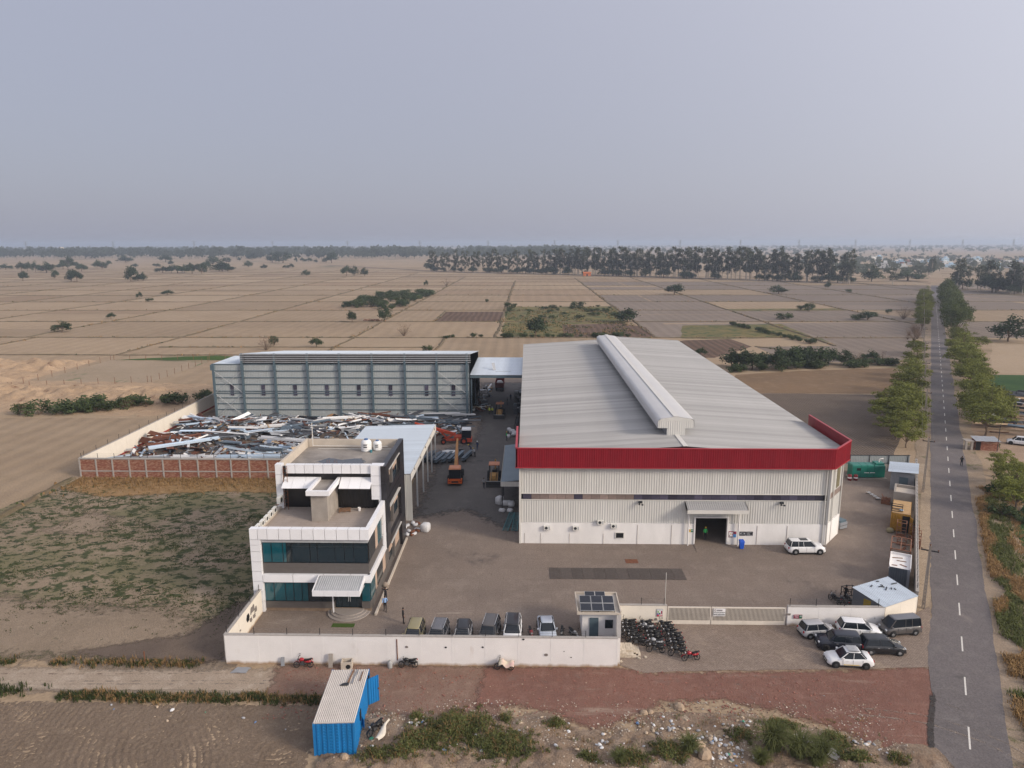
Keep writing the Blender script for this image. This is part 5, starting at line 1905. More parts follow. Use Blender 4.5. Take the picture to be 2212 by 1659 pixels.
MB().box(-.5, .6, -.6, .6, .9, 1.15).build('top', m_greybl, o)
MB().box(-.6, .7, -.72, -.7, .5, .54).build('seam', m_black, o)
o = thing('steel_pallet', 'rusty crate of scrap beside the concrete tank', 'crate', (49.0, 93.3, .02), RA)
MB().box(-.55, .55, -.6, .6, 0, .6).build('crate_body', m_rust, o)
for k in range(7):
    q = random.Random(70 + k)
    MB().beam((q.uniform(-.4, .4), q.uniform(-.5, .5), .6), (q.uniform(-.6, .6), q.uniform(-.7, .7), q.uniform(.7, 1.1)), .07, .07).build('bar', m_rack, o)
o = thing('wheel_truss', 'silver wheeled truss beam lying on the yard floor', 'truss', (48.4, 95.6, .02), .08)
for x in (-.15, .15):
    MB().tube((x, -1.5, .3), (x, 1.5, .3), .04).build('rail', m_galv, o)
for k in range(4):
    MB().box(-.2, .2, -1.2 + k * .75, -1.1 + k * .75, .24, .36).build('tie', p_w, o)
for y in (-1.2, 1.2):
    MB().tube((-.4, y, .1), (.4, y, .1), .05).build('axle', m_darkst, o)
o = MB()
o.lathe([(0, 0), (.35, .02), (.45, .2), (.42, .4), (.25, .55), (0, .6)], n=12)
o = o.build('hemp_sack', M('hemp sack', (.24, .21, .13), .95, .2, 5), True, loc=(44.75, 83.5, .02)) if False else MB().lathe([(0, 0), (.35, .02), (.45, .2), (.42, .4), (.25, .55), (0, .6)], n=12).build('hemp_sack', M('hemp sack', (.24, .21, .13), .95, .2, 5), None, True, (44.6, 83.2, .02))
T(o, 'dull green sack slumped before the yellow container', 'sack')

# ------------------------------------------------------------------ electricity poles along the road
m_pole = M('concrete pole', (.34, .29, .24), .9, .12, 2)


def lattice_pole(loc, label, h=8.6):
    o = thing('electricity_pole', label, 'electricity pole', loc, RA, 'poles along the road')
    n = 9
    for sx in (-.1, .1):
        mb = MB()
        mb.loft([[(sx - .06, -.1, 0), (sx + .06, -.1, 0), (sx + .06, .1, 0), (sx - .06, .1, 0)], [(sx * .6 - .05, -.08, h), (sx * .6 + .05, -.08, h), (sx * .6 + .05, .08, h), (sx * .6 - .05, .08, h)]])
        mb.build('leg', m_pole, o)
    for k in range(n):
        z = .4 + k * h * .058
        MB().box(-.1, .1, -.07, .07, z, z + .2).build('web', m_pole, o)
    MB().box(-.06, .06, -.055, .055, h * .55, h).build('shaft', m_pole, o)
    MB().box(-.75, .75, -.05, .05, h - .55, h - .45).build('crossarm', m_iron, o)
    for x in (-.7, 0, .7):
        MB().lathe([(0, 0), (.05, .02), (.05, .14), (0, .16)], (x, 0, h - .45 if x else h), 8).build('insulator', m_rust, o)
    return o


pl = [Vector((38.55, 64.5, 0)) + Vector((17.85, 33.2, 0)) * k for k in range(12)]
names = ('nearest concrete pole beside the corner shed', 'concrete pole beside the metal kiosk')
for k, p in enumerate(pl):
    lattice_pole(p + (Vector((0, 0, .04))), names[k] if k < 2 else ORD[k] + ' concrete pole along the road, counted from the corner shed', 6.5 if k == 0 else 8.0)
wr = thing('power_line', 'thin electric wires strung between the roadside poles', 'wire', (0, 0, 0))
for s_, dz in ((-.7, 7.6), (0, 8.05), (.7, 7.6)):
    for a, b in zip(pl[1:], pl[2:9]):
        off = Vector((rp.x, rp.y, 0)) * s_
        pts = []
        for i in range(9):
            u = i / 8
            pts.append(a.lerp(b, u) + off + Vector((0, 0, dz - .9 * 4 * u * (1 - u))))
        MB().path(pts, .012, 4).build('cable', m_wire, wr)
# ------------------------------------------------------------------ vehicles
m_tyre = M('tyre rubber', (.018, .018, .019), .85, .2, 8)
m_rim = M('alloy rim', (.38, .38, .38), .35, .1, 4, spec=.5)
m_blkpl = M('black plastic', (.02, .02, .022), .5, .15, 3)
m_carglass = glass_mat('car glass', (.012, .016, .022), .1, .4)
m_hl = M('headlight lens', (.62, .64, .66), .15, .05, spec=.6)
m_tl = M('tail light lens', (.35, .015, .02), .25, .1, spec=.5)
m_plate = M('number plate', (.62, .60, .50), .5, .05)
m_chrome = M('chrome trim', (.6, .6, .6), .2, .05, metal=.6)


def paint(name, c, rough=.28):
    m = M('paint ' + name, c, rough, .04, .5, spec=.55)
    m.node_tree.nodes['Principled BSDF'].inputs['Coat Weight'].default_value = .3
    return m


def interp(tab, x):
    for (a, va), (b, vb) in zip(tab, tab[1:]):
        if a <= x <= b:
            t = (x - a) / (b - a)
            t = t * t * (3 - 2 * t)
            return va + (vb - va) * t
    return tab[0][1] if x < tab[0][0] else tab[-1][1]


BODY = {   # top of the lower body along the length (rear -> front), as fractions of the height; windscreen foot/top, rear foot/top
    'hatch': dict(top=[(-.5, .42), (-.485, .60), (-.42, .63), (.18, .62), (.28, .58), (.42, .52), (.48, .44), (.5, .34)], wf=.27, wt=.10, rf=-.475, rt=-.40),
    'sedan': dict(top=[(-.5, .42), (-.48, .62), (-.36, .66), (.18, .62), (.28, .58), (.42, .51), (.48, .43), (.5, .33)], wf=.25, wt=.09, rf=-.36, rt=-.22),
    'suv': dict(top=[(-.5, .40), (-.49, .58), (-.42, .63), (.20, .63), (.28, .61), (.43, .57), (.485, .48), (.5, .34)], wf=.26, wt=.12, rf=-.48, rt=-.43),
    'van': dict(top=[(-.5, .40), (-.49, .54), (-.42, .56), (.30, .56), (.38, .53), (.45, .46), (.485, .38), (.5, .28)], wf=.42, wt=.25, rf=-.485, rt=-.46),
}


def car(name, label, loc, ang, kind, L, W, H, col, roofcol=None, wheel=None, group=None, extras=(), rimmat=None, clad=False):
    o = thing(name, label, 'van' if kind == 'van' else 'car', loc, ang, group)
    B = BODY[kind]
    body = MB()
    rings = []
    for k in range(29):
        u = -.5 + k / 28
        e = abs(u) * 2
        hw = W / 2 * (1 - .16 * max(0, (e - .72) / .28) ** 2.2)
        zt = interp(B['top'], u) * H
        zb = .17 + .10 * max(0, (e - .86) / .14)
        zm = zb + (zt - zb) * .55
        half = [(hw * .80, zb), (hw * .96, zb + .05), (hw, zb + (zt - zb) * .30), (hw * .99, zm), (hw * .955, zt - .05), (hw * .86, zt)]
        rings.append([(u * L, y, z) for y, z in half] + [(u * L, -y, z) for y, z in half[::-1]])
    body.loft([r[::-1] for r in rings])
    body.build('body', col, o, True)
    belt = interp(B['top'], 0) * H - .02
    gz = (belt, belt + (H - belt) * .8, H - .03)
    gl = MB()
    rr = []
    for z, f in zip(gz, (0, .8, 1.0)):
        xf = (B['wf'] + (B['wt'] - B['wf']) * f) * L
        xr = (B['rf'] + (B['rt'] - B['rf']) * f) * L
        hw = W / 2 * (.90 - .20 * f)
        rr.append([(xf, hw * .75, z), (xf - .13, hw, z), (xr + .1, hw, z), (xr, hw * .8, z), (xr, -hw * .8, z), (xr + .1, -hw, z), (xf - .13, -hw, z), (xf, -hw * .75, z)])
    gl.loft(rr)
    gl.build('windows', m_carglass, o)
    rt_ = roofcol or col
    xf, xr = B['wt'] * L, B['rt'] * L
    hw = W / 2 * .71
    ro = MB()
    ro.loft([[(xf + .06, hw * .80, H - .075), (xf - .1, hw * 1.0, H - .075), (xr + .06, hw * 1.0, H - .075), (xr - .03, hw * .82, H - .075), (xr - .03, -hw * .82, H - .075), (xr + .06, -hw * 1.0, H - .075), (xf - .1, -hw * 1.0, H - .075), (xf + .06, -hw * .80, H - .075)],
             [(xf + .02, hw * .75, H - .03), (xf - .14, hw * .93, H - .03), (xr + .1, hw * .93, H - .03), (xr + .02, hw * .75, H - .03), (xr + .02, -hw * .75, H - .03), (xr + .1, -hw * .93, H - .03), (xf - .14, -hw * .93, H - .03), (xf + .02, -hw * .75, H - .03)],
             [(xf - .12, hw * .5, H), (xf - .3, hw * .62, H), (xr + .28, hw * .62, H), (xr + .16, hw * .5, H), (xr + .16, -hw * .5, H), (xr + .28, -hw * .62, H), (xf - .3, -hw * .62, H), (xf - .12, -hw * .5, H)]])
    ro.build('roof', rt_, o, True)
    for s in (-1, 1):
        mb = MB()
        yb, yt = s * W / 2 * .885, s * W / 2 * .705
        mb.beam(((B['wf']) * L - .08, yb, belt), (xf - .06, yt, H - .06), .05, .07)
        part_x = [(B['rf'] * L + .12, xr + .08, .13 if kind != 'sedan' else .1)]
        mid = (B['wf'] + B['rf']) / 2 * L + .05
        part_x.append((mid, mid - .05, .06))
        if kind in ('suv', 'van'):
            q = B['rf'] * L + L * (.24 if kind == 'suv' else .28)
            part_x.append((q, q, .06))
        for xb, xt, wd in part_x:
            mb.beam((xb, yb, belt), (xt, yt, H - .06), .035, wd, up=(0, s, 0))
        mb.build('pillar', col, o)
        MB().box(B['wf'] * L - .30, B['wf'] * L - .16, min(s * W * .5, s * W * .585), max(s * W * .5, s * W * .585), belt + .02, belt + .13).build('mirror', rt_ if roofcol else col, o)
        MB().box(-L * .28, L * .26, s * W / 2 * .985 - .012, s * W / 2 * .985 + .012, .2, .27).build('side_sill', m_blkpl, o)
        for xh in (-L * .17, L * .06):
            MB().box(xh, xh + .16, s * W / 2 * .985 - .016, s * W / 2 * .985 + .016, belt - .16, belt - .125).build('door_handle', m_chrome if col.name != 'paint white' else col, o)
        sm = MB()
        for xs_ in (L * .19, -L * .03, -L * .24):
            sm.box(xs_ - .006, xs_ + .006, s * W / 2 * .99 - .01, s * W / 2 * .99 + .01, .3, belt - .05)
        sm.build('door_seam', m_blkpl, o)
        zl = interp(B['top'], .45) * H
        MB().box(L * .425, L * .49, W * .25 if s > 0 else -W * .40, W * .40 if s > 0 else -W * .25, zl - .16, zl - .05).build('headlight', m_hl, o)
        zr = interp(B['top'], -.47) * H
        MB().box(-L * .497, -L * .455, W * .31 if s > 0 else -W * .415, W * .415 if s > 0 else -W * .31, zr - .26, zr - .08).build('tail_light', m_tl, o)
    MB().box(L * .455, L * .502, -W * .27, W * .27, .34, .46).build('grille', m_blkpl, o)
    MB().box(L * .46, L * .503, -W * .40, W * .40, .19, .28).build('front_bumper', m_blkpl, o)
    MB().box(-L * .503, -L * .46, -W * .40, W * .40, .2, .32).build('rear_bumper', m_blkpl, o)
    MB().box(L * .5, L * .507, -.2, .2, .29, .36).build('number_plate', m_plate, o)
    MB().box(-L * .507, -L * .498, -.2, .2, .42, .5).build('number_plate', m_plate, o)
    wr = wheel or (.29 if kind != 'suv' else .33)
    wx = L * .315 if kind != 'van' else L * .30
    tm = MB().lathe([(wr * .55, -.085), (wr * .92, -.09), (wr, -.05), (wr, .05), (wr * .92, .09), (wr * .55, .085)], n=20, axis='y').mesh('tyre', m_tyre, True)
    rm = MB()
    rm.lathe([(0, .05), (wr * .12, .06), (wr * .55, .05), (wr * .6, .075), (wr * .6, -.075), (wr * .55, -.05), (wr * .12, -.06), (0, -.05)], n=20, axis='y')
    rm = rm.mesh('rim', rimmat or m_rim)
    sp = MB()
    for k in range(5):
        a = k * 1.2566
        for s in (-1, 1):
            sp.beam((.03 * math.cos(a), s * .066, .03 * math.sin(a)), (wr * .56 * math.cos(a), s * .066, wr * .56 * math.sin(a)), .02, wr * .16, up=(0, 1, 0))
    spm = sp.mesh('spokes', rimmat or m_chrome)
    hubm = MB().lathe([(wr * .2, -.06), (wr * .54, -.06), (wr * .54, .06), (wr * .2, .06)], n=20, axis='y').mesh('hub_recess', m_blkpl)
    for sx in (-1, 1):
        for s in (-1, 1):
            wt_ = thing('wheel', None, None, (sx * wx + (.02 * L if sx > 0 else 0), s * (W / 2 - .05), wr))
            wt_.parent = o
            inst('tyre', tm, wt_)
            inst('rim', rm, wt_)
            inst('spokes', spm, wt_)
            MB().lathe([(0, -.006), (wr + .06, -.006), (wr + .06, .006), (0, .006)], (sx * wx + (.02 * L if sx > 0 else 0), s * (W / 2 - .003), wr + .02), 20, 'y').build('wheel_arch', m_blkpl, o)
    for e in extras:
        if e == 'rails':
            for s in (-1, 1):
                MB().box(xr + .1, xf - .1, s * hw * .95 - .02, s * hw * .95 + .02, H, H + .045).build('roof_rail', m_chrome, o)
        elif e == 'rack':
            for s in (-1, 1):
                MB().tube((xr + .15, s * hw * .85, H + .09), (xf - .15, s * hw * .85, H + .09), .02).build('rack_rail', m_blkpl, o)
            for k in range(9):
                x = xr + .2 + (xf - xr - .4) * k / 8
                MB().box(x - .03, x + .03, -hw * .85, hw * .85, H + .08, H + .10).build('rack_slat', m_galv, o)
        elif e == 'sunroof':
            MB().box((xf + xr) / 2 - .05, xf - .32, -hw * .58, hw * .58, H - .012, H + .008).build('sunroof', m_carglass, o)
        elif e == 'stripe':
            for s in (-1, 1):
                MB().box(-L * .17, L * .17, s * W / 2 * .99 - .014, s * W / 2 * .99 + .014, .33, .38).build('yellow_stripe', p_y, o)
        elif e == 'ribs':
            for k in range(6):
                y = -hw * .7 + hw * 1.4 * k / 5
                MB().box(xr + .2, xf - .25, y - .02, y + .02, H, H + .015).build('roof_rib', rt_, o)
        elif e == 'frame':
            for s in (-1, 1):
                MB().beam((B['rf'] * L * .55, s * W / 2 * .72, H - .1), (xf - .05, s * W / 2 * .715, H - .1), .02, .03).build('window_trim', m_chrome, o)
                MB().beam((B['wf'] * L - .12, s * W / 2 * .89, belt + .02), (xf - .05, s * W / 2 * .715, H - .1), .02, .03).build('window_trim', m_chrome, o)
    return o


pw = paint('white', (.74, .74, .74))
pn = paint('navy', (.008, .010, .02))
pk = paint('black', (.014, .014, .016))
ps = paint('silver', (.36, .36, .37))
pg = paint('graphite', (.085, .078, .075))
pkh = paint('khaki', (.26, .225, .12))
pgr = paint('grey', (.13, .13, .14))
pbl = paint('ice silver', (.42, .46, .52))
m_hubcap = M('grey hubcap', (.30, .30, .30), .5, .1, 4)
CG = 'cars parked outside the gate'
car('parked_car', 'white taxi sedan with roof rack and yellow side stripe', (27.15, 55.0, .045), R(175.5), 'sedan', 3.72, 1.56, 1.36, pw, None, .28, CG, ('rack', 'stripe'), M('dark steel wheel', (.1, .1, .1), .6, .1))
car('parked_car', 'black hatchback with bright alloy wheels behind the white taxi', (30.85, 57.0, .045), R(-2), 'hatch', 3.72, 1.6, 1.38, pk, None, .29, CG)
car('parked_car', 'navy blue SUV with chrome window line in the parked group', (27.35, 57.45, .045), R(172), 'suv', 3.7, 1.62, 1.5, pn, None, .32, CG, ('frame',), m_blkpl)
car('parked_car', 'small silver hatchback with black bumper against the white wall', (26.35, 59.55, .045), R(8), 'hatch', 3.3, 1.45, 1.32, ps, None, .26, CG, (), m_hubcap)
car('parked_car', 'white hatchback parked between silver hatchback and grey van', (30.15, 59.75, .045), R(-7), 'hatch', 3.7, 1.62, 1.36, pw, None, .29, CG)
car('parked_van', 'boxy dark grey minivan parked under the cream angled wall', (34.0, 60.05, .045), R(189), 'van', 3.55, 1.45, 1.6, pg, pgr, .27, CG, (), m_hubcap)
car('parked_car', 'white SUV with black sunroof parked before the warehouse corner', (31.95, 77.3, .02), R(1), 'suv', 4.25, 1.68, 1.56, pw, None, .33, None, ('sunroof',))
IG = 'cars lined up inside the front wall'
car('parked_car', 'khaki hatchback, first car in line inside the wall', (-10.1, 57.9, .02), R(-92), 'suv', 3.5, 1.62, 1.5, pkh, None, .3, IG)
car('parked_car', 'grey car with ribbed roof beside the khaki hatchback', (-7.95, 57.9, .02), R(-95), 'suv', 3.6, 1.62, 1.48, pgr, None, .3, IG, ('ribs', 'rails'))
car('parked_car', 'silver hatchback with black roof, third in the inside line', (-5.75, 58.1, .02), R(-91), 'hatch', 3.5, 1.55, 1.36, ps, pk, .28, IG)
car('parked_car', 'dark grey SUV, fourth in the line inside the wall', (-3.4, 58.5, .02), R(-97), 'suv', 3.9, 1.66, 1.52, pg, None, .31, IG, ('rails',))
car('parked_car', 'white SUV with black roof in the line inside wall', (-1.3, 58.7, .02), R(-91), 'suv', 3.9, 1.66, 1.52, pw, pk, .32, IG, ('rails',))
car('parked_car', 'ice silver sedan parked apart near the guard hut', (1.8, 59.3, .02), R(-86), 'sedan', 3.8, 1.58, 1.34, pbl, None, .29, IG)
car('parked_car', 'white and black hatchback parked by the roadside scrap heap', (86.4, 122.6, .03), R(150), 'hatch', 3.5, 1.55, 1.45, pw, None, .3, None, ('rails',), m_blkpl)

# ---- motorcycles


m_bkmet = M('dark bike metal', (.06, .06, .062), .45, .2, 4)


def bike_templates(bodymat, key):
    P = []
    wr = .28

    def add(name, mb, mat, smooth=False):
        P.append((name, mb.mesh(name, mat, smooth)))
    for nm, x in (('front_wheel', .60), ('rear_wheel', -.56)):
        mb = MB()
        mb.lathe([(wr * .82, -.04), (wr * .95, -.045), (wr, 0), (wr * .95, .045), (wr * .82, .04)], (x, 0, wr), 18, 'y', m=0)
        mb.lathe([(wr * .78, -.02), (wr * .83, -.02), (wr * .83, .02), (wr * .78, .02)], (x, 0, wr), 18, 'y', m=1)
        for k in range(6):
            a = k * 1.047
            mb.tube((x, 0, wr), (x + wr * .8 * math.cos(a), 0, wr + wr * .8 * math.sin(a)), .012, n=4, m=1)
        mb.lathe([(0, -.05), (.06, -.05), (.06, .05), (0, .05)], (x, 0, wr), 8, 'y', m=1)
        add(nm, mb, [m_tyre, m_bkmet])
    mb = MB()
    for s in (-.07, .07):
        mb.tube((.62, s, wr), (.44, s, .80), .022)
    add('fork', mb, m_bkmet)
    mb = MB()
    mb.path([(.40, -.33, .92), (.43, -.16, .90), (.45, 0, .84), (.43, .16, .90), (.40, .33, .92)], .016)
    mb.box(.36, .44, -.36, -.3, .9, .94)
    mb.box(.36, .44, .3, .36, .9, .94)
    add('handlebar', mb, m_blkpl)
    mb = MB()
    for s in (-.24, .24):
        mb.tube((.41, s, .93), (.37, s * 1.2, 1.08), .008)
        mb.box(.355, .375, s * 1.2 - .06, s * 1.2 + .06, 1.05, 1.13)
    add('mirrors', mb, m_blkpl)
    mb = MB()
    rg = []
    for x, hw, z0, z1 in ((-.06, .07, .66, .74), (.02, .12, .62, .80), (.16, .15, .60, .86), (.30, .14, .60, .85), (.40, .08, .64, .78)):
        rg.append([(x, hw * .8, z0), (x, hw, (z0 + z1) / 2), (x, hw * .6, z1), (x, -hw * .6, z1), (x, -hw, (z0 + z1) / 2), (x, -hw * .8, z0)])
    mb.loft(rg)
    add('fuel_tank', mb, bodymat, True)
    mb = MB()
    rg = []
    for x, hw, z0, z1 in ((-.74, .09, .76, .82), (-.55, .12, .70, .80), (-.25, .13, .64, .74), (-.04, .10, .64, .74)):
        rg.append([(x, hw, z0), (x, hw, z1 - .02), (x, hw * .8, z1), (x, -hw * .8, z1), (x, -hw, z1 - .02), (x, -hw, z0)])
    mb.loft(rg)
    add('seat', mb, M('black seat vinyl', (.016, .016, .017), .55, .1), True)
    mb = MB()
    mb.box(-.05, .26, -.11, .11, .26, .5)
    mb.tube((.10, 0, .45), (.22, 0, .64), .09, .08, 10)
    for k in range(3):
        mb.lathe([(0, -.02), (.12, -.02), (.12, .0), (0, .0)], (.13 + .03 * k, 0, .5 + .045 * k), 10)
    add('engine', mb, m_bkmet)
    mb = MB()
    mb.path([(.44, 0, .78), (.3, 0, .56), (.28, 0, .30), (-.1, 0, .26), (-.3, 0, .45), (-.55, 0, wr)], .025)
    mb.tube((-.3, .0, .45), (-.05, 0, .68), .022)
    for s in (-.1, .1):
        mb.tube((-.56, s, wr), (-.45, s, .66), .028)
    add('frame', mb, m_blkpl)
    mb = MB()
    rg = []
    for x, z in ((-.62, .50), (-.30, .46), (-.05, .50)):
        rg.append([(x, .12, z), (x, .13, z + .1), (x, .10, z + .18), (x, -.10, z + .18), (x, -.13, z + .1), (x, -.12, z)])
    mb.loft(rg)
    add('side_cover', mb, bodymat, True)
    mb = MB()
    mb.path([(.2, -.12, .42), (.15, -.15, .22), (-.2, -.16, .24)], .025)
    mb.tube((-.2, -.17, .25), (-.68, -.18, .34), .045, .05, 10)
    add('exhaust', mb, m_bkmet)
    mb = MB()
    mb.lathe([(0, 0), (.05, .01), (.085, .08), (.085, .12), (0, .13)], (.44, 0, .74), 12, 'x')
    add('headlight', mb, m_chrome)
    mb = MB()
    mb.box(-.80, -.74, -.06, .06, .70, .77)
    add('tail_light', mb, m_tl)
    for nm, cx in (('front_mudguard', .60), ('rear_mudguard', -.56)):
        mb = MB()
        rg = []
        for k in range(7):
            a = R(20 + k * 22) if nm[0] == 'f' else R(30 + k * 20)
            r_ = wr + .045
            rg.append([(cx + r_ * math.cos(a), y, wr + r_ * math.sin(a)) for y in (-.06, .06)])
        mb.loft(rg, caps=False, closed=False)
        add(nm, mb, bodymat)
    mb = MB()
    mb.tube((-.05, .1, .25), (-.12, .3, .02), .014)
    add('side_stand', mb, m_blkpl)
    return P


m_bkblk = M('black bike paint', (.013, .013, .014), .3, .1, spec=.5)
BT = {'k': bike_templates(m_bkblk, 'k'), 'r': bike_templates(M('red bike paint', (.32, .012, .02), .3, .1, spec=.5), 'r'), 's': bike_templates(M('silver bike paint', (.35, .36, .38), .35, .1, spec=.5), 's')}


def bike(label, loc, ang, key='k', group=None, lean=8, s=.98):
    o = thing('motorcycle', label, 'motorcycle', loc, ang, group)
    o.rotation_euler.x = R(lean)
    o.scale = (s, s, s)
    for nm, me in BT[key]:
        inst(nm, me, o)
    return o


bk = [(9.35, 60.6), (9.3, 60.0), (9.25, 59.3), (9.3, 58.65), (9.6, 58.0), (10.9, 60.3), (10.95, 59.75), (11.05, 59.2), (11.3, 58.55), (11.3, 57.95), (11.3, 57.2), (11.2, 56.35), (12.6, 60.2), (12.75, 59.5), (12.85, 58.85), (13.15, 58.2), (13.1, 57.55), (13.1, 56.85), (13.0, 55.9), (9.75, 57.45)]
BGP = 'motorcycles crowded before the gate wall'
br = random.Random(5)
row = {0: 'in the row against the hut wall', 1: 'in the middle row', 2: 'in the row nearest the gate'}
ordn = ['rearmost', 'second', 'third', 'fourth', 'fifth', 'sixth', 'frontmost']
cnt = {0: 0, 1: 0, 2: 0}
for k, (x, y) in enumerate(bk):
    rw_ = 0 if x < 10.2 else (1 if x < 12 else 2)
    i = cnt[rw_]
    cnt[rw_] += 1
    bike(f'{ordn[i]} black motorcycle from the wall {row[rw_]}' if i else f'rearmost black motorcycle {row[rw_]}, touching the poster wall', (x, y, .045), R(180 + br.uniform(-9, 12)), 's' if k in (6, 10) else 'k', BGP, br.choice([7, 8, -6, 9]))
bike('bright red motorcycle parked alone at the edge of the paving', (14.0, 55.2, .045), R(190), 'r')
bike('red-tanked motorcycle leaning by the white wall foot, left', (-18.75, 53.6, .035), R(183), 'r')
bike('black motorcycle by the white wall foot near the gas can', (-9.95, 53.75, .035), R(182), 'k')
cb = bike('motorcycle under a pink and yellow cloth by the wall', (-1.9, 53.55, .035), R(176), 'k')
mb = MB()
rg = []
for i in range(9):
    x = -.85 + i * .16
    z = .80 + .09 * math.sin(i * 1.3) + (.12 if i > 5 else 0)
    rg.append([(x, y * (1 + .08 * math.sin(i * 2.1)), z - (abs(y) / .36) ** 2 * .34 + .02 * math.sin(y * 20 + i)) for y in (-.36, -.25, -.12, 0, .12, .25, .36)])
mb.loft(rg, caps=False, closed=False)
o = mb.build('bike_cover', M('faded pink and yellow cloth', (.58, .40, .36), .9, .2, 1.2, col2=(.62, .58, .42), sharp=.1), None, True, (-1.9, 53.55, .1), R(176))
T(o, 'pink and yellow cloth draped over motorcycle by the wall', 'cloth')
bike('red motorcycle inside the wall between white SUV and silver sedan', (.45, 58.6, .02), R(-80), 'r')
bike('black motorcycle inside the wall right of the silver sedan', (3.25, 58.7, .02), R(-95), 'k')
bike('silver scooter-like motorcycle by the guard hut wall', (4.3, 58.6, .02), R(-60), 's')
bike('black motorcycle beside the blue container with a pale rag', (-10.9, 45.4, .2), R(235), 'k')
for k, (x, y, a) in enumerate(((31.0, 64.9, 100), (31.6, 65.3, 95), (30.4, 65.5, 110))):
    bike(('dark motorcycle closest to the corner shed wall', 'dark motorcycle beside the man in black at the shed', 'outermost dark motorcycle by the corner shed')[k], (x, y, .02), R(a), 'k')
mb = MB()
rg = []
for i in range(8):
    t_ = i / 7
    wv = .16 + .12 * math.sin(t_ * 5)
    rg.append([(math.cos(a_) * wv + .1 * math.sin(t_ * 6), -.9 + 1.8 * t_, .25 + .35 * math.sin(a_) * .5 + .3 * t_ + .03 * math.sin(i * 3 + a_ * 3)) for a_ in (0, .6, 1.2, 1.9, 2.5, 3.1)])
mb.loft(rg, caps=False, closed=False)
o = mb.build('rag', M('dirty white rag', (.60, .55, .47), .95, .12, 4), None, True, (-10.35, 45.2, .2), R(-20))
T(o, 'dirty white rag hanging off motorcycle by blue container', 'rag')

# ---- construction machines
m_or = M('orange crane paint', (.52, .10, .015), .5, .15, 2)
m_or2 = M('red orange boom paint', (.45, .06, .025), .55, .18, 2)
m_yl = M('dusty yellow machine paint', (.36, .20, .06), .6, .2, 2)
m_capf = M('faded orange roof', (.48, .20, .11), .6, .1, 2)


def big_wheel(o, x, y, r, w_, rim):
    wt_ = thing('wheel', None, None, (x, y, r))
    wt_.parent = o
    MB().lathe([(r * .5, -w_ * .45), (r * .9, -w_ * .5), (r, -w_ * .3), (r, w_ * .3), (r * .9, w_ * .5), (r * .5, w_ * .45)], n=20, axis='y').build('tyre', m_tyre, wt_)
    MB().lathe([(0, -w_ * .2), (r * .5, -w_ * .4), (r * .52, w_ * .4), (0, w_ * .2)], n=16, axis='y').build('rim', rim, wt_)


def pick_crane(label, loc, ang, boom_up, boom_len, mat, roofm, jib):
    o = thing('mobile_crane', label, 'crane', loc, ang)     # +x is the boom direction
    MB().box(-2.3, 2.3, -.35, .35, .45, .75).build('chassis', mat, o)
    MB().box(-2.75, -1.6, -1.05, 1.05, .4, .95).build('counterweight', mat, o)
    for x, r in ((-1.3, .62), (2.3, .5)):
        for s in (-1, 1):
            big_wheel(o, x, s * .95, r, .4, mat)
    MB().box(-.9, .4, -.75, .75, .8, 1.35).build('engine_cover', mat, o)
    cb_ = thing('cab', None, None, (-1.75, 0, .95))
    cb_.parent = o
    MB().box(-.75, .75, -.8, .8, 0, 1.55).build('glass', m_carglass, cb_)
    MB().loft([[(-.85, -.9, 1.55), (.85, -.9, 1.55), (.85, .9, 1.55), (-.85, .9, 1.55)], [(-.75, -.8, 1.75), (.75, -.8, 1.75), (.75, .8, 1.75), (-.75, .8, 1.75)]]).build('cab_roof', roofm, cb_)
    for sx in (-.78, .78):
        for sy in (-.83, .83):
            MB().box(sx - .05, sx + .05, sy - .05, sy + .05, 0, 1.6).build('cab_post', m_blkpl, cb_)
    MB().box(-.8, .8, -.85, .85, 0, .12).build('cab_sill', mat, cb_)
    bx, bz = .2, 1.55
    ex, ez = bx + boom_len * math.cos(boom_up), bz + boom_len * math.sin(boom_up)
    for f0, f1, wd in ((0, .62, .48), (.45, .85, .38), (.75, 1.0, .28)):
        MB().beam((bx + (ex - bx) * f0, 0, bz + (ez - bz) * f0), (bx + (ex - bx) * f1, 0, bz + (ez - bz) * f1), wd, wd).build('boom_section', jib, o)
    MB().beam((1.6, -.3, .8), (bx + (ex - bx) * .4, -.2, bz + (ez - bz) * .4 - .1), .12, .12).build('lift_ram', mat, o)
    MB().beam((1.6, .3, .8), (bx + (ex - bx) * .4, .2, bz + (ez - bz) * .4 - .1), .12, .12).build('lift_ram', mat, o)
    MB().beam((2.2, 0, .75), (bx + .3, 0, bz), .3, .3).build('mast', mat, o)
    MB().tube((ex, 0, ez), (ex, 0, ez - 1.2), .02).build('hoist_rope', m_iron, o)
    MB().box(ex - .12, ex + .12, -.12, .12, ez - 1.5, ez - 1.2).build('hook_block', m_iron, o)
    MB().box(-2.77, -2.75, -.5, .5, .55, .8).build('rear_grille', m_blkpl, o)
    for s in (-1, 1):
        MB().box(-2.78, -2.75, s * .8 - .15, s * .8 + .15, .72, .82).build('rear_light', m_tl, o)
    return o


pick_crane('red orange crane with long boom reaching over the scrap heap', (-12.6, 122.3, .02), R(183), R(17), 7.5, m_or2, p_w, m_or2)
pick_crane('orange mobile crane seen from behind in the alley', (-10.75, 101.9, .02), R(93), R(22), 7.6, m_or, m_capf, M('dusty tan boom', (.32, .16, .06), .6, .2, 2))


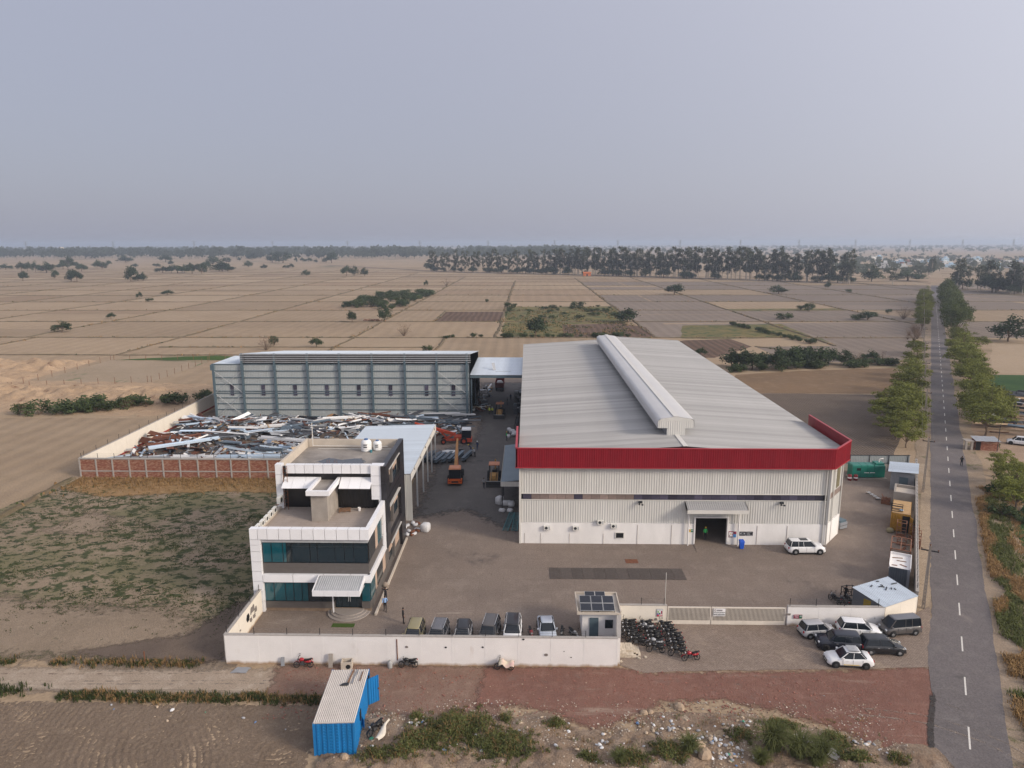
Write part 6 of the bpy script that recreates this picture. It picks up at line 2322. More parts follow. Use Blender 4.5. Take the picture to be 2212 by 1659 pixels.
def backhoe(label, loc, ang, mat):
    o = thing('backhoe_loader', label, 'backhoe', loc, ang)      # +x front
    MB().box(-1.6, 1.5, -.35, .35, .5, .85).build('chassis', mat, o)
    MB().loft([[(.2, -.4, .85), (1.6, -.35, .85), (1.6, .35, .85), (.2, .4, .85)], [(.2, -.38, 1.45), (1.5, -.3, 1.3), (1.5, .3, 1.3), (.2, .38, 1.45)]]).build('bonnet', mat, o)
    for s in (-1, 1):
        big_wheel(o, -.9, s * .85, .68, .42, mat)
        big_wheel(o, 1.2, s * .8, .45, .3, mat)
    cb_ = thing('cab', None, None, (-.55, 0, .9))
    cb_.parent = o
    for sx in (-.7, .65):
        for sy in (-.68, .68):
            MB().box(sx - .05, sx + .05, sy - .05, sy + .05, 0, 1.6).build('cab_post', m_blkpl, cb_)
    MB().box(-.85, .8, -.8, .8, 1.6, 1.72).build('cab_roof', m_capf, cb_)
    MB().box(-.4, .1, -.3, .3, .1, .7).build('seat', m_blkpl, cb_)
    for s in (-1, 1):
        MB().beam((-.1, s * .55, 1.25), (1.9, s * .5, .75), .12, .22).build('loader_arm', mat, o)
        MB().beam((1.9, s * .5, .75), (2.3, s * .5, .3), .12, .2).build('loader_arm', mat, o)
    mb = MB()
    pr_ = [(2.25, .75), (2.2, .1), (2.95, .05), (2.95, .12), (2.4, .2), (2.35, .75)]
    mb.loft([[(x, -1.1, z) for x, z in pr_], [(x, 1.1, z) for x, z in pr_]])
    mb.build('bucket', m_iron, o)
    MB().box(2.3, 2.38, -1.1, 1.1, .74, .8).build('bucket_lip', m_galv, o)
    MB().beam((-1.7, .1, .8), (-2.2, .1, 2.7), .22, .3).build('backhoe_boom', mat, o)
    MB().beam((-2.2, .1, 2.7), (-2.6, .1, 1.2), .18, .24).build('backhoe_arm', mat, o)
    MB().lathe([(0, -.3), (.35, -.3), (.35, .3), (0, .3)], (-2.6, .1, .9), 8, 'y').build('rear_bucket', m_iron, o)
    return o


backhoe('dusty yellow backhoe loader standing by the alley canopy', (-4.95, 101.6, .02), R(-90), m_yl)
backhoe('dark backhoe loader deeper in the shaded alley', (-5.7, 142.6, .02), R(-92), m_yl)
tk = thing('red_truck', 'dark red tipper truck loaded with white sacks under link roof', 'truck', (-6.7, 170.5, .02), R(90))
m_trk = M('dark red truck paint', (.16, .018, .015), .6, .15, 2)
MB().box(-3.4, -1.4 + 3.0, -.95, .95, .75, .95).build('chassis', m_iron, tk)
for y0, y1 in ((-1.05, -.98), (.98, 1.05)):
    MB().box(-3.4, 1.3, y0, y1, .95, 2.3).build('bed_side', m_trk, tk)
MB().box(-3.4, -3.32, -.98, .98, .95, 2.1).build('tailgate', m_trk, tk)
MB().box(-3.4, 1.3, -.98, .98, .95, 1.02).build('bed_floor', m_trk, tk)
MB().box(1.5, 3.2, -1.0, 1.0, .8, 2.4).build('cab', m_trk, tk)
for x in (-2.4, -1.3, 2.3):
    for s in (-1, 1):
        big_wheel(tk, x, s * .8, .5, .3, m_trk)
# ------------------------------------------------------------------ people
SKIN = M('skin', (.22, .115, .07), .6, .08, 6)
HAIR = M('black hair', (.012, .010, .010), .5, .1, 6)


BODIES = {}


def grow_body(V, E_, Rr, lab, mats):
    me = bpy.data.meshes.new('body_cage')
    me.from_pydata([tuple(p) for p in V], E_, [])
    ob = bpy.data.objects.new('body_cage', me)
    C.objects.link(ob)
    sk = ob.modifiers.new('skin', 'SKIN')
    sk.use_smooth_shade = True
    for i, d in enumerate(me.skin_vertices[0].data):
        big = lab[i] in 'st' and Rr[i] > .1
        d.radius = (Rr[i] * (1.15 if big else 1), Rr[i] * (.8 if big else 1))
        d.use_root = (i == 0)
    ss = ob.modifiers.new('sub', 'SUBSURF')
    ss.levels = 1
    dg_ = bpy.context.evaluated_depsgraph_get()
    m2 = bpy.data.meshes.new_from_object(ob.evaluated_get(dg_))
    bpy.data.objects.remove(ob)
    m2.materials.clear()
    for p in m2.polygons:
        c = p.center
        i = min(range(len(V)), key=lambda j: (V[j] - c).length - Rr[j])
        p.material_index = mats[lab[i]]
        p.use_smooth = True
    return m2


def human(label, loc, ang, shirt, trousers, pose='stand', hat=None, held=None, s=.93):
    """one continuous skinned body; +y is the facing direction"""
    V, E_, Rr, lab = [], [], [], []

    def v(p, r, l, prev=None):
        V.append(Vector(p))
        Rr.append(r)
        lab.append(l)
        if prev is not None:
            E_.append((prev, len(V) - 1))
        return len(V) - 1
    hipz = .90
    bend = 0.0
    lift = {'stand': (.0, .02), 'walk': (.24, -.20), 'bend': (.05, -.05), 'ride': (.0, 0)}[pose]
    if pose == 'bend':
        bend = .75
    pel = v((0, 0, hipz), .135, 't')

    def tor(x, y, z):       # bend the upper body about the pelvis
        dz = z - hipz
        return (x, y + dz * math.sin(bend), hipz + dz * math.cos(bend))
    wst = v(tor(0, 0, 1.05), .125, 's', pel)
    chs = v(tor(0, .0, 1.27), .145, 's', wst)
    nb = v(tor(0, 0, 1.43), .075, 's', chs)
    nk = v(tor(0, .01, 1.50), .052, 'k', nb)
    hd = v(tor(0, .03, 1.60), .085, 'k', nk)
    v(tor(0, .025, 1.70), .075, 'h', hd)
    for sd in (-1, 1):
        sh_ = v(tor(sd * .17, 0, 1.40), .062, 's', nb)
        sw = .18 * sd * (1 if pose == 'walk' else .2) + (.25 if pose == 'bend' else 0)
        if held == 'head' and True:
            el = v(tor(sd * .30, .05, 1.42), .046, 's', sh_)
            wr_ = v(tor(sd * .22, .02, 1.68), .034, 'k', el)
            hn = v(tor(sd * .19, .02, 1.74), .036, 'k', wr_)
            dr = Vector((0, .03, .07))
        elif pose == 'hips':
            pass
        else:
            el = v(tor(sd * .25, sw * .5 - .02, 1.15), .046, 's', sh_)
            wr_ = v(tor(sd * .27, sw + .06, .92), .032, 'k', el)
            hn = v(tor(sd * .27, sw + .09, .85), .036, 'k', wr_)
            dr = Vector((0, .03, -.08))
        base = V[hn].copy()
        for fi in range(4):
            f1 = v(base + Vector((sd * .0, (fi - 1.5) * .02, 0)) + dr * .7, .011, 'k', hn)
            v(base + Vector((sd * -.01, (fi - 1.5) * .022 + .01, 0)) + dr * (1.25 - .08 * abs(fi - 1)), .009, 'k', f1)
        th = v(base + Vector((-sd * .02, .045, dr.z * .25)), .012, 'k', hn)
        v(base + Vector((-sd * .03, .06, dr.z * .7)), .010, 'k', th)
        ly = lift[0] if sd < 0 else lift[1]
        hp = v((sd * .09, 0, .85), .095, 't', pel)
        kn = v((sd * .10, ly * .6 + .03, .48), .064, 't', hp)
        an = v((sd * .10, ly, .09), .045, 't', kn)
        hl = v((sd * .10, ly - .03, .05), .045, 'f', an)
        v((sd * .11, ly + .15, .035), .036, 'f', hl)
    key = (pose, held)
    mats = {'s': 0, 't': 1, 'k': 2, 'h': 3, 'f': 4}
    if key not in BODIES:
        BODIES[key] = grow_body(V, E_, Rr, lab, mats)
    m2 = BODIES[key].copy()
    m2.name = 'body'
    for q in (shirt, trousers, SKIN, HAIR, m_blkpl):
        m2.materials.append(q)
    o = thing('person', label, 'person', loc, ang)
    o.scale = (s, s, s)
    inst('body', m2, o)
    hc = Vector(tor(0, .03, 1.62))
    hm = MB()
    hm.lathe([(.0, .13), (.06, .115), (.092, .05), (.095, -.02), (.085, -.03)], (0, 0, 0), 12)
    q = hm.build('hair', HAIR, o, True, hc + Vector((0, -.015, .0)))
    q.rotation_euler.x = -bend + .12
    fm = MB()
    fm.add([(-.012, .085, .0), (.012, .085, .0), (0, .112, -.02), (0, .09, .03)], [(0, 1, 2), (0, 2, 3), (2, 1, 3)])
    for sx in (-.034, .034):
        fm.box(sx - .013, sx + .013, .082, .09, .012, .024, )
    fm.box(-.022, .022, .083, .09, -.052, -.043)
    fm.build('face', M('face features', (.09, .04, .03), .6, .1), o, False, hc + Vector((0, .0, 0)))
    for sx in (-1, 1):
        MB().lathe([(0, -.01), (.022, -.005), (.022, .01), (0, .012)], (sx * .088, -.005, 0), 8, 'x').build('ear', SKIN, o, False, hc)
    if hat:
        h_ = MB()
        h_.lathe([(.13, 0), (.13, .015), (.105, .025), (.10, .08), (.06, .13), (0, .145)], (0, 0, 0), 14)
        h_ = h_.build('helmet', hat, o, True, hc + Vector((0, 0, .035)))
        h_.rotation_euler.x = -bend
    return o


c_blk = M('black cloth', (.014, .014, .016), .85, .2, 6)
c_navy = M('navy cloth', (.02, .035, .09), .85, .15, 6)
c_lblue = M('light blue cloth', (.24, .38, .62), .85, .1, 6)
c_grn = M('bright green vest', (.05, .5, .12), .7, .1, 6)
c_yel = M('lime yellow vest', (.55, .62, .08), .7, .1, 6)
c_gry = M('grey cloth', (.28, .28, .29), .9, .15, 6)
c_dk = M('dark trousers', (.02, .02, .026), .9, .2, 6)
c_wht = M('white helmet', (.72, .72, .72), .4, .05)
c_yh = M('yellow helmet', (.62, .42, .03), .4, .05)
human('person in light blue shirt walking beside the office kerb', (-13.75, 63.1, .02), R(190), c_lblue, c_dk, 'walk')
pp = human('person carrying a bundle on the head behind the blue shirt', (-14.05, 64.9, .02), R(185), c_dk, c_dk, 'walk', None, 'head')
o = MB()
o.loft([[((.30 + .1 * math.sin(k * 2)) * math.cos(a_) * f, .24 * math.sin(a_) * f, z + .03 * math.sin(a_ * 3 + k)) for a_ in [i * .6283 for i in range(10)]] for k, (z, f) in enumerate(((0, .5), (.12, 1.0), (.3, 1.1), (.45, .8), (.52, .35)))])
o = o.build('cloth_bundle', M('brown cloth bundle', (.25, .20, .16), .95, .25, 3), None, True, (-14.05, 64.88, 1.62))
T(o, 'brown cloth bundle carried on a head by the office', 'bundle')
human('person in black standing alone left of the khaki car', (-11.6, 60.85, .02), R(-80), c_blk, c_dk)
human('person in green vest inside the dark warehouse doorway', (21.35, 80.6, .02), R(180), c_grn, c_dk, 'stand', c_yh)
human('person in black cap beside motorcycles at the corner shed', (31.7, 66.0, .02), R(-60), c_blk, c_dk, 'stand', m_blkpl)
human('person in navy with white helmet beside the steel beams', (-8.6, 117.8, .02), R(150), c_navy, c_navy, 'stand', c_wht)
human('person in grey shirt standing before the loader bucket', (-6.3, 98.4, .02), R(175), c_gry, c_dk, 'walk')
human('worker in lime vest, left of the two in the alley', (-7.9, 143.7, .02), R(180), c_yel, c_dk, 'stand', c_yh)
human('worker in lime vest, right of the two in the alley', (-7.3, 143.7, .02), R(175), c_yel, c_dk, 'stand', c_wht)
human('dark clothed person nearest the second backhoe in the alley', (-4.4, 153.0, .02), R(100), c_blk, c_dk)
human('dark clothed person walking in the middle of the alley', (-3.8, 157.2, .02), R(180), c_navy, c_dk, 'walk')
human('dark clothed person against the warehouse side wall far back', (-2.2, 156.6, .02), R(90), c_gry, c_dk)
human('worker in green vest by the white sacks in the alley', (-3.75, 124.0, .02), R(-90), c_grn, c_dk, 'stand', c_yh)
human('stooping worker with yellow helmet, front one at the beams', (-8.75, 113.8, .02), R(40), c_gry, c_dk, 'bend', c_yh)
human('stooping worker with yellow helmet, rear one at the beams', (-9.6, 116.6, .02), R(120), c_navy, c_navy, 'bend', c_yh)
human('lone person in black walking along the road edge', (69.0, 109.9, .06), R(150), c_blk, c_dk, 'walk', None, None, .97)
human('distant person standing at the right road edge', (186.6, 324.5, .06), R(150), c_navy, c_dk)
human('distant person on the road beside the other one', (187.8, 324.0, .06), R(150), c_gry, c_dk)
# ------------------------------------------------------------------ vegetation
m_bark = M('grey brown bark', (.16, .115, .08), .95, .3, 4)
m_eucbark = M('pale eucalyptus bark', (.42, .36, .29), .9, .25, 2)
L_road = leaf_mat('roadside leaves', (.16, .172, .04), .45, .25, .28)
L_road2 = leaf_mat('deep roadside leaves', (.085, .105, .034), .4, .2, .2)
L_euc = leaf_mat('eucalyptus leaves', (.065, .075, .042), .4, .18, .2)
L_dark = leaf_mat('dark acacia leaves', (.045, .066, .028), .4, .18, .22)
L_dry = leaf_mat('dry brown twigs', (.17, .105, .065), .35, .1, .2)
L_bush = leaf_mat('bush leaves', (.060, .082, .032), .45, .2, .25)


def leaves(mb, c, rad, n, size, q, flat=.5, m=None):
    """n leaf sprays in a clump round c, more of them near its skin"""
    for _ in range(n):
        d = Vector((q.gauss(0, 1), q.gauss(0, 1), q.gauss(0, 1))).normalized()
        r = q.random() ** .45
        p = Vector((c[0] + d.x * rad[0] * r, c[1] + d.y * rad[1] * r, c[2] + d.z * rad[2] * r))
        nn = (d * .6 + Vector((q.gauss(0, 1), q.gauss(0, 1), q.gauss(0, 1) + flat))).normalized()
        u = nn.orthogonal().normalized()
        u.rotate(Matrix.Rotation(q.uniform(0, 6.28), 3, nn))
        v = nn.cross(u)
        s = size * q.uniform(.6, 1.4)
        mb.add([p - u * s * .5, p + v * s * .32 - u * s * .1, p + u * s * .6, p - v * s * .3 + u * s * .05], [(0, 1, 2, 3)], m)


def trunk(mb, tips, base_r, q, fork=.35, lean=(0, 0), m=None):
    h = min(t[2] for t in tips)
    f = Vector((lean[0], lean[1], max(.3, h * fork)))
    mid = f * .5 + Vector((q.uniform(-.1, .1), q.uniform(-.1, .1), 0))
    mb.tube((0, 0, -.1), mid, base_r, base_r * .8, 7, True, m)
    mb.tube(mid, f, base_r * .8, base_r * .7, 7, True, m)
    for t in tips:
        t = Vector(t)
        k = f.lerp(t, .5) + Vector((0, 0, .12 * (t - f).length))
        mb.tube(f, k, base_r * .5, base_r * .3, 5, True, m)
        mb.tube(k, t, base_r * .3, base_r * .1, 4, True, m)


def proto(kind, seed):
    q = random.Random(seed)
    cr_, tr_ = MB(), MB()
    if kind == 'road':        # 7 high, spreading in layers
        cs_ = []
        for k in range(32):
            a = q.uniform(0, 6.28)
            rr = 2.8 * math.sqrt(q.random())
            z = 2.0 + 3.8 * (1 - (rr / 3.9) ** 2) * q.uniform(.3, 1.0) + q.uniform(-.6, .3)
            cs_.append((rr * math.cos(a), rr * math.sin(a), z))
        for c in cs_:
            leaves(cr_, c, (q.uniform(.8, 1.35), q.uniform(.8, 1.35), q.uniform(.3, .55)), 105, .27, q, 1.2)
        trunk(tr_, q.sample(cs_, 9), .17, q, .5)
        return cr_.mesh('crown', L_road), tr_.mesh('trunk', m_bark)
    if kind == 'road2':
        cs_ = []
        for k in range(22):
            a = q.uniform(0, 6.28)
            rr = 2.3 * math.sqrt(q.random())
            cs_.append((rr * math.cos(a), rr * math.sin(a), 2.0 + 5.0 * q.random() * (1 - rr / 4)))
        for c in cs_:
            leaves(cr_, c, (q.uniform(.8, 1.2),) * 2 + (q.uniform(.6, .95),), 95, .3, q, .4)
        trunk(tr_, q.sample(cs_, 8), .18, q, .4)
        return cr_.mesh('crown', L_road2), tr_.mesh('trunk', m_bark)
    if kind == 'euc':         # 20 high
        cs_ = []
        ax = [q.uniform(-1, 1), q.uniform(-1, 1)]
        for k in range(20):
            z = q.uniform(4.8, 19.2)
            wd = 2.9 * (1 - abs((z - 12.5) / 8.5) ** 2 * .75)
            a = q.uniform(0, 6.28)
            rr = wd * q.uniform(.2, 1)
            cs_.append((rr * math.cos(a) + ax[0] * z / 20, rr * math.sin(a) + ax[1] * z / 20, z))
        for c in cs_:
            leaves(cr_, c, (q.uniform(.9, 1.6), q.uniform(.9, 1.6), q.uniform(1.0, 1.9)), 42, .75, q, 0)
        tr_.tube((0, 0, -.2), (ax[0] * .4, ax[1] * .4, 9), .28, .2, 6)
        tr_.tube((ax[0] * .4, ax[1] * .4, 9), (ax[0], ax[1], 18.5), .2, .06, 5)
        for c in cs_[:10]:
            z0 = max(4, c[2] - 3)
            tr_.tube((ax[0] * z0 / 20, ax[1] * z0 / 20, z0), c, .09, .04, 4)
        return cr_.mesh('crown', L_euc), tr_.mesh('trunk', m_eucbark)
    if kind == 'round':       # 5 high field tree
        cs_ = []
        for k in range(20):
            a = q.uniform(0, 6.28)
            rr = 1.6 * math.sqrt(q.random())
            cs_.append((rr * math.cos(a), rr * math.sin(a), .9 + 3.2 * q.random() * (1 - rr / 2.8)))
        for c in cs_:
            leaves(cr_, c, (q.uniform(.6, .95),) * 2 + (q.uniform(.55, .9),), 62, .3, q, .3)
        trunk(tr_, q.sample(cs_, 7), .13, q, .6)
        return cr_.mesh('crown', L_dark), tr_.mesh('trunk', m_bark)
    if kind == 'bush':        # 1.6 high
        for k in range(9):
            a = q.uniform(0, 6.28)
            rr = .75 * math.sqrt(q.random())
            leaves(cr_, (rr * math.cos(a), rr * math.sin(a), q.uniform(.35, 1.15)), (.5, .5, .42), 62, .2, q, .4)
        for k in range(6):
            tr_.tube((0, 0, -.05), (q.uniform(-.7, .7), q.uniform(-.7, .7), q.uniform(.6, 1.3)), .035, .012, 4)
        return cr_.mesh('crown', L_bush), tr_.mesh('stem', m_bark)
    if kind == 'dry':         # bare brown shrub, 3 high
        for k in range(26):
            a = q.uniform(0, 6.28)
            e = Vector((1.5 * math.cos(a) * q.random(), 1.5 * math.sin(a) * q.random(), q.uniform(1.2, 3)))
            tr_.tube((0, 0, -.1), e * .45, .04, .025, 4)
            tr_.tube(e * .45, e, .025, .008, 4)
            leaves(cr_, e, (.55, .55, .5), 9, .13, q, 0)
        return cr_.mesh('crown', L_dry), tr_.mesh('stem', m_bark)


PR = {k: [proto(k, 100 + i * 7 + len(k)) for i in range(n)] for k, n in (('road', 4), ('road2', 3), ('euc', 5), ('round', 4), ('bush', 4), ('dry', 2))}
DIM = {}
for k_ in PR:
    for cm, tm in PR[k_]:
        zs = sorted(v.co.z for v in cm.vertices)
        xs_ = sorted(v.co.x for v in cm.vertices)
        DIM[cm.name] = (zs[int(len(zs) * .985)], xs_[int(len(xs_) * .97)] - xs_[int(len(xs_) * .03)])
vr = random.Random(21)


def plant(kind, loc, h, wid=None, label='', group=None, cat='tree', name=None, wm=None):
    cm, tm = vr.choice(PR[kind])
    s = h / DIM[cm.name][0]
    sw = s * (wid or vr.uniform(.9, 1.12)) if wm is None else wm / DIM[cm.name][1]
    nm = name or {'euc': 'eucalyptus_tree', 'bush': 'bush', 'dry': 'dry_shrub'}.get(kind, 'tree')
    o = thing(nm, label, cat, loc, vr.uniform(0, 6.28), group)
    o.scale = (sw, sw, s)
    inst('crown', cm, o)
    inst(tm.name.split('.')[0], tm, o)
    return o


def dist(p):
    return (Vector((p.x, p.y, 0)) - Vector((0, 0, 35))).dot(_f)


# field trees read off the chart: x, foot y, top y, width (chart thirds)
B1T = [(40, 280, 245, 45), (140, 292, 240, 45), (180, 290, 240, 45), (150, 352, 300, 55), (232, 295, 235, 35), (300, 300, 240, 70), (355, 337, 290, 40), (410, 275, 240, 60), (440, 270, 200, 50), (465, 355, 290, 70), (500, 357, 298, 55), (495, 270, 235, 50), (530, 290, 250, 55), (630, 270, 225, 45), (662, 275, 235, 45), (703, 255, 225, 30), (815, 232, 195, 80), (880, 262, 243, 35), (850, 355, 272, 65), (895, 352, 318, 45), (930, 352, 305, 45), (1015, 262, 242, 35), (1075, 232, 190, 60), (1110, 250, 225, 30), (1055, 300, 262, 55), (1110, 300, 260, 40), (1150, 302, 258, 80), (1195, 300, 255, 50), (1245, 305, 248, 60), (1305, 305, 248, 55), (1330, 280, 235, 55), (1380, 252, 203, 60), (1440, 290, 225, 60), (1420, 290, 250, 80), (1470, 235, 205, 40), (1475, 290, 255, 60), (1550, 222, 200, 20), (1610, 262, 228, 50), (1635, 215, 180, 50), (1710, 275, 248, 30), (1765, 232, 180, 70), (1835, 235, 175, 90), (1850, 270, 252, 25), (1885, 270, 243, 30), (1920, 230, 205, 20), (1960, 230, 205, 22), (2000, 230, 205, 35), (2050, 233, 215, 22), (2115, 232, 205, 50), (2150, 237, 175, 70)]
B2T = [(35, 320, 265, 55), (85, 320, 265, 40), (150, 320, 275, 45), (550, 265, 240, 30), (575, 260, 240, 25)]
FG = 'scattered trees across the distant left fields'
for lst, ox in ((B1T, 0), (B2T, 737.3)):
    for i, (x, yb, yt, wd) in enumerate(lst):
        p = G(ox + x / 3, 489.6 + yb / 3)
        t_ = dist(p)
        h = (yb - yt) / 3 / FPX * t_ * 1.05
        w_ = wd / 3 / FPX * t_
        plant('round', p, h * 1.08, None, 'dark round-crowned tree among the scattered trees on distant fields', FG, wm=w_ * 1.15)
NEAR = [(0, 1985, 320, 283, 50, 'round', 'lone dark tree in the middle-left fields far from others'), (0, 905, 465, 423, 25, 'round', 'slim upright tree beside a wider bush on left fields'), (0, 1085, 445, 415, 60, 'round', 'wide low tree right of the slim tree on left fields'),
        (0, 965, 488, 465, 35, 'bush', 'small bush below the slim tree on the left fields'), (0, 720, 598, 562, 42, 'round', 'small dark tree at the end of the long field path'), (0, 405, 685, 618, 75, 'round', 'bright green lone tree nearest on the left fields'),
        (0, 1725, 800, 710, 110, 'dry', 'brown half-bare tree just behind the steel shed, left'), (0, 1775, 770, 712, 50, 'bush', 'green shrub touching the brown tree behind the shed'), (0, 2050, 780, 725, 65, 'round', 'green shrubby tree behind the steel shed roof'),
        (737.3, 70, 620, 553, 60, 'round', 'small lone tree left of the brick pile on the fields'), (737.3, 280, 615, 515, 75, 'round', 'taller forked tree standing right of the brick pile'), (737.3, 405, 710, 632, 80, 'dry', 'orange brown shrub on a bund beyond the shed'),
        (737.3, 550, 385, 348, 20, 'round', 'tiny upright tree on the middle fields'), (737.3, 680, 385, 335, 45, 'dry', 'thin leggy tree on the middle fields'), (737.3, 945, 490, 470, 22, 'bush', 'tiny bush alone on middle fields'), (737.3, 1075, 530, 492, 35, 'bush', 'round bush at the corner of the scrub patch'),
        (737.3, 1260, 712, 595, 130, 'round', 'large dark spreading tree in the scrub patch'), (737.3, 1310, 640, 580, 60, 'dry', 'bare branched top beside the dark spreading tree'), (737.3, 1535, 525, 488, 65, 'bush', 'rounded dark bush on the far side of scrub patch'), (737.3, 1860, 620, 537, 120, 'round', 'broad feathery tree at the right end of scrub patch'),
        (737.3, 2160, 440, 380, 110, 'round', 'big dark round tree on the bund beyond the warehouse'), (737.3, 555, 810, 770, 45, 'bush', 'shrub on the bund just above the link roof'), (737.3, 680, 725, 706, 40, 'bush', 'low green bush on the bund behind the shed'),
        (1474.7, 620, 435, 385, 90, 'round', 'leaning dark tree on the right-hand fields'), (1474.7, 935, 400, 360, 30, 'round', 'small dark tree near the concrete hut by the tall trees'), (1474.7, 1078, 430, 407, 30, 'bush', 'small dark bush on the far right fields'), (1474.7, 765, 540, 512, 45, 'bush', 'left of two bushes on the stubble strip'),
        (1474.7, 820, 548, 500, 60, 'round', 'right of two bushes on the stubble strip'), (1474.7, 655, 600, 560, 70, 'bush', 'bush clump on the dirt path edge'), (1474.7, 1135, 605, 570, 60, 'bush', 'dark bush left in the pair near the path'), (1474.7, 1200, 605, 553, 90, 'round', 'wide tree right in the pair near the path'),
        (1474.7, 1330, 565, 535, 28, 'bush', 'small upright bush near the bare tree'), (1474.7, 1430, 600, 520, 80, 'dry', 'bare brown tree close to the road'), (1474.7, 1225, 357, 265, 110, 'round', 'dense dark round tree in front of eucalyptus row end'), (1474.7, 1455, 352, 290, 130, 'round', 'broad green tree left of the road far away'),
        (1474.7, 1360, 380, 277, 55, 'euc', 'single pale eucalyptus apart from the row'), (1474.7, 2110, 745, 595, 180, 'round', 'large domed dark tree on the earth lot right of road'), (1474.7, 1905, 800, 700, 120, 'road', 'small flat-topped tree beside the right roadside row')]
for ox, x, yb, yt, wd, kd, lb in NEAR:
    p = G(ox + x / 3, 489.6 + yb / 3)
    t_ = dist(p)
    h = max(.8, (yb - yt) / 3 / FPX * t_ * 1.05)
    w_ = wd / 3 / FPX * t_
    plant(kd, p, h, None, lb, None, 'bush' if kd == 'bush' else 'tree', wm=w_ * 1.1)
# eucalyptus row on the canal bank
path = [G(930, 586), G(1200, 593), G(1500, 601), G(1850, 613)]
EG = 'eucalyptus row along the canal bank'
for seg, n in ((0, 36), (1, 60), (2, 56)):
    for k in range(n):
        u = (k + vr.uniform(-.4, .4)) / n
        p = path[seg].lerp(path[seg + 1], u) + Vector((vr.uniform(-2, 2), vr.uniform(-4, 13), 0))
        plant('euc', p, vr.uniform(21, 31) * (.9 if seg == 0 else 1), vr.uniform(.85, 1.3), 'tall pale-stemmed eucalyptus in the long row beyond the fields', EG)
for k in range(46):
    u = vr.random()
    p = path[0].lerp(path[1], u * 2) if u < .5 else path[1].lerp(path[3], u * 2 - 1) + Vector((0, vr.uniform(-3, 6), 0))
    plant('round', p, vr.uniform(5, 9), vr.uniform(1.2, 1.8), 'dark undergrowth tree at the foot of the eucalyptus row', 'undergrowth below the eucalyptus row')
# clump right of the road
for k in range(26):
    u = vr.random()
    p = G(2045 + 185 * u, 622 + 16 * u + vr.uniform(-3, 2))
    if vr.random() < .6:
        plant('euc', p, vr.uniform(14, 23), vr.uniform(1.1, 1.6), 'eucalyptus in the clump where the road meets the canal', 'trees at the road end, right')
    else:
        plant('round', p, vr.uniform(6, 11), 1.5, 'bushy tree in the clump where the road meets the canal', 'trees at the road end, right')
for k in range(6):
    p = G(2008 + vr.uniform(-8, 6), 592 + vr.uniform(-2, 3))
    plant('euc', p, vr.uniform(13, 22), 1.2, 'faint pale eucalyptus in the cluster beyond the road end', 'pale trees beyond the road end')
# roadside rows
RG1, RG2 = 'trees along the right road edge', 'trees along the left road edge'
rt = [(57, 7.2, 5.0), (63, 7.6, 5.6), (69, 7.6, 4.6), (76, 7.0, 3.4), (100, 7.2, 6.6), (107, 8.0, 7.2), (110, 6.2, 6.4), (114, 6.6, 7.0), (117.5, 9.5, 6.2), (121, 8.2, 7.4), (129, 6.8, 7.0), (137, 7.0, 6.6), (146, 6.8, 6.6), (151, 8, 5.6), (156, 6.6, 6.2), (161, 7.4, 6), (167, 6.8, 6.6), (179, 6.4, 6.8), (192, 6.5, 6.4), (206, 6.8, 7), (222, 6.4, 6.5), (238, 6.6, 7.2)]
for k, (t_, s_, h) in enumerate(rt):
    x, y = rpt(t_, s_ - (1.0 if k > 3 else 0))
    plant('road', (x, y, .02), h * vr.uniform(.85, 1.12), vr.uniform(.95, 1.2), 'nearest olive-green tree on the right verge below the shack' if k == 0 else (ORD[k] + ' bushy olive-green tree on right verge, before the shack' if k < 4 else ORD[k - 4] + ' olive-green tree past the shack in the right roadside row'), RG1)
for k in range(20):
    x, y = rpt(262 + k * 11.5, 5.5 + vr.uniform(-.5, 1.5))
    plant('road2', (x, y, .02), vr.uniform(8.5, 13), vr.uniform(.9, 1.2), ORD[k] + ' tall dark tree on the far right road edge', RG1)
lt_ = [(84, -6.2, 4.6), (89, -8.0, 5.2), (96, -6.8, 6.2), (100, -9.6, 5.6), (103, -9.0, 6.6), (92, -6.0, 5.0), (106, -6.2, 6), (109, -7.4, 6.4), (113, -6.2, 5.6), (118, -7.6, 5.8), (130, -6.6, 6.2), (137, -8, 5.4), (152, -6.2, 5.2), (160, -7.2, 5.0), (178, -6.4, 5.6), (200, -6.2, 4.8), (206, -7.2, 4.2)]
for k, (t_, s_, h) in enumerate(lt_):
    x, y = rpt(t_, s_)
    plant('road', (x, y, .02), h, vr.uniform(.95, 1.15), 'first left roadside tree just behind the sheet fence' if k == 0 else ORD[k] + ' olive-green tree past the sheet fence in left roadside row', RG2)
for k in range(19):
    x, y = rpt(275 + k * 10.5, -5.5 + vr.uniform(-1.2, .5))
    plant('road', (x, y, .02), vr.uniform(5, 8), vr.uniform(.7, 1), ORD[k] + ' yellow-green tree on the far left road edge', RG2)
for k in range(12):
    x, y = rpt(240 + k * 3.2, -7 + vr.uniform(-3, .6))
    plant('dry', (x, y, .02), vr.uniform(2.2, 4), 1.2, 'russet dry shrub at the left road edge', 'dry shrubs at the left road edge', 'shrub')
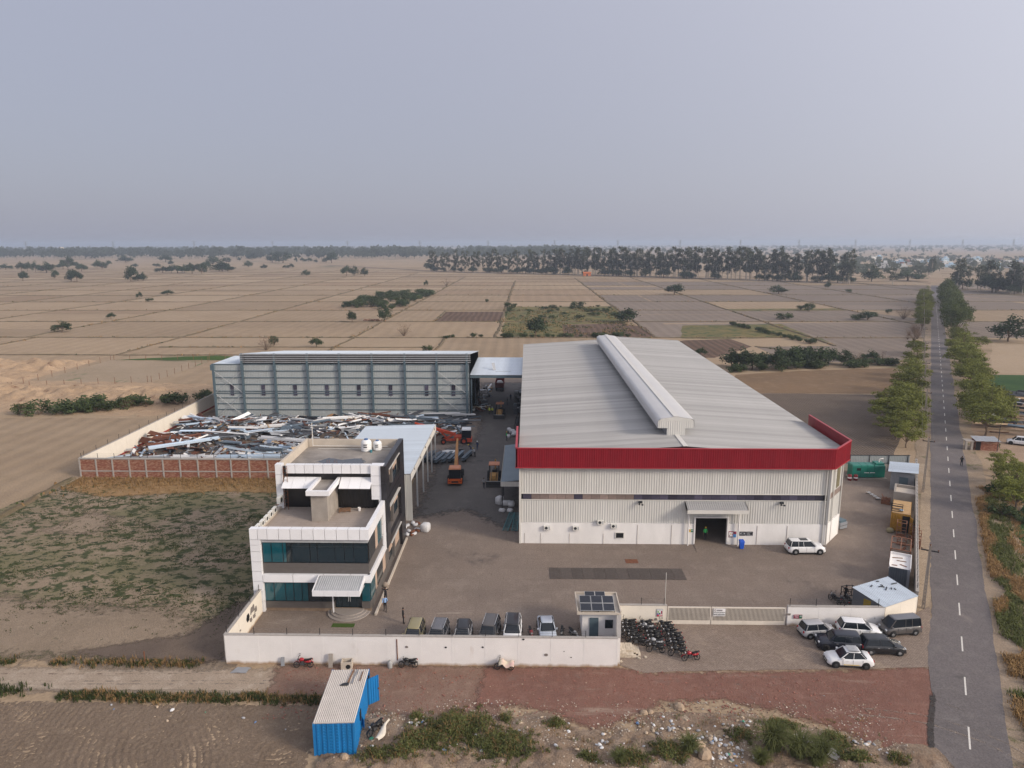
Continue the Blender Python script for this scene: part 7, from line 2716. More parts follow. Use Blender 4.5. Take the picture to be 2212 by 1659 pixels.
# dark hedge behind the warehouse, right
hd_ = [(54.3, 222, 2.5), (58, 201, 5.2), (60.5, 199, 5.8), (63, 198, 4.8), (66, 200, 4.4), (70, 199, 5.8), (74, 201, 5.0), (77.5, 203, 5.6), (80, 203, 4.6), (83.5, 205, 5.4), (88, 207, 4.4), (92, 206, 4.2), (96, 208, 3.8), (101, 209, 3.8), (105, 210, 3.6)]
for k, (x, y, h) in enumerate(hd_):
    plant('round' if k < 11 or k % 2 else 'dry', (x, y, 0), h, vr.uniform(1.2, 1.5), ORD[k] + ' dark tree from the left in the hedge beyond the warehouse' if k < 11 or k % 2 else ORD[k] + ' tree of the hedge, brown and bare, near the road', 'hedge trees beyond the warehouse')
for k in range(26):
    u = vr.random()
    plant('bush', (55 + 52 * u, 194 + 12 * u + vr.uniform(-1.5, 1.5), 0), vr.uniform(1.2, 2.4), 1.5, 'low bush at the foot of the hedge beyond warehouse', 'bushes below the hedge', 'bush')
# ditch bushes, left
for k in range(30):
    x = vr.uniform(-108, -72)
    y = 141 + (x + 106) * .42 + vr.uniform(-2, 2)
    plant('bush' if vr.random() < .7 else 'dry', (x, y, 0), vr.uniform(1.0, 3.0), vr.uniform(1.1, 1.7), 'bush in the dark ditch row left of the compound', 'bushes along the ditch', 'bush')
# thicket on the middle fields
for k in range(75):
    u, v_ = vr.random(), vr.random()
    plant('bush' if k % 6 else 'round', (-102 + 34 * u + 4 * v_, 382 + 118 * v_, 0), vr.uniform(2.2, 4.2), vr.uniform(1.2, 1.6), 'bush in the dense green thicket on the fields', 'bushes of the field thicket', 'bush')
# scrub patch and bund bushes
for k in range(34):
    plant('bush', (vr.uniform(-11, 46), vr.uniform(335, 400), 0), vr.uniform(.8, 2.0), vr.uniform(1.2, 1.8), 'low bush in the scrub patch beyond the warehouse', 'bushes of the scrub patch', 'bush')
for k in range(26):
    plant('bush', (vr.uniform(-30, 40), 266.5 + vr.uniform(-.8, .8), 0), vr.uniform(1.0, 2.2), vr.uniform(1.1, 1.7), 'bush in the row on the bund behind the buildings', 'bushes on the rear bund', 'bush')
for k in range(22):
    u = vr.random()
    plant('bush', (100 - 12 * u, 250 + 60 * u, 0), vr.uniform(.9, 2.0), vr.uniform(1.1, 1.7), 'bush on the diagonal bund toward the road', 'bushes on the diagonal bund', 'bush')
for k in range(14):
    x, y = rpt(vr.uniform(52, 100), 5.5 + vr.random() * 4)
    plant('bush', (x, y, .02), vr.uniform(.6, 1.5), vr.uniform(1.1, 1.7), 'weedy bush on the right road verge', 'bushes on the right verge', 'bush')

# far woods: one mass of crowns that nobody could count
fb = MB()
q = random.Random(77)


def far_tree(x, y, h, w_, n):
    for _ in range(n):
        d = Vector((q.gauss(0, 1), q.gauss(0, 1), q.gauss(0, 1))).normalized() * q.random() ** .4
        p = Vector((x + d.x * w_ * .5, y + d.y * w_ * .5, h * .58 + d.z * h * .40))
        s = w_ * q.uniform(.22, .42)
        u = Vector((1, q.uniform(-.4, .4), q.uniform(-.5, .5))).normalized()
        v = Vector((q.uniform(-.4, .4), .35, 1)).normalized()
        fb.add([p - u * s * .5, p - v * s * .4, p + u * s * .5, p + v * s * .45], [(0, 1, 2, 3)])
    fb.add([(x - .3, y, 0), (x + .3, y, 0), (x + .2, y, h * .4), (x - .2, y, h * .4)], [(0, 1, 2, 3)])


for k in range(1500):                      # belt on the left and middle, base just under the horizon
    u = q.random()
    yy = q.choice((1750, 1900, 2050, 2200, 2500, 2800)) + q.uniform(-90, 90)
    xx = -yy * .78 + u * yy * .86
    nv = noise.noise((xx * .006, yy * .004, 3))
    if nv < -.22:
        continue
    far_tree(xx, yy, q.uniform(17, 28) * (1 + .35 * nv), q.uniform(12, 24), 24)
for k in range(1300):                       # thinner woods toward the horizon, all across
    yy = q.uniform(2300, 6500)
    far_tree(q.uniform(-.75, .8) * yy, yy, q.uniform(9, 18), q.uniform(10, 26), 14)
for k in range(260):                       # round the village, right
    yy = q.uniform(760, 1500)
    far_tree(yy * q.uniform(.42, .78), yy, q.uniform(5, 11), q.uniform(6, 11), 24)
for k in range(120):
    yy = q.uniform(900, 2200)
    far_tree(yy * q.uniform(.1, .6), yy, q.uniform(5, 10), q.uniform(6, 12), 22)
T(fb.build('far_wood', L_euc), 'far belt of hazy woods along the horizon', 'wood', kind='stuff')


# ------------------------------------------------------------------ grass and weeds
def blades(mb, x, y, z, n, h, spread, q, width=.02, droop=.5, m=None):
    for _ in range(n):
        a = q.uniform(0, 6.28)
        d = Vector((math.cos(a), math.sin(a), 0))
        L_ = h * q.uniform(.55, 1.15)
        b = Vector((x + q.gauss(0, spread * .35), y + q.gauss(0, spread * .35), z))
        sdv = Vector((-d.y, d.x, 0)) * width
        e = q.uniform(.2, 1) * droop
        m1 = b + d * L_ * .35 * e + Vector((0, 0, L_ * .62))
        tp = b + d * L_ * .95 * e + Vector((0, 0, L_ * (.95 - .35 * e)))
        mb.add([b - sdv, b + sdv, m1 + sdv * .8, m1 - sdv * .8, tp], [(0, 1, 2, 3), (3, 2, 4)], m)


L_grass = leaf_mat('weed grass', (.062, .078, .026), .4, .25, .1)
L_drygrass = leaf_mat('dry straw grass', (.30, .19, .085), .3, .2, .1)
L_grass2 = leaf_mat('fresh tuft grass', (.125, .138, .048), .4, .25, .1)
gq = random.Random(8)
mb = MB()
for k in range(15000):
    x, y = gq.uniform(-68, -27.5), gq.uniform(55.5, 100)
    nv = noise.noise((x * .16 * .55, y * .16 * 1.2, 0)) + .6 * noise.noise((x * .45, y * .8, 4))
    if nv + .9 * noise.noise((x * .8, y * 1.1, 9)) < .12 or y < 58 + gq.random() * 6:
        continue
    blades(mb, x, y, .01, 3, gq.uniform(.06, .17), .45, gq, .05, 1.3, 0)
T(mb.build('lot_weeds', L_grass), 'patchy dark green weeds on the bare lot', 'weeds', kind='stuff')
mb = MB()
for k in range(1700):
    x = gq.uniform(-68, -27)
    y = 102.2 - abs(gq.gauss(0, 2.6))
    blades(mb, x, y, .01, 4, gq.uniform(.25, .6), .4, gq, .035, .8, 0)
T(mb.build('dry_grass', L_drygrass), 'tan dry grass along the brick wall foot', 'grass', kind='stuff')
mb = MB()
for k in range(900):
    x = gq.uniform(-37, -15.5)
    y = 49.35 + .5 * noise.noise((x * .4, 1, 1)) + gq.gauss(0, .28)
    blades(mb, x, y, .03, 7, gq.uniform(.25, .55), .3, gq, .03, .8, gq.choice((0, 0, 1)))
for k in range(420):
    x = gq.uniform(-48, -27)
    y = 53.9 + .3 * noise.noise((x * .5, 3, 1)) + gq.gauss(0, .25)
    if noise.noise((x * .25, 7, 1)) > -.15:
        blades(mb, x, y, .03, 6, gq.uniform(.25, .6), .3, gq, .03, .8, gq.choice((0, 1)))
for k in range(160):
    x, y = -43 + gq.gauss(0, 1.6), 49.9 + gq.gauss(0, .5)
    blades(mb, x, y, .03, 7, gq.uniform(.3, .6), .3, gq, .03, .8, 0)
T(mb.build('track_grass', [L_grass, L_drygrass]), 'mixed green and dry grass edging the dirt track', 'grass', kind='stuff')
mb = MB()
for k in range(5200):
    t_ = gq.uniform(-8, 66)
    s_ = 3.1 + abs(gq.gauss(0, 2.0)) + max(0, noise.noise((t_ * .15, 5, 0))) * 2
    if s_ > 9 or noise.noise((t_ * .3, s_ * .4, 2)) < -.4:
        continue
    x, y = rpt(t_, s_)
    blades(mb, x, y, .03, 6, gq.uniform(.25, .75), .45, gq, .035, .9, 0 if noise.noise((t_ * .12, s_ * .3, 8)) > .12 else 1)
T(mb.build('verge_grass', [L_grass2, L_drygrass]), 'tall tawny and green grass on right road verge', 'grass', kind='stuff')
# rough ground greenery at the bottom
mb = MB()
for cx, cy, rx, ry, n in ((-5.0, 46.2, 2.9, 2.0, 420), (-7.5, 44.6, 1.8, 1.5, 170), (-1.8, 44.4, 2.9, 1.7, 330), (-8.2, 47.2, .6, .4, 30), (2.2, 46.5, .7, .5, 40), (9.8, 43.6, 1.5, 1.1, 130), (7.3, 43.0, 1.2, .7, 70), (15.5, 45.6, .9, .9, 70), (18.6, 46.6, 1.5, .5, 80), (22.0, 45.2, .9, 1.4, 90), (22.6, 43.4, 1.3, .6, 70), (-10.6, 43.2, 1.6, .7, 60), (25.5, 43.4, .8, .5, 30), (-1.6, 47.0, .5, .4, 25), (4.4, 43.2, .8, .5, 30), (-8.5, 43.4, 1, .8, 60)):
    for k in range(n):
        x, y = cx + gq.gauss(0, rx * .45), cy + gq.gauss(0, ry * .45)
        z = rough_h(x, y)
        e = max(.25, 1 - ((x - cx) / rx) ** 2 - ((y - cy) / ry) ** 2)
        leaves(mb, (x, y, z + .28 * e), (.26, .26, .30 * e + .05), 14, .13, gq, .5, 0)
        blades(mb, x, y, z, 4, .55 * e + .2, .3, gq, .022, .9, gq.choice((0, 0, 1)))
for k in range(900):
    x, y = gq.uniform(-14, 27), gq.uniform(42.3, 48)
    if noise.noise((x * .5, y * .6, 4)) > .05:
        blades(mb, x, y, rough_h(x, y) - .03, 5, gq.uniform(.12, .4), .3, gq, .02, .9, gq.choice((0, 1, 1)))
T(mb.build('rough_ground_weeds', [L_grass2, L_drygrass]), 'dense green weeds spreading over the foreground rough ground', 'weeds', kind='stuff')


def tuft(label, x, y, h, n, mat, z=None):
    mb = MB()
    blades(mb, 0, 0, 0, n, h, h * .28, gq, .026, 1.15, 0)
    o = mb.build('grass_tuft', mat, None, False, (x, y, rough_h(x, y) if z is None else z))
    T(o, label, 'grass tuft', 'tall tufts on the rough ground')


for x, y, h, lb in ((17.2, 44.2, 2.2, 'large arching grass tuft, leftmost of the big foreground ones'), (18.8, 43.8, 2.0, 'middle arching grass tuft between two big ones'), (20.2, 43.6, 1.9, 'right arching grass tuft beside the pale sand spill'), (16.0, 43.0, 1.1, 'small light green tuft at the lower frame edge'), (19.8, 43.0, 1.2, 'light green tuft under the big arching ones'), (11.3, 43.9, 1.3, 'olive grass tuft beside the tan boulders'), (6.3, 42.8, .9, 'small olive tuft at the bottom edge')):
    tuft(lb, x, y, h, 420, L_grass2)
# undergrowth hummocks round the scrub and hedges
mb = MB()
for k in range(2600):
    x, y = gq.uniform(-11, 46), gq.uniform(270, 400)
    if noise.noise((x * .08, y * .05, 3)) > -.05:
        blades(mb, x, y, 0, 3, gq.uniform(.4, 1.0), 1.2, gq, .12, .9, gq.choice((0, 0, 1)))
T(mb.build('scrub_grass', [L_grass, L_drygrass]), 'rough tussock grass of the scrub patch', 'grass', kind='stuff')

# tussocks along the bunds
mb = MB()
for a, b in bl:
    a, b = Vector(a), Vector(b)
    L_ = (b - a).length
    for k in range(int(L_ * .55)):
        p = a.lerp(b, gq.random())
        if p.y > 640 or noise.noise((p.x * .03, p.y * .03, 6)) < -.12:
            continue
        blades(mb, p.x + gq.gauss(0, .5), p.y + gq.gauss(0, .5), .05, 3, gq.uniform(.35, .9), .9, gq, .14, 1.0, gq.choice((0, 1, 1)))
T(mb.build('bund_grass', [L_grass, L_drygrass]), 'dry tussock grass along the field bunds', 'grass', kind='stuff')
# ------------------------------------------------------------------ scrap heap, loose goods, litter
m_scr = {'white': M('scrap white sheet', (.72, .72, .72), .55, .1, 2, rand=.15), 'pale': M('scrap pale blue sheet', (.44, .53, .63), .5, .12, 2, rand=.2), 'steel': M('scrap grey steel', (.22, .23, .245), .5, .15, 2, rand=.35), 'dark': M('scrap dark steel', (.05, .052, .06), .6, .2, 3, rand=.4), 'rust': M('scrap rust', (.13, .052, .032), .9, .3, 3, rand=.3), 'wood': M('scrap plywood', (.46, .34, .22), .8, .12, 2, rand=.15), 'slate': M('scrap slate steel', (.10, .13, .16), .5, .2, 2, rand=.3)}


def heap_h(x, y):
    """height of the heap over the yard floor"""
    e = max(0, min(1, (x + 68) / 3, (y - 104) / 2.5, (138.6 - y) / 3.5, (-12 - x) / 3))
    if x > -30:
        e *= max(0, min(1, (y - 121) / 5))
    return e * max(.1, 1.5 + 1.4 * noise.noise((x * .12, y * .16, 2)) + .4 * noise.noise((x * .35, y * .35, 5)))


relief('scrap_mound', -67.5, -11, 104, 139, .7, lambda x, y: heap_h(x, y) * .8 - .03, m_scrapground)


def piece_meshes(mat):
    out = []
    out.append(MB().box(-.5, .5, -.5, .5, -.5, .5).mesh('bar', mat))                                   # bar
    mb = MB()                                                                                         # I section
    for z0, z1, y0, y1 in ((-.5, -.36, -.5, .5), (.36, .5, -.5, .5), (-.36, .36, -.1, .1)):
        mb.box(-.5, .5, y0, y1, z0, z1)
    out.append(mb.mesh('section', mat))
    mb = MB()                                                                                         # C channel / gutter
    pr_ = [(-.5, .5), (-.5, -.5), (.5, -.5), (.5, .5), (.4, .5), (.4, -.35), (-.4, -.35), (-.4, .5)]
    mb.loft([[(-.5, y, z) for y, z in pr_], [(.5, y, z) for y, z in pr_]])
    out.append(mb.mesh('channel', mat))
    mb = MB()                                                                                         # bent ribbed sheet
    rg = []
    for i in range(7):
        x = -.5 + i / 6
        rg.append([(x, -.5 + j / 10, (.18 if j % 2 else 0) + .9 * (x + .1) ** 2) for j in range(11)])
    mb.loft(rg, caps=False, closed=False)
    out.append(mb.mesh('sheet', mat))
    return out


SM = {k: piece_meshes(m) for k, m in m_scr.items()}
LBL = {'white': 'white steel offcut', 'pale': 'pale blue steel offcut', 'steel': 'grey steel offcut', 'dark': 'blackened steel offcut', 'rust': 'rusty steel offcut', 'wood': 'plywood board', 'slate': 'slate blue steel offcut'}
SHP = ('bar', 'section', 'channel', 'sheet')
sq = random.Random(31)


def scrap(x, y, z, key, shape, L_, w_, t_, yaw, pitch=0.0, roll=0.0, where='in the scrap heap'):
    o = inst('scrap_' + ('board' if key == 'wood' else SHP[shape]), SM[key][shape], None, (x, y, z), (roll, pitch, yaw), (L_, w_, t_))
    T(o, f'{LBL[key]}, a {SHP[shape]}, lying {where}' if key != 'wood' else f'tan {LBL[key]} lying {where}', 'scrap', 'pieces ' + where)
    return o


zones = [(-66.5, -30, 105.5, 137.5, 215), (-36, -13, 127, 139, 70)]
for x0, x1, y0, y1, n in zones:
    for k in range(n):
        x, y = sq.uniform(x0, x1), sq.uniform(y0, y1)
        if x < -55 and y < 122:
            key = sq.choice(['rust', 'rust', 'rust', 'pale', 'dark', 'white'])
        elif -46 < x and y < 125:
            key = sq.choice(['white', 'pale', 'dark', 'dark', 'steel', 'wood', 'slate', 'steel'])
        else:
            key = sq.choice(['white', 'white', 'pale', 'steel', 'steel', 'dark', 'slate', 'rust', 'dark'])
        yaw = sq.choice([sq.gauss(.1, .45), sq.gauss(2.7, .4), sq.gauss(.25, .25)])
        sh_ = sq.choice([0, 1, 2, 2, 3, 3]) if key != 'wood' else 0
        if sh_ == 3:
            L_, w_, t_ = sq.uniform(2.5, 7.0), sq.uniform(.8, 1.5), sq.uniform(.15, .7)
        elif key == 'wood':
            L_, w_, t_ = sq.uniform(1.4, 2.6), sq.uniform(.9, 1.5), .05
        else:
            L_, w_, t_ = sq.uniform(3.0, 9.0), sq.uniform(.18, .45), sq.uniform(.16, .4)
        scrap(x, y, heap_h(x, y) * .85 + sq.uniform(.05, .6), key, sh_, L_, w_, t_, yaw, sq.gauss(0, .09), sq.gauss(0, .35))
for k, (x, y, yaw, key, L_) in enumerate(((-60, 107.5, .05, 'steel', 12), (-50, 107.2, -.03, 'white', 13), (-44, 107, .06, 'pale', 10), (-38, 107.5, .02, 'steel', 9), (-57.5, 114, .62, 'pale', 11), (-42, 117, -.25, 'white', 9), (-47, 128, .3, 'white', 10), (-35, 133, .22, 'white', 9), (-30, 136.5, .05, 'steel', 11))):
    scrap(x, y, heap_h(x, y) * .85 + .6, key, 2, L_, .8, .35, yaw, 0, .1)
# small broken pieces that fill the heap: too many and too small to count
for key in SM:
    mb = MB()
    for k in range(420 if key in ('dark', 'rust', 'steel') else 260):
        if sq.random() < .75:
            x, y = sq.uniform(-66, -28), sq.uniform(105, 138.5)
        else:
            x, y = sq.uniform(-34, -12), sq.uniform(124, 139.2)
        mt = Matrix.Translation((x, y, heap_h(x, y) * .82 + sq.uniform(0, .25))) @ Matrix.Rotation(sq.uniform(0, 6.3), 4, 'Z') @ Matrix.Rotation(sq.gauss(0, .3), 4, 'Y') @ Matrix.Rotation(sq.gauss(0, .4), 4, 'X')
        mb.obox(mt, sq.uniform(.4, 2.6), sq.uniform(.08, .5), sq.uniform(.04, .22))
    T(mb.build('scrap_rubble', m_scr[key]), {'white': 'small white scrap bits filling the heap', 'pale': 'small pale blue scrap bits filling the heap', 'steel': 'small grey scrap bits filling the heap', 'dark': 'small black scrap bits filling the heap', 'rust': 'small rusty scrap bits filling the heap', 'wood': 'small wooden bits filling the heap', 'slate': 'small slate blue scrap bits filling heap'}[key], 'scrap', kind='stuff')
mb = MB()
rg = []
for k, (r_, z) in enumerate(((2.4, 0), (1.9, .55), (1.2, 1.05), (.5, 1.4), (.1, 1.5))):
    rg.append([((r_ * (1 + .15 * noise.noise((i, k, 2)))) * math.cos(i * .45), .75 * r_ * math.sin(i * .45), z) for i in range(14)])
mb.loft(rg)
o = mb.build('sand_pile', m_tan if False else M('orange sand', (.36, .20, .095), .95, .15, 3, bump=.3), None, True, (-38.6, 136.3, .4))
T(o, 'small cone of orange sand before the steel shed', 'sand pile')
# stacked pipes: rusty bundle on the left
for k in range(22):
    o = MB().tube((-5, 0, 0), (5, 0, 0), .11, .11, 8).build('rusty_pipe', m_scr['rust'], None, False, (-62.3 + (k % 8) * .32, 117.5 + (k % 8) * .25, .25 + (k // 8) * .3 + heap_h(-62, 118) * .5), .95)
    T(o, 'long rusty pipe in the bundle beside the cream wall', 'pipe', 'rusty pipe bundle')
# long bundles in front of the shed, right part
for k in range(26):
    x, y = sq.uniform(-22, -12), sq.uniform(126, 138)
    scrap(x, y, .4 + sq.uniform(.2, 1.6), sq.choice(['slate', 'steel', 'slate', 'white', 'dark']), sq.choice([0, 1, 2]), sq.uniform(6, 11), .25, .22, sq.gauss(.12, .12), sq.gauss(0, .04), 0, 'in the bundles behind the crane')
# slate box girders on trestles
for k, (x, y) in enumerate(((-16.4, 112.2), (-15.9, 112.6), (-15.0, 111.8), (-14.3, 111.5), (-13.2, 111.9), (-12.2, 112.2), (-11.3, 112.4), (-9.95, 112.7))):
    gl = thing('steel_girder', ('first', 'second', 'third', 'fourth', 'fifth', 'sixth', 'seventh', 'eighth')[k] + ' slate blue girder from the shed posts, laid on trestles', 'girder', (x, y, .02), R(-13), 'girders laid out beside the crane')
    for z0, z1, w_ in ((.45, .49, .28), (.85, .89, .28), (.49, .85, .03)):
        MB().box(-w_, w_, -2.4, 2.4, z0, z1).build('plate', m_scr['slate'], gl)
    for y_ in (-1.6, 1.6):
        MB().box(-.35, .35, y_ - .07, y_ + .07, 0, .44).build('trestle', m_iron, gl)
mb = MB()
mb.prism(ragged([(-1.3, -.7), (1.2, -.8), (1.5, .5), (-.2, .9), (-1.5, .5)], .25, .2, 5, 1.2), 0, .03)
o = mb.build('lime_patch', M('white lime powder', (.55, .55, .54), .95, .1, 4), None, False, (-13.2, 116.9, .03))
T(o, 'patch of white lime powder on the alley floor', 'powder patch')
o = MB().lathe([(.35, 0), (.5, .02), (.5, .16), (.35, .18), (.35, 0)], n=14).build('old_tyre', m_tyre, None, False, (-11.4, 117.3, .03))
T(o, 'old grey tyre lying beside the lime patch', 'tyre')
m_sack = M('white woven sack', (.55, .55, .56), .9, .12, 3)


def sack(label, loc, s, grp=None, tall=False, cat='sack'):
    mb = MB()
    rg = []
    pr_ = ((.0, .55), (.08, .9), (.35, 1.0), (.7, .95), (.95, .8), (1.05, .45)) if not tall else ((0, .9), (.1, 1), (.5, 1.04), (.9, 1.0), (1.0, .8), (1.12, .4))
    for k, (z, f) in enumerate(pr_):
        rg.append([(f * s[0] * (abs(math.cos(a_)) ** (.35 if tall else .6)) * (1 if math.cos(a_) > 0 else -1) * (1 + .06 * noise.noise((k, a_ * 2, loc[0]))), f * s[1] * (abs(math.sin(a_)) ** (.35 if tall else .6)) * (1 if math.sin(a_) > 0 else -1), z * s[2] + .03 * math.sin(a_ * 5 + k)) for a_ in [i * math.pi / 7 for i in range(14)]])
    mb.loft(rg)
    o = mb.build('sack', m_sack, None, True, loc, sq.uniform(0, 3))
    T(o, label, cat, grp)


SG = 'white sacks along the warehouse alley wall'
sack('tall standing white sack, left of the alley group', (-3.78, 92.2, .02), (.5, .45, 1.0), SG, True)
sack('lying white sack, middle of the alley group', (-2.85, 91.7, .02), (.75, .45, .6), SG)
sack('lying white sack against the warehouse in the alley', (-2.15, 91.4, .02), (.65, .45, .6), SG)
sack('small white sack nearest the ladders, left', (-3.35, 89.3, .02), (.45, .35, .4), SG)
sack('small white sack nearest the ladders, right', (-2.3, 89.3, .02), (.4, .4, .4), SG)
for k in range(9):
    sack('white sack in the far alley heap by the warehouse', (-3.3 + sq.uniform(-.3, 1.0), 126 + k * .55, .02 + .3 * (k % 2)), (.5, .4, .5), 'far heap of sacks in the alley')
sack('big cube bag of white waste beside the canopy shed', (-12.6, 82.7, .02), (.55, .52, .95), None, True, 'bag')
sack('white sacks piled on the red truck bed', (-6.7, 169.0, 1.0), (.8, .8, 1.3), None, False)
jr = random.Random(9)
for k in range(16):
    x, y = jr.uniform(-15.6, -13.4), jr.uniform(80.5, 85.3)
    mb = MB()
    rg = []
    for i in range(5):
        rg.append([((.34 - abs(i - 2) * .1) * math.cos(a_), -.4 + i * .2, .14 + .13 * math.sin(a_) + .05 * noise.noise((i * 2, a_, k))) for a_ in [j * .9 for j in range(7)]])
    mb.loft(rg)
    o = mb.build('waste_bundle', jr.choice([m_sack, m_sack, m_kgrey, m_rust, m_scr['white']]), None, True, (x, y, .03), jr.uniform(0, 3))
    T(o, 'bundle of packing waste at the canopy shed foot', 'waste', 'waste heaped by the canopy shed')
# green ladders
for k, (x, a) in enumerate(((-2.35, .12), (-1.45, .04))):
    ld = thing('steel_ladder', ('teal steel ladder lying flat, the one away from wall', 'teal steel ladder lying flat beside the warehouse wall')[k], 'ladder', (x, 85.6, .03), -a)
    m_tealp = M('teal ladder paint', (.07, .20, .22), .6, .15, 3)
    for s in (-.32, .32):
        MB().box(s - .04, s + .04, -3.0, 3.0, .1, .2).build('stile', m_tealp, ld)
    for i in range(15):
        MB().box(-.32, .32, -2.9 + i * .41, -2.85 + i * .41, .12, .17).build('rung', m_tealp, ld)
# pipes leaning along the warehouse flank
for k in range(16):
    o = MB().tube((0, 0, 0), (.35, 0, 1.5 + .6 * jr.random()), .06, .06, 6).build('leaning_pipe', m_scr['dark'], None, False, (-2.3 + jr.uniform(-.3, .4), 131.5 + k * .3, .02))
    T(o, 'dark pipe leaning in the rack on the warehouse flank', 'pipe', 'pipes leaning by the warehouse flank')
for k in range(45):
    x, y = jr.uniform(-11.4, -8.6), jr.uniform(146, 172)
    mb = MB()
    mb.obox(Matrix.Translation((0, 0, .2)) @ Matrix.Rotation(jr.gauss(0, .3), 4, 'Y'), jr.uniform(.4, 2.2), jr.uniform(.2, .6), jr.uniform(.1, .4))
    o = mb.build('junk_piece', m_scr[jr.choice(['white', 'pale', 'rust', 'wood', 'dark', 'steel'])], None, False, (x, y, .02 + jr.random() * .5), jr.uniform(0, 3))
    T(o, 'piece of junk heaped under the link roof', 'junk', 'junk under the link roof')
for k in range(24):
    x, y = jr.uniform(-2.6, -1.2), jr.uniform(138, 168)
    o = MB().box(-.4, .4, -.5, .5, 0, jr.uniform(.5, 1.4)).build('stored_crate', m_scr[jr.choice(['dark', 'dark', 'steel', 'slate'])], None, False, (x, y, .02), jr.uniform(-.3, .3))
    T(o, 'dark crate stacked along the warehouse flank', 'crate', 'crates along the warehouse flank')

# ---- blue corrugated hut in the foreground
bh = thing('blue_hut', 'bright blue sheet metal hut with pale corrugated roof', 'hut', (-13.5, 46.4, .05), R(3.2))
m_blue = M('bright blue paint', (.010, .165, .42), .5, .12, 1.2, spec=.35)
hw, hl, hh = 1.38, 3.1, 2.5
for (og, u, nn) in (((-hw, -hl, 0), (2 * hw, 0, 0), (0, -1, 0)), ((hw, -hl, 0), (0, 2 * hl, 0), (1, 0, 0)), ((hw, hl, 0), (-2 * hw, 0, 0), (0, 1, 0)), ((-hw, hl, 0), (0, -2 * hl, 0), (-1, 0, 0))):
    MB().corr(og, u, (0, 0, hh), nn, .34, .05, t=.03).build('wall_panel', m_blue, bh)
mb = MB()
for k in range(6):
    for i in range(10):
        x = -hw + .28 + k * .44
        mb.box(x - .09, x + .09, -hl - .075, -hl - .05, .18 + i * .235, .30 + i * .235)
    
mb.build('pressed_pattern', m_blue, bh)
for sx in (-1, 1):
    for sy in (-1, 1):
        MB().box(sx * hw - .07, sx * hw + .07, sy * hl - .07, sy * hl + .07, 0, hh + .02).build('corner_post', m_blue, bh)
m_asb = M('pale cement roof sheet', (.52, .48, .44), .85, .1, 1.2)
for j in range(2):
    for k in range(3):
        MB().corr((-hw - .05 + k * .953, -hl - .08 + j * 3.1, hh + .03 + .004 * j), (.95, 0, 0), (0, 3.13, .0), (0, 0, 1), .136, .05, None, False).build('roof_sheet', m_asb, bh)
mb = MB()
mb.corr((0, 0, .1), (1.0, 0, 0), (0, 0, 2.2), (0, -1, 0), .22, .04)
d_ = mb.build('open_door', m_blue, bh, False, (hw + .02, 2.1, 0), R(38))
MB().box(.9, 1.0, -.08, -.02, 1.1, 1.25).build('latch', m_rust, d_)
MB().box(hw + .03, hw + .07, 2.1 - 1.0 + 1.0, 3.0, .1, 2.3).build('doorway', m_black, bh)
MB().box(hw + .05, hw + .075, -1.2, -.75, 1.2, 1.9).build('window_opening', m_black, bh)
sh2 = MB().box(0, .5, -.012, .012, -.7, 0).build('window_flap', m_blue, bh, False, (hw + .08, -.75, 1.25), R(-60))
sh3 = MB().box(-.5, 0, -.012, .012, -.5, 0).build('window_flap', m_blue, bh, False, (-hw - .06, -1.6, 1.3), R(-20))
MB().beam((.3, 2.9, hh + .12), (.15, 1.3, hh + .12), .12, .06).build('loose_plank', m_wood, bh)
MB().beam((.62, 2.9, hh + .12), (.45, 1.2, hh + .12), .07, .05).build('loose_plank', m_kgrey, bh)
MB().beam((1.05, 2.7, hh + .12), (.98, 1.5, hh + .12), .06, .05).build('loose_plank', m_wood, bh)
MB().prism(ragged([(-.35, -.12), (.2, -.15), (.25, .15), (-.1, .2)], .12, .08, 2, 3), 0, .03).build('rag', m_darkst, bh, False, (-.05, 1.1, hh + .1))
# things along the foot of the front wall
def slab(label, loc, rz, sx, sy, sz, mat, cat, tilt=0):
    o = MB().box(-sx / 2, sx / 2, -sy / 2, sy / 2, 0, sz).build(cat.replace(' ', '_'), mat, None, False, loc, rz)
    o.rotation_euler.x = R(tilt)
    return T(o, label, cat)


slab('narrow grey concrete slab leaning on the white wall', (-16.5, 53.65, .03), 0, .36, .08, 1.15, m_concr, 'concrete slab', -12)
slab('small grey board leaning on the wall left of bike', (-20.6, 53.8, .03), .1, .3, .06, .75, m_kgrey, 'board', -12)
bx_ = thing('cooler_box', 'open cream cooler casing by the white wall foot', 'cooler', (-15.1, 53.65, .03), .1)
for x0, x1, y0, y1 in ((-.45, .45, -.35, -.28), (-.45, .45, .28, .35), (-.45, -.38, -.28, .28), (.38, .45, -.28, .28)):
    MB().box(x0, x1, y0, y1, 0, .68).build('side', m_cream, bx_)
MB().lathe([(0, 0), (.2, 0), (.2, .02), (0, .02)], (.15, -.37, .3), 12, 'y').build('fan_hole', m_black, bx_)
o = MB().lathe([(0, 0), (.2, 0), (.21, .05), (.21, .45), (.17, .55), (.1, .58), (.1, .66), (0, .66)], n=14).build('gas_can', M('grey gas can', (.33, .33, .33), .5, .15), None, True, (-11.5, 53.75, .03))
T(o, 'grey metal gas can standing by the wall foot', 'can')
o = MB().prism(ragged([(-.7, -.35), (.6, -.4), (.75, .3), (-.4, .45)], .2, .15, 3, 2), 0, .06).build('tarp', m_kgrey, None, False, (-23.9, 53.1, .04))
T(o, 'grey tarp scrap lying at the wall corner', 'tarp')
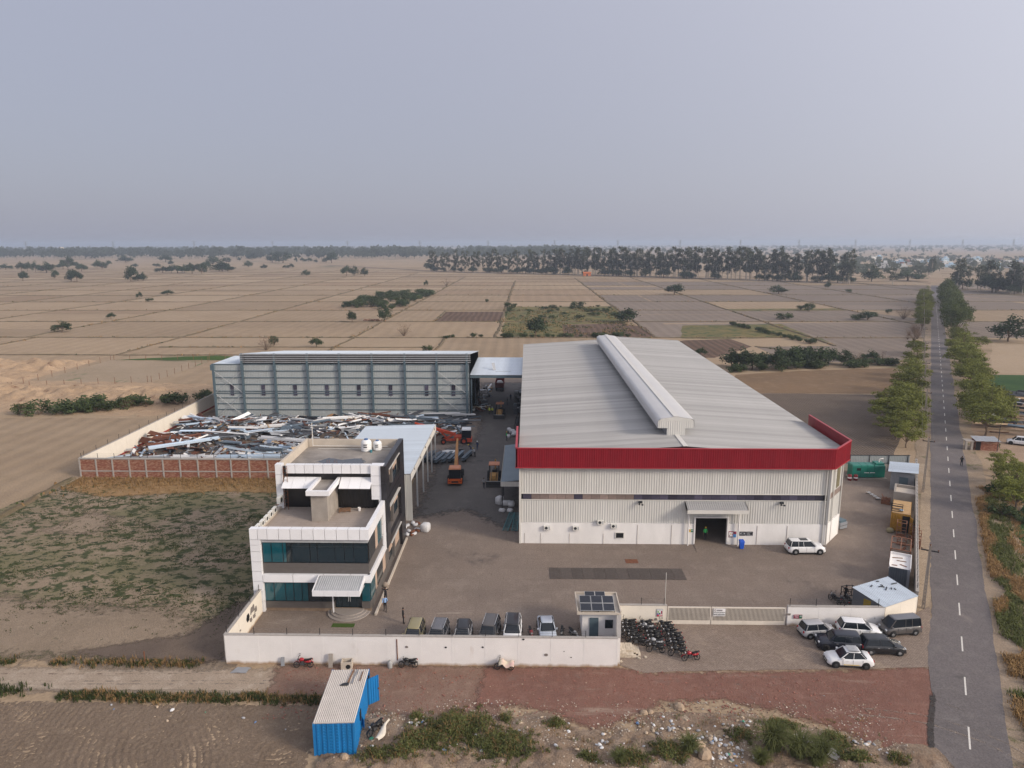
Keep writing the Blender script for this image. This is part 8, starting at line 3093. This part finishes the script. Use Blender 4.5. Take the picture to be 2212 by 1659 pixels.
# paver stack beside the bikes
ps_ = thing('paver_stack', 'stack of cream paving blocks beside the crowded motorcycles', 'block stack', (9.0, 56.4, .045))
pbm = MB().box(-.1, .1, -.11, .11, 0, .085).mesh('paving_block', M('cream paving block', (.50, .43, .34), .9, .15, 5, rand=.15))
jr2 = random.Random(6)
for i in range(9):
    for j in range(7):
        hmax = 5 if i < 6 else 3 - (i - 6)
        if j < 2 and i > 2:
            hmax -= 2
        for k in range(max(1, hmax)):
            if (i, j) not in ((8, 0),) and (k == hmax - 1 or j == 0 or i in (0, 8) or k >= 2):
                inst('paving_block', pbm, ps_, (-.95 + i * .21 + jr2.uniform(-.02, .02), -.75 + j * .235, k * .088), (0, 0, jr2.uniform(-.08, .08)))
for k, (x, y) in enumerate(((10.2, 55.6), (9.6, 55.4), (8.0, 54.9))):
    o = inst('loose_block', pbm, None, (x, y, .05), (0, 0, k))
    T(o, 'loose cream paving block fallen near the block stack', 'block', 'loose paving blocks')

# ---- litter and stones on the rough ground
lq = random.Random(17)
mats_l = [M('white litter', (.62, .62, .62), .8, .1, 3, rand=.15), M('grey litter', (.35, .35, .36), .8, .2, 3, rand=.2), M('tan litter', (.42, .33, .24), .9, .2, 3, rand=.2), M('blue litter', (.14, .24, .42), .7, .1), M('green litter', (.08, .32, .2), .7, .1), M('red litter', (.4, .06, .06), .7, .1)]
lm = []
for mt in mats_l:
    mb = MB()
    q = random.Random(len(mt.name))
    rg = [[(.5 * math.cos(a_) * (1 + .3 * noise.noise((k, a_, 1))) * f, .35 * math.sin(a_) * f * (1 + .3 * noise.noise((a_, k, 3))), z) for a_ in [i * 1.047 for i in range(6)]] for k, (z, f) in enumerate(((0, .8), (.12, 1.0), (.3, .5)))]
    mb.loft(rg)
    lm.append(mb.mesh('litter', mt))
nl = 0
for (cx, cy, rx, ry, n) in ((13.0, 45.3, 2.2, 1.3, 62), (14.2, 43.6, 1.6, .8, 48), (15.9, 47.0, 1.0, .6, 14), (24.0, 44.6, 1.0, .8, 22), (10.5, 46.4, 2.2, .9, 26), (-7.9, 46.6, 1.0, .7, 22), (-3, 44.6, 3.5, 1.2, 18), (2, 46.2, 2.5, 1.2, 14), (5, 44.5, 3, 1.2, 16), (-12, 44.5, 1.5, 1.5, 8), (-26, 47.5, 8, 1.2, 10)):
    for k in range(n):
        x, y = lq.gauss(cx, rx * .55), lq.gauss(cy, ry * .55)
        o = inst('litter', lm[lq.choice([0, 0, 0, 0, 1, 1, 1, 1, 1, 2, 2, 2, 2, 2, 2, 2, 2, 0, 0, 3, 4])], None, (x, y, (rough_h(x, y) if x > -14 else clod_h(x, y)) + .02), (lq.uniform(-.3, .3), lq.uniform(-.3, .3), lq.uniform(0, 6)), lq.uniform(.12, .42))
        T(o, 'scrap of litter strewn on the foreground rough ground', 'litter', 'litter on the rough ground')
        nl += 1
m_rock = M('tan boulder', (.36, .27, .19), .95, .2, 2, bump=.4, bsc=6)
for k, (x, y, s, lb) in enumerate(((12.0, 44.4, .62, 'large tan boulder above the other one at the litter edge'), (12.3, 43.5, .6, 'tall tan boulder below the large one'), (9.9, 44.5, .35, 'pale pointed boulder left of the grass tuft'), (8.9, 48.2, .34, 'grey stone on the red gravel edge, left'), (9.4, 48.3, .26, 'grey stone on the red gravel edge, right'), (11.7, 48.9, .5, 'pale limestone lump beside the track'), (-12.6, 42.9, .35, 'orange stone at the blue hut corner'))):
    mb = MB()
    rg = [[(f * math.cos(a_) * (1 + .3 * noise.noise((k * 3, a_, z))), .8 * f * math.sin(a_) * (1 + .3 * noise.noise((a_, k * 2, z))), z) for a_ in [i * .785 for i in range(8)]] for z, f in ((-.2, .8), (.2, 1.0), (.6, .8), (.85, .35))]
    mb.loft(rg)
    o = mb.build('boulder', m_rock, None, False, (x, y, rough_h(x, y)), k)
    o.scale = (s, s, s)
    T(o, lb, 'boulder')
mb = MB()
mb.prism(ragged([(18.9, 45.6), (19.6, 45.9), (21.4, 44.3), (22.3, 43.2), (21.5, 43.0), (20.2, 44.2)], .2, .15, 9, 1.5), .02, .26)
T(mb.build('sand_spill', M('pale grey sand', (.42, .39, .36), .95, .15, 3, bump=.3)), 'pale grey sand spill beside the arching tufts', 'sand pile')
# a few pebbles of rubble along the track and verge
for k in range(120):
    x, y = lq.uniform(-20, 26), lq.gauss(49.5, 1.4)
    o = inst('stone', lm[lq.choice([1, 2, 2])], None, (x, y, max(.03, rough_h(x, y))), (0, 0, lq.uniform(0, 6)), lq.uniform(.06, .16))
    T(o, 'small loose stone on the gravel track edge', 'stone', 'loose stones along the track')
gm_ = [m_rock if False else M('rubble brown', (.25, .18, .13), .95, .3, 3), M('rubble pale', (.46, .40, .33), .95, .25, 3), M('rubble red', (.26, .12, .09), .95, .3, 3)]
for gi, mt in enumerate(gm_):
    mb = MB()
    for k in range(2300):
        if gi == 2:
            x, y = lq.uniform(-20, 29), lq.uniform(47.0, 53.6)
        else:
            x, y = lq.uniform(-13.5, 27), lq.uniform(42.3, 49.6)
            if noise.noise((x * .35, y * .5, gi * 4)) < -.08:
                continue
        z = max(.035, rough_h(x, y) - .01)
        s_ = lq.uniform(.025, .075) * (1.6 if lq.random() < .1 else 1)
        mb.obox(Matrix.Translation((x, y, z)) @ Matrix.Rotation(lq.uniform(0, 3), 4, 'Z') @ Matrix.Rotation(lq.uniform(-.6, .6), 4, 'X'), s_ * 1.5, s_, s_ * .9)
    T(mb.build('gravel', mt), ('brown rubble bits over the rough ground', 'pale stone bits over the rough ground', 'red gravel bits over the track')[gi], 'gravel', kind='stuff')
# brick pile on the fields and orange hut by the tall trees
bp_ = MB()
for k in range(60):
    bp_.obox(Matrix.Translation((lq.gauss(0, 2), lq.gauss(0, 1), .2 + .6 * lq.random())) @ Matrix.Rotation(lq.uniform(0, 3), 4, 'Z'), .9, .5, .4)
o = bp_.build('brick_pile', M('old brick', (.33, .20, .13), .95, .2, 2), None, False, G(737.3 + 205 / 3, 489.6 + 612 / 3))
T(o, 'heap of old bricks beside a forked tree on the fields', 'brick pile', kind='stuff')
p = G(1268, 596)
oh = thing('orange_hut', 'tiny orange tent-like hut before the eucalyptus row', 'hut', p)
MB().box(-4, 4, -2, 2, 0, 3.2).build('wall', M('orange canvas', (.55, .16, .05), .8, .1), oh)
MB().loft([[(-4.4, -2.4, 3.2), (4.4, -2.4, 3.2), (4.4, 2.4, 3.2), (-4.4, 2.4, 3.2)], [(-4.4, -.1, 4.4), (4.4, -.1, 4.4), (4.4, .1, 4.4), (-4.4, .1, 4.4)]]).build('roof', MATS['orange canvas'], oh)
MB().box(-.8, .8, -2.06, -2, 0, 2.1).build('door', m_black, oh)
# roadside scrapyard on the right
sf = thing('scrapyard_fence', 'grey panel fence round the roadside scrap heap', 'fence', (107, 162, 0), R(-52))
for k in range(12):
    MB().corr((k * 2.2, 0, 0), (2.15, 0, 0), (0, 0, 2.1), (0, -1, 0), .3, .04).build('fence_panel', m_kgrey, sf)
    MB().box(k * 2.2 - .05, k * 2.2 + .02, -.1, .1, 0, 2.3).build('post', m_darkst, sf)
for k in range(70):
    u, v_ = lq.random(), lq.random()
    x, y = 84.5 + 23 * v_ + u * 11, 129 + 32 * v_ - u * 4
    scrap(x, y, .3 + lq.random() * 1.6, lq.choice(['dark', 'slate', 'dark', 'steel', 'white', 'rust', 'wood']), lq.choice([0, 1, 2, 3]), lq.uniform(2, 8), lq.uniform(.3, .9), lq.uniform(.2, .5), lq.gauss(-.75, .3), 0, lq.gauss(0, .3), 'in the roadside scrap heap')
sk_ = thing('roadside_shack', 'low brick shack with torn sheet roof beside the road', 'shack', (78.2, 119.6, 0), R(-8))
MB().box(-1.4, 2.2, -.8, .8, 0, 1.7).build('wall', m_brick, sk_)
MB().box(-1.4, -.6, -.83, -.8, .05, 1.5).build('doorway', m_black, sk_)
for k in range(6):
    MB().corr((-1.6 + k * .65, -1.3, 1.75 + .03 * (k % 2)), (.63, 0, 0), (0, 2.4, .3), (0, 0, 1), .15, .03).build('roof_sheet', m_galv, sk_)
for x in (-1.9, -2.8):
    MB().box(x - .3, x + .05, -1.0, -.7, 0, 1.5).build('pillar', m_concr, sk_)
MB().box(-3.1, -1.7, -1.0, .6, 1.5, 1.65).build('lintel', m_concr, sk_)
tp = MB().tube((0, 0, 0), (0, 0, 4.6), .06, .05, 6).build('lamp_post', m_darkst, None, False, (79.9, 118.2, 0))
T(tp, 'thin dark post standing beside the roadside shack', 'post')

# fence posts left of the compound
for k in range(9):
    for (a, b, n, lb) in (((-128, 169), (-128, 213), 9, 'fence post on the far side of the crop field'), ((-97, 178), (-96.5, 210), 9, 'fence post on the near side of the crop field'), ((-127, 169), (-98, 178), 9, 'fence post along the bank below the crop field'), ((-127, 213), (-88, 214), 9, 'fence post before the lush crop strip')):
        p = Vector(a).lerp(Vector(b), k / (n - 1))
        o = MB().box(-.05, .05, -.05, .05, 0, 1.7).build('fence_post', m_wood, None, False, (p.x, p.y, 0))
        T(o, lb, 'fence post', 'posts round the crop field')
o = MB().tube((0, 0, 0), (0, 0, 1.2), .05, .05, 6).build('marker_post', m_rust, None, False, (-32.4, 53.9, 0))
T(o, 'short rusty marker post beside the pale track', 'post')

# ------------------------------------------------------------------ village, towers, pylons
m_house = [M('village white wash', (.66, .65, .63), .9, .08, .3, rand=.12), M('village pale blue', (.42, .55, .66), .9, .08, .3, rand=.1), M('village brick', (.30, .16, .12), .9, .15, .3, rand=.1), M('village cream', (.60, .52, .40), .9, .1, .3, rand=.1)]
hq = random.Random(41)


def house(p, w_, d_, h_, mt, label, grp, storeys=1):
    o = thing('village_house', label, 'house', p, hq.uniform(-.4, .4), grp)
    MB().box(-w_ / 2, w_ / 2, -d_ / 2, d_ / 2, 0, h_).build('wall', mt, o)
    MB().box(-w_ / 2 - .4, w_ / 2 + .4, -d_ / 2 - .4, d_ / 2 + .4, h_, h_ + .35).build('roof', mt, o)
    for s in range(storeys):
        for k in range(3):
            x = -w_ / 3 + k * w_ / 3
            if s == 0 and k == 1:
                MB().box(x - .6, x + .6, -d_ / 2 - .06, -d_ / 2, 0, 2.3).build('door', m_greybl, o)
            else:
                MB().box(x - .6, x + .6, -d_ / 2 - .06, -d_ / 2, s * 3.2 + 1.0, s * 3.2 + 2.3).build('window', m_black, o)
    if hq.random() < .5:
        MB().box(w_ * .1, w_ * .4, -d_ * .2, d_ * .3, h_ + .35, h_ + 2.8).build('stair_room', mt, o)
    return o


for k in range(62):
    yy = hq.uniform(980, 1350)
    xx = yy * hq.uniform(.48, .80)
    st = hq.choice((1, 1, 2))
    house((xx, yy, 0), hq.uniform(9, 18), hq.uniform(8, 12), 3.4 * st + .4, hq.choice((m_house[0], m_house[0], m_house[0], m_house[1], m_house[2], m_house[3])), 'flat-roofed house in the hazy village right of the road', 'houses of the right village', st)
for (dx, dy, w_, mtl, lb) in ((275 / 3, 489.6 + 190 / 3, 26, 0, 'long pale building among far-left trees'), (730 / 3, 489.6 + 183 / 3, 40, 3, 'cream buildings in the left tree belt'), (1130, 489.6 + 143 / 3, 46, 0, 'white building gleaming in the central far woods'), (375 / 3, 489.6 + 168 / 3, 22, 3, 'cream house below the far water tower'), (1474.7 + 800 / 3, 489.6 + 190 / 3, 24, 0, 'white house behind the eucalyptus row'), (1474.7 + 965 / 3, 489.6 + 185 / 3, 26, 0, 'second white house behind the eucalyptus row'), (1474.7 + 1215 / 3, 489.6 + 216 / 3, 22, 0, 'long low white house before the village'), (1474.7 + 1262 / 3, 489.6 + 212 / 3, 14, 1, 'pale blue house before the village')):
    p = G(dx, dy)
    house(p, w_, 12, 6.5, m_house[mtl], lb, None, 2)
wt_ = thing('water_tower', 'small far water tower above the left trees', 'water tower', G(405 / 3, 489.6 + 178 / 3))
for a_ in range(4):
    MB().box(4 * math.cos(a_ * 1.57 + .78) - .5, 4 * math.cos(a_ * 1.57 + .78) + .5, 4 * math.sin(a_ * 1.57 + .78) - .5, 4 * math.sin(a_ * 1.57 + .78) + .5, 0, 16).build('leg', m_house[3], wt_)
MB().lathe([(0, 15), (6, 16), (7, 18), (7, 22), (5, 24), (0, 25)], n=16).build('bowl', m_house[3], wt_)
m_pyl = M('pylon steel', (.20, .21, .22), .6, .1)


def pylon_mesh():
    mb = MB()

    def w_(z):
        return 4.2 * (1 - z / 34) ** 1.2 + .6
    lv = [0, 7, 13, 18, 22, 26, 30, 34, 38]
    for a, b in zip(lv, lv[1:]):
        wa, wb = w_(min(a, 33)), w_(min(b, 33))
        for sx, sy in ((1, 1), (1, -1), (-1, -1), (-1, 1)):
            mb.beam((sx * wa, sy * wa, a), (sx * wb, sy * wb, b), .45, .45)
        for sx in (1, -1):
            mb.beam((wa, sx * wa, a), (-wb, sx * wb, b), .3, .3)
            mb.beam((-wa, sx * wa, a), (wb, sx * wb, b), .3, .3)
    return mb.mesh('lattice', m_pyl)


PM = pylon_mesh()
AM = []
for z in (27, 31.5, 36):
    mb = MB()
    mb.beam((-7, 0, z), (7, 0, z), .5, .5)
    mb.beam((-7, 0, z), (0, 0, z + 2.2), .3, .3)
    mb.beam((7, 0, z), (0, 0, z + 2.2), .3, .3)
    AM.append(mb.mesh('crossarm', m_pyl))
for k, (dx, top) in enumerate(((76, 519), (261, 518), (433, 518), (599, 518), (758, 520), (911, 520), (1056, 520), (1197, 518), (1331, 519), (1463, 516), (1591, 516), (1715, 515), (1835, 515), (1950, 514), (2062, 514), (2170, 515))):
    D_ = 3300
    dx_ = (dx - 1106) / FPX
    p = Vector((D_ * math.tan(math.atan(dx_) - YAW), D_, 0))
    o = thing('pylon', 'pale lattice pylon standing on the hazy horizon', 'pylon', p, .3, 'pylons along the horizon')
    inst('lattice', PM, o)
    for a in AM:
        inst('crossarm', a, o)
    o.scale = (1.35, 1.35, 1.25)

# ------------------------------------------------------------------ haze: one even box of air over the plain
hz = bpy.data.materials.new('haze air')
hz.use_nodes = True
nt = hz.node_tree
nt.nodes.remove(nt.nodes['Principled BSDF'])
pv = nt.nodes.new('ShaderNodeVolumePrincipled')
pv.inputs['Color'].default_value = (.74, .84, 1.0, 1)
pv.inputs['Density'].default_value = HAZE
pv.inputs['Anisotropy'].default_value = .2
nt.links.new(pv.outputs[0], nt.nodes['Material Output'].inputs['Volume'])
hb = MB().box(-12400, 12400, -12400, 12400, -1.2, 56.0).build('haze', hz)
T(hb, 'pale even haze lying over the whole plain', 'haze', kind='stuff')
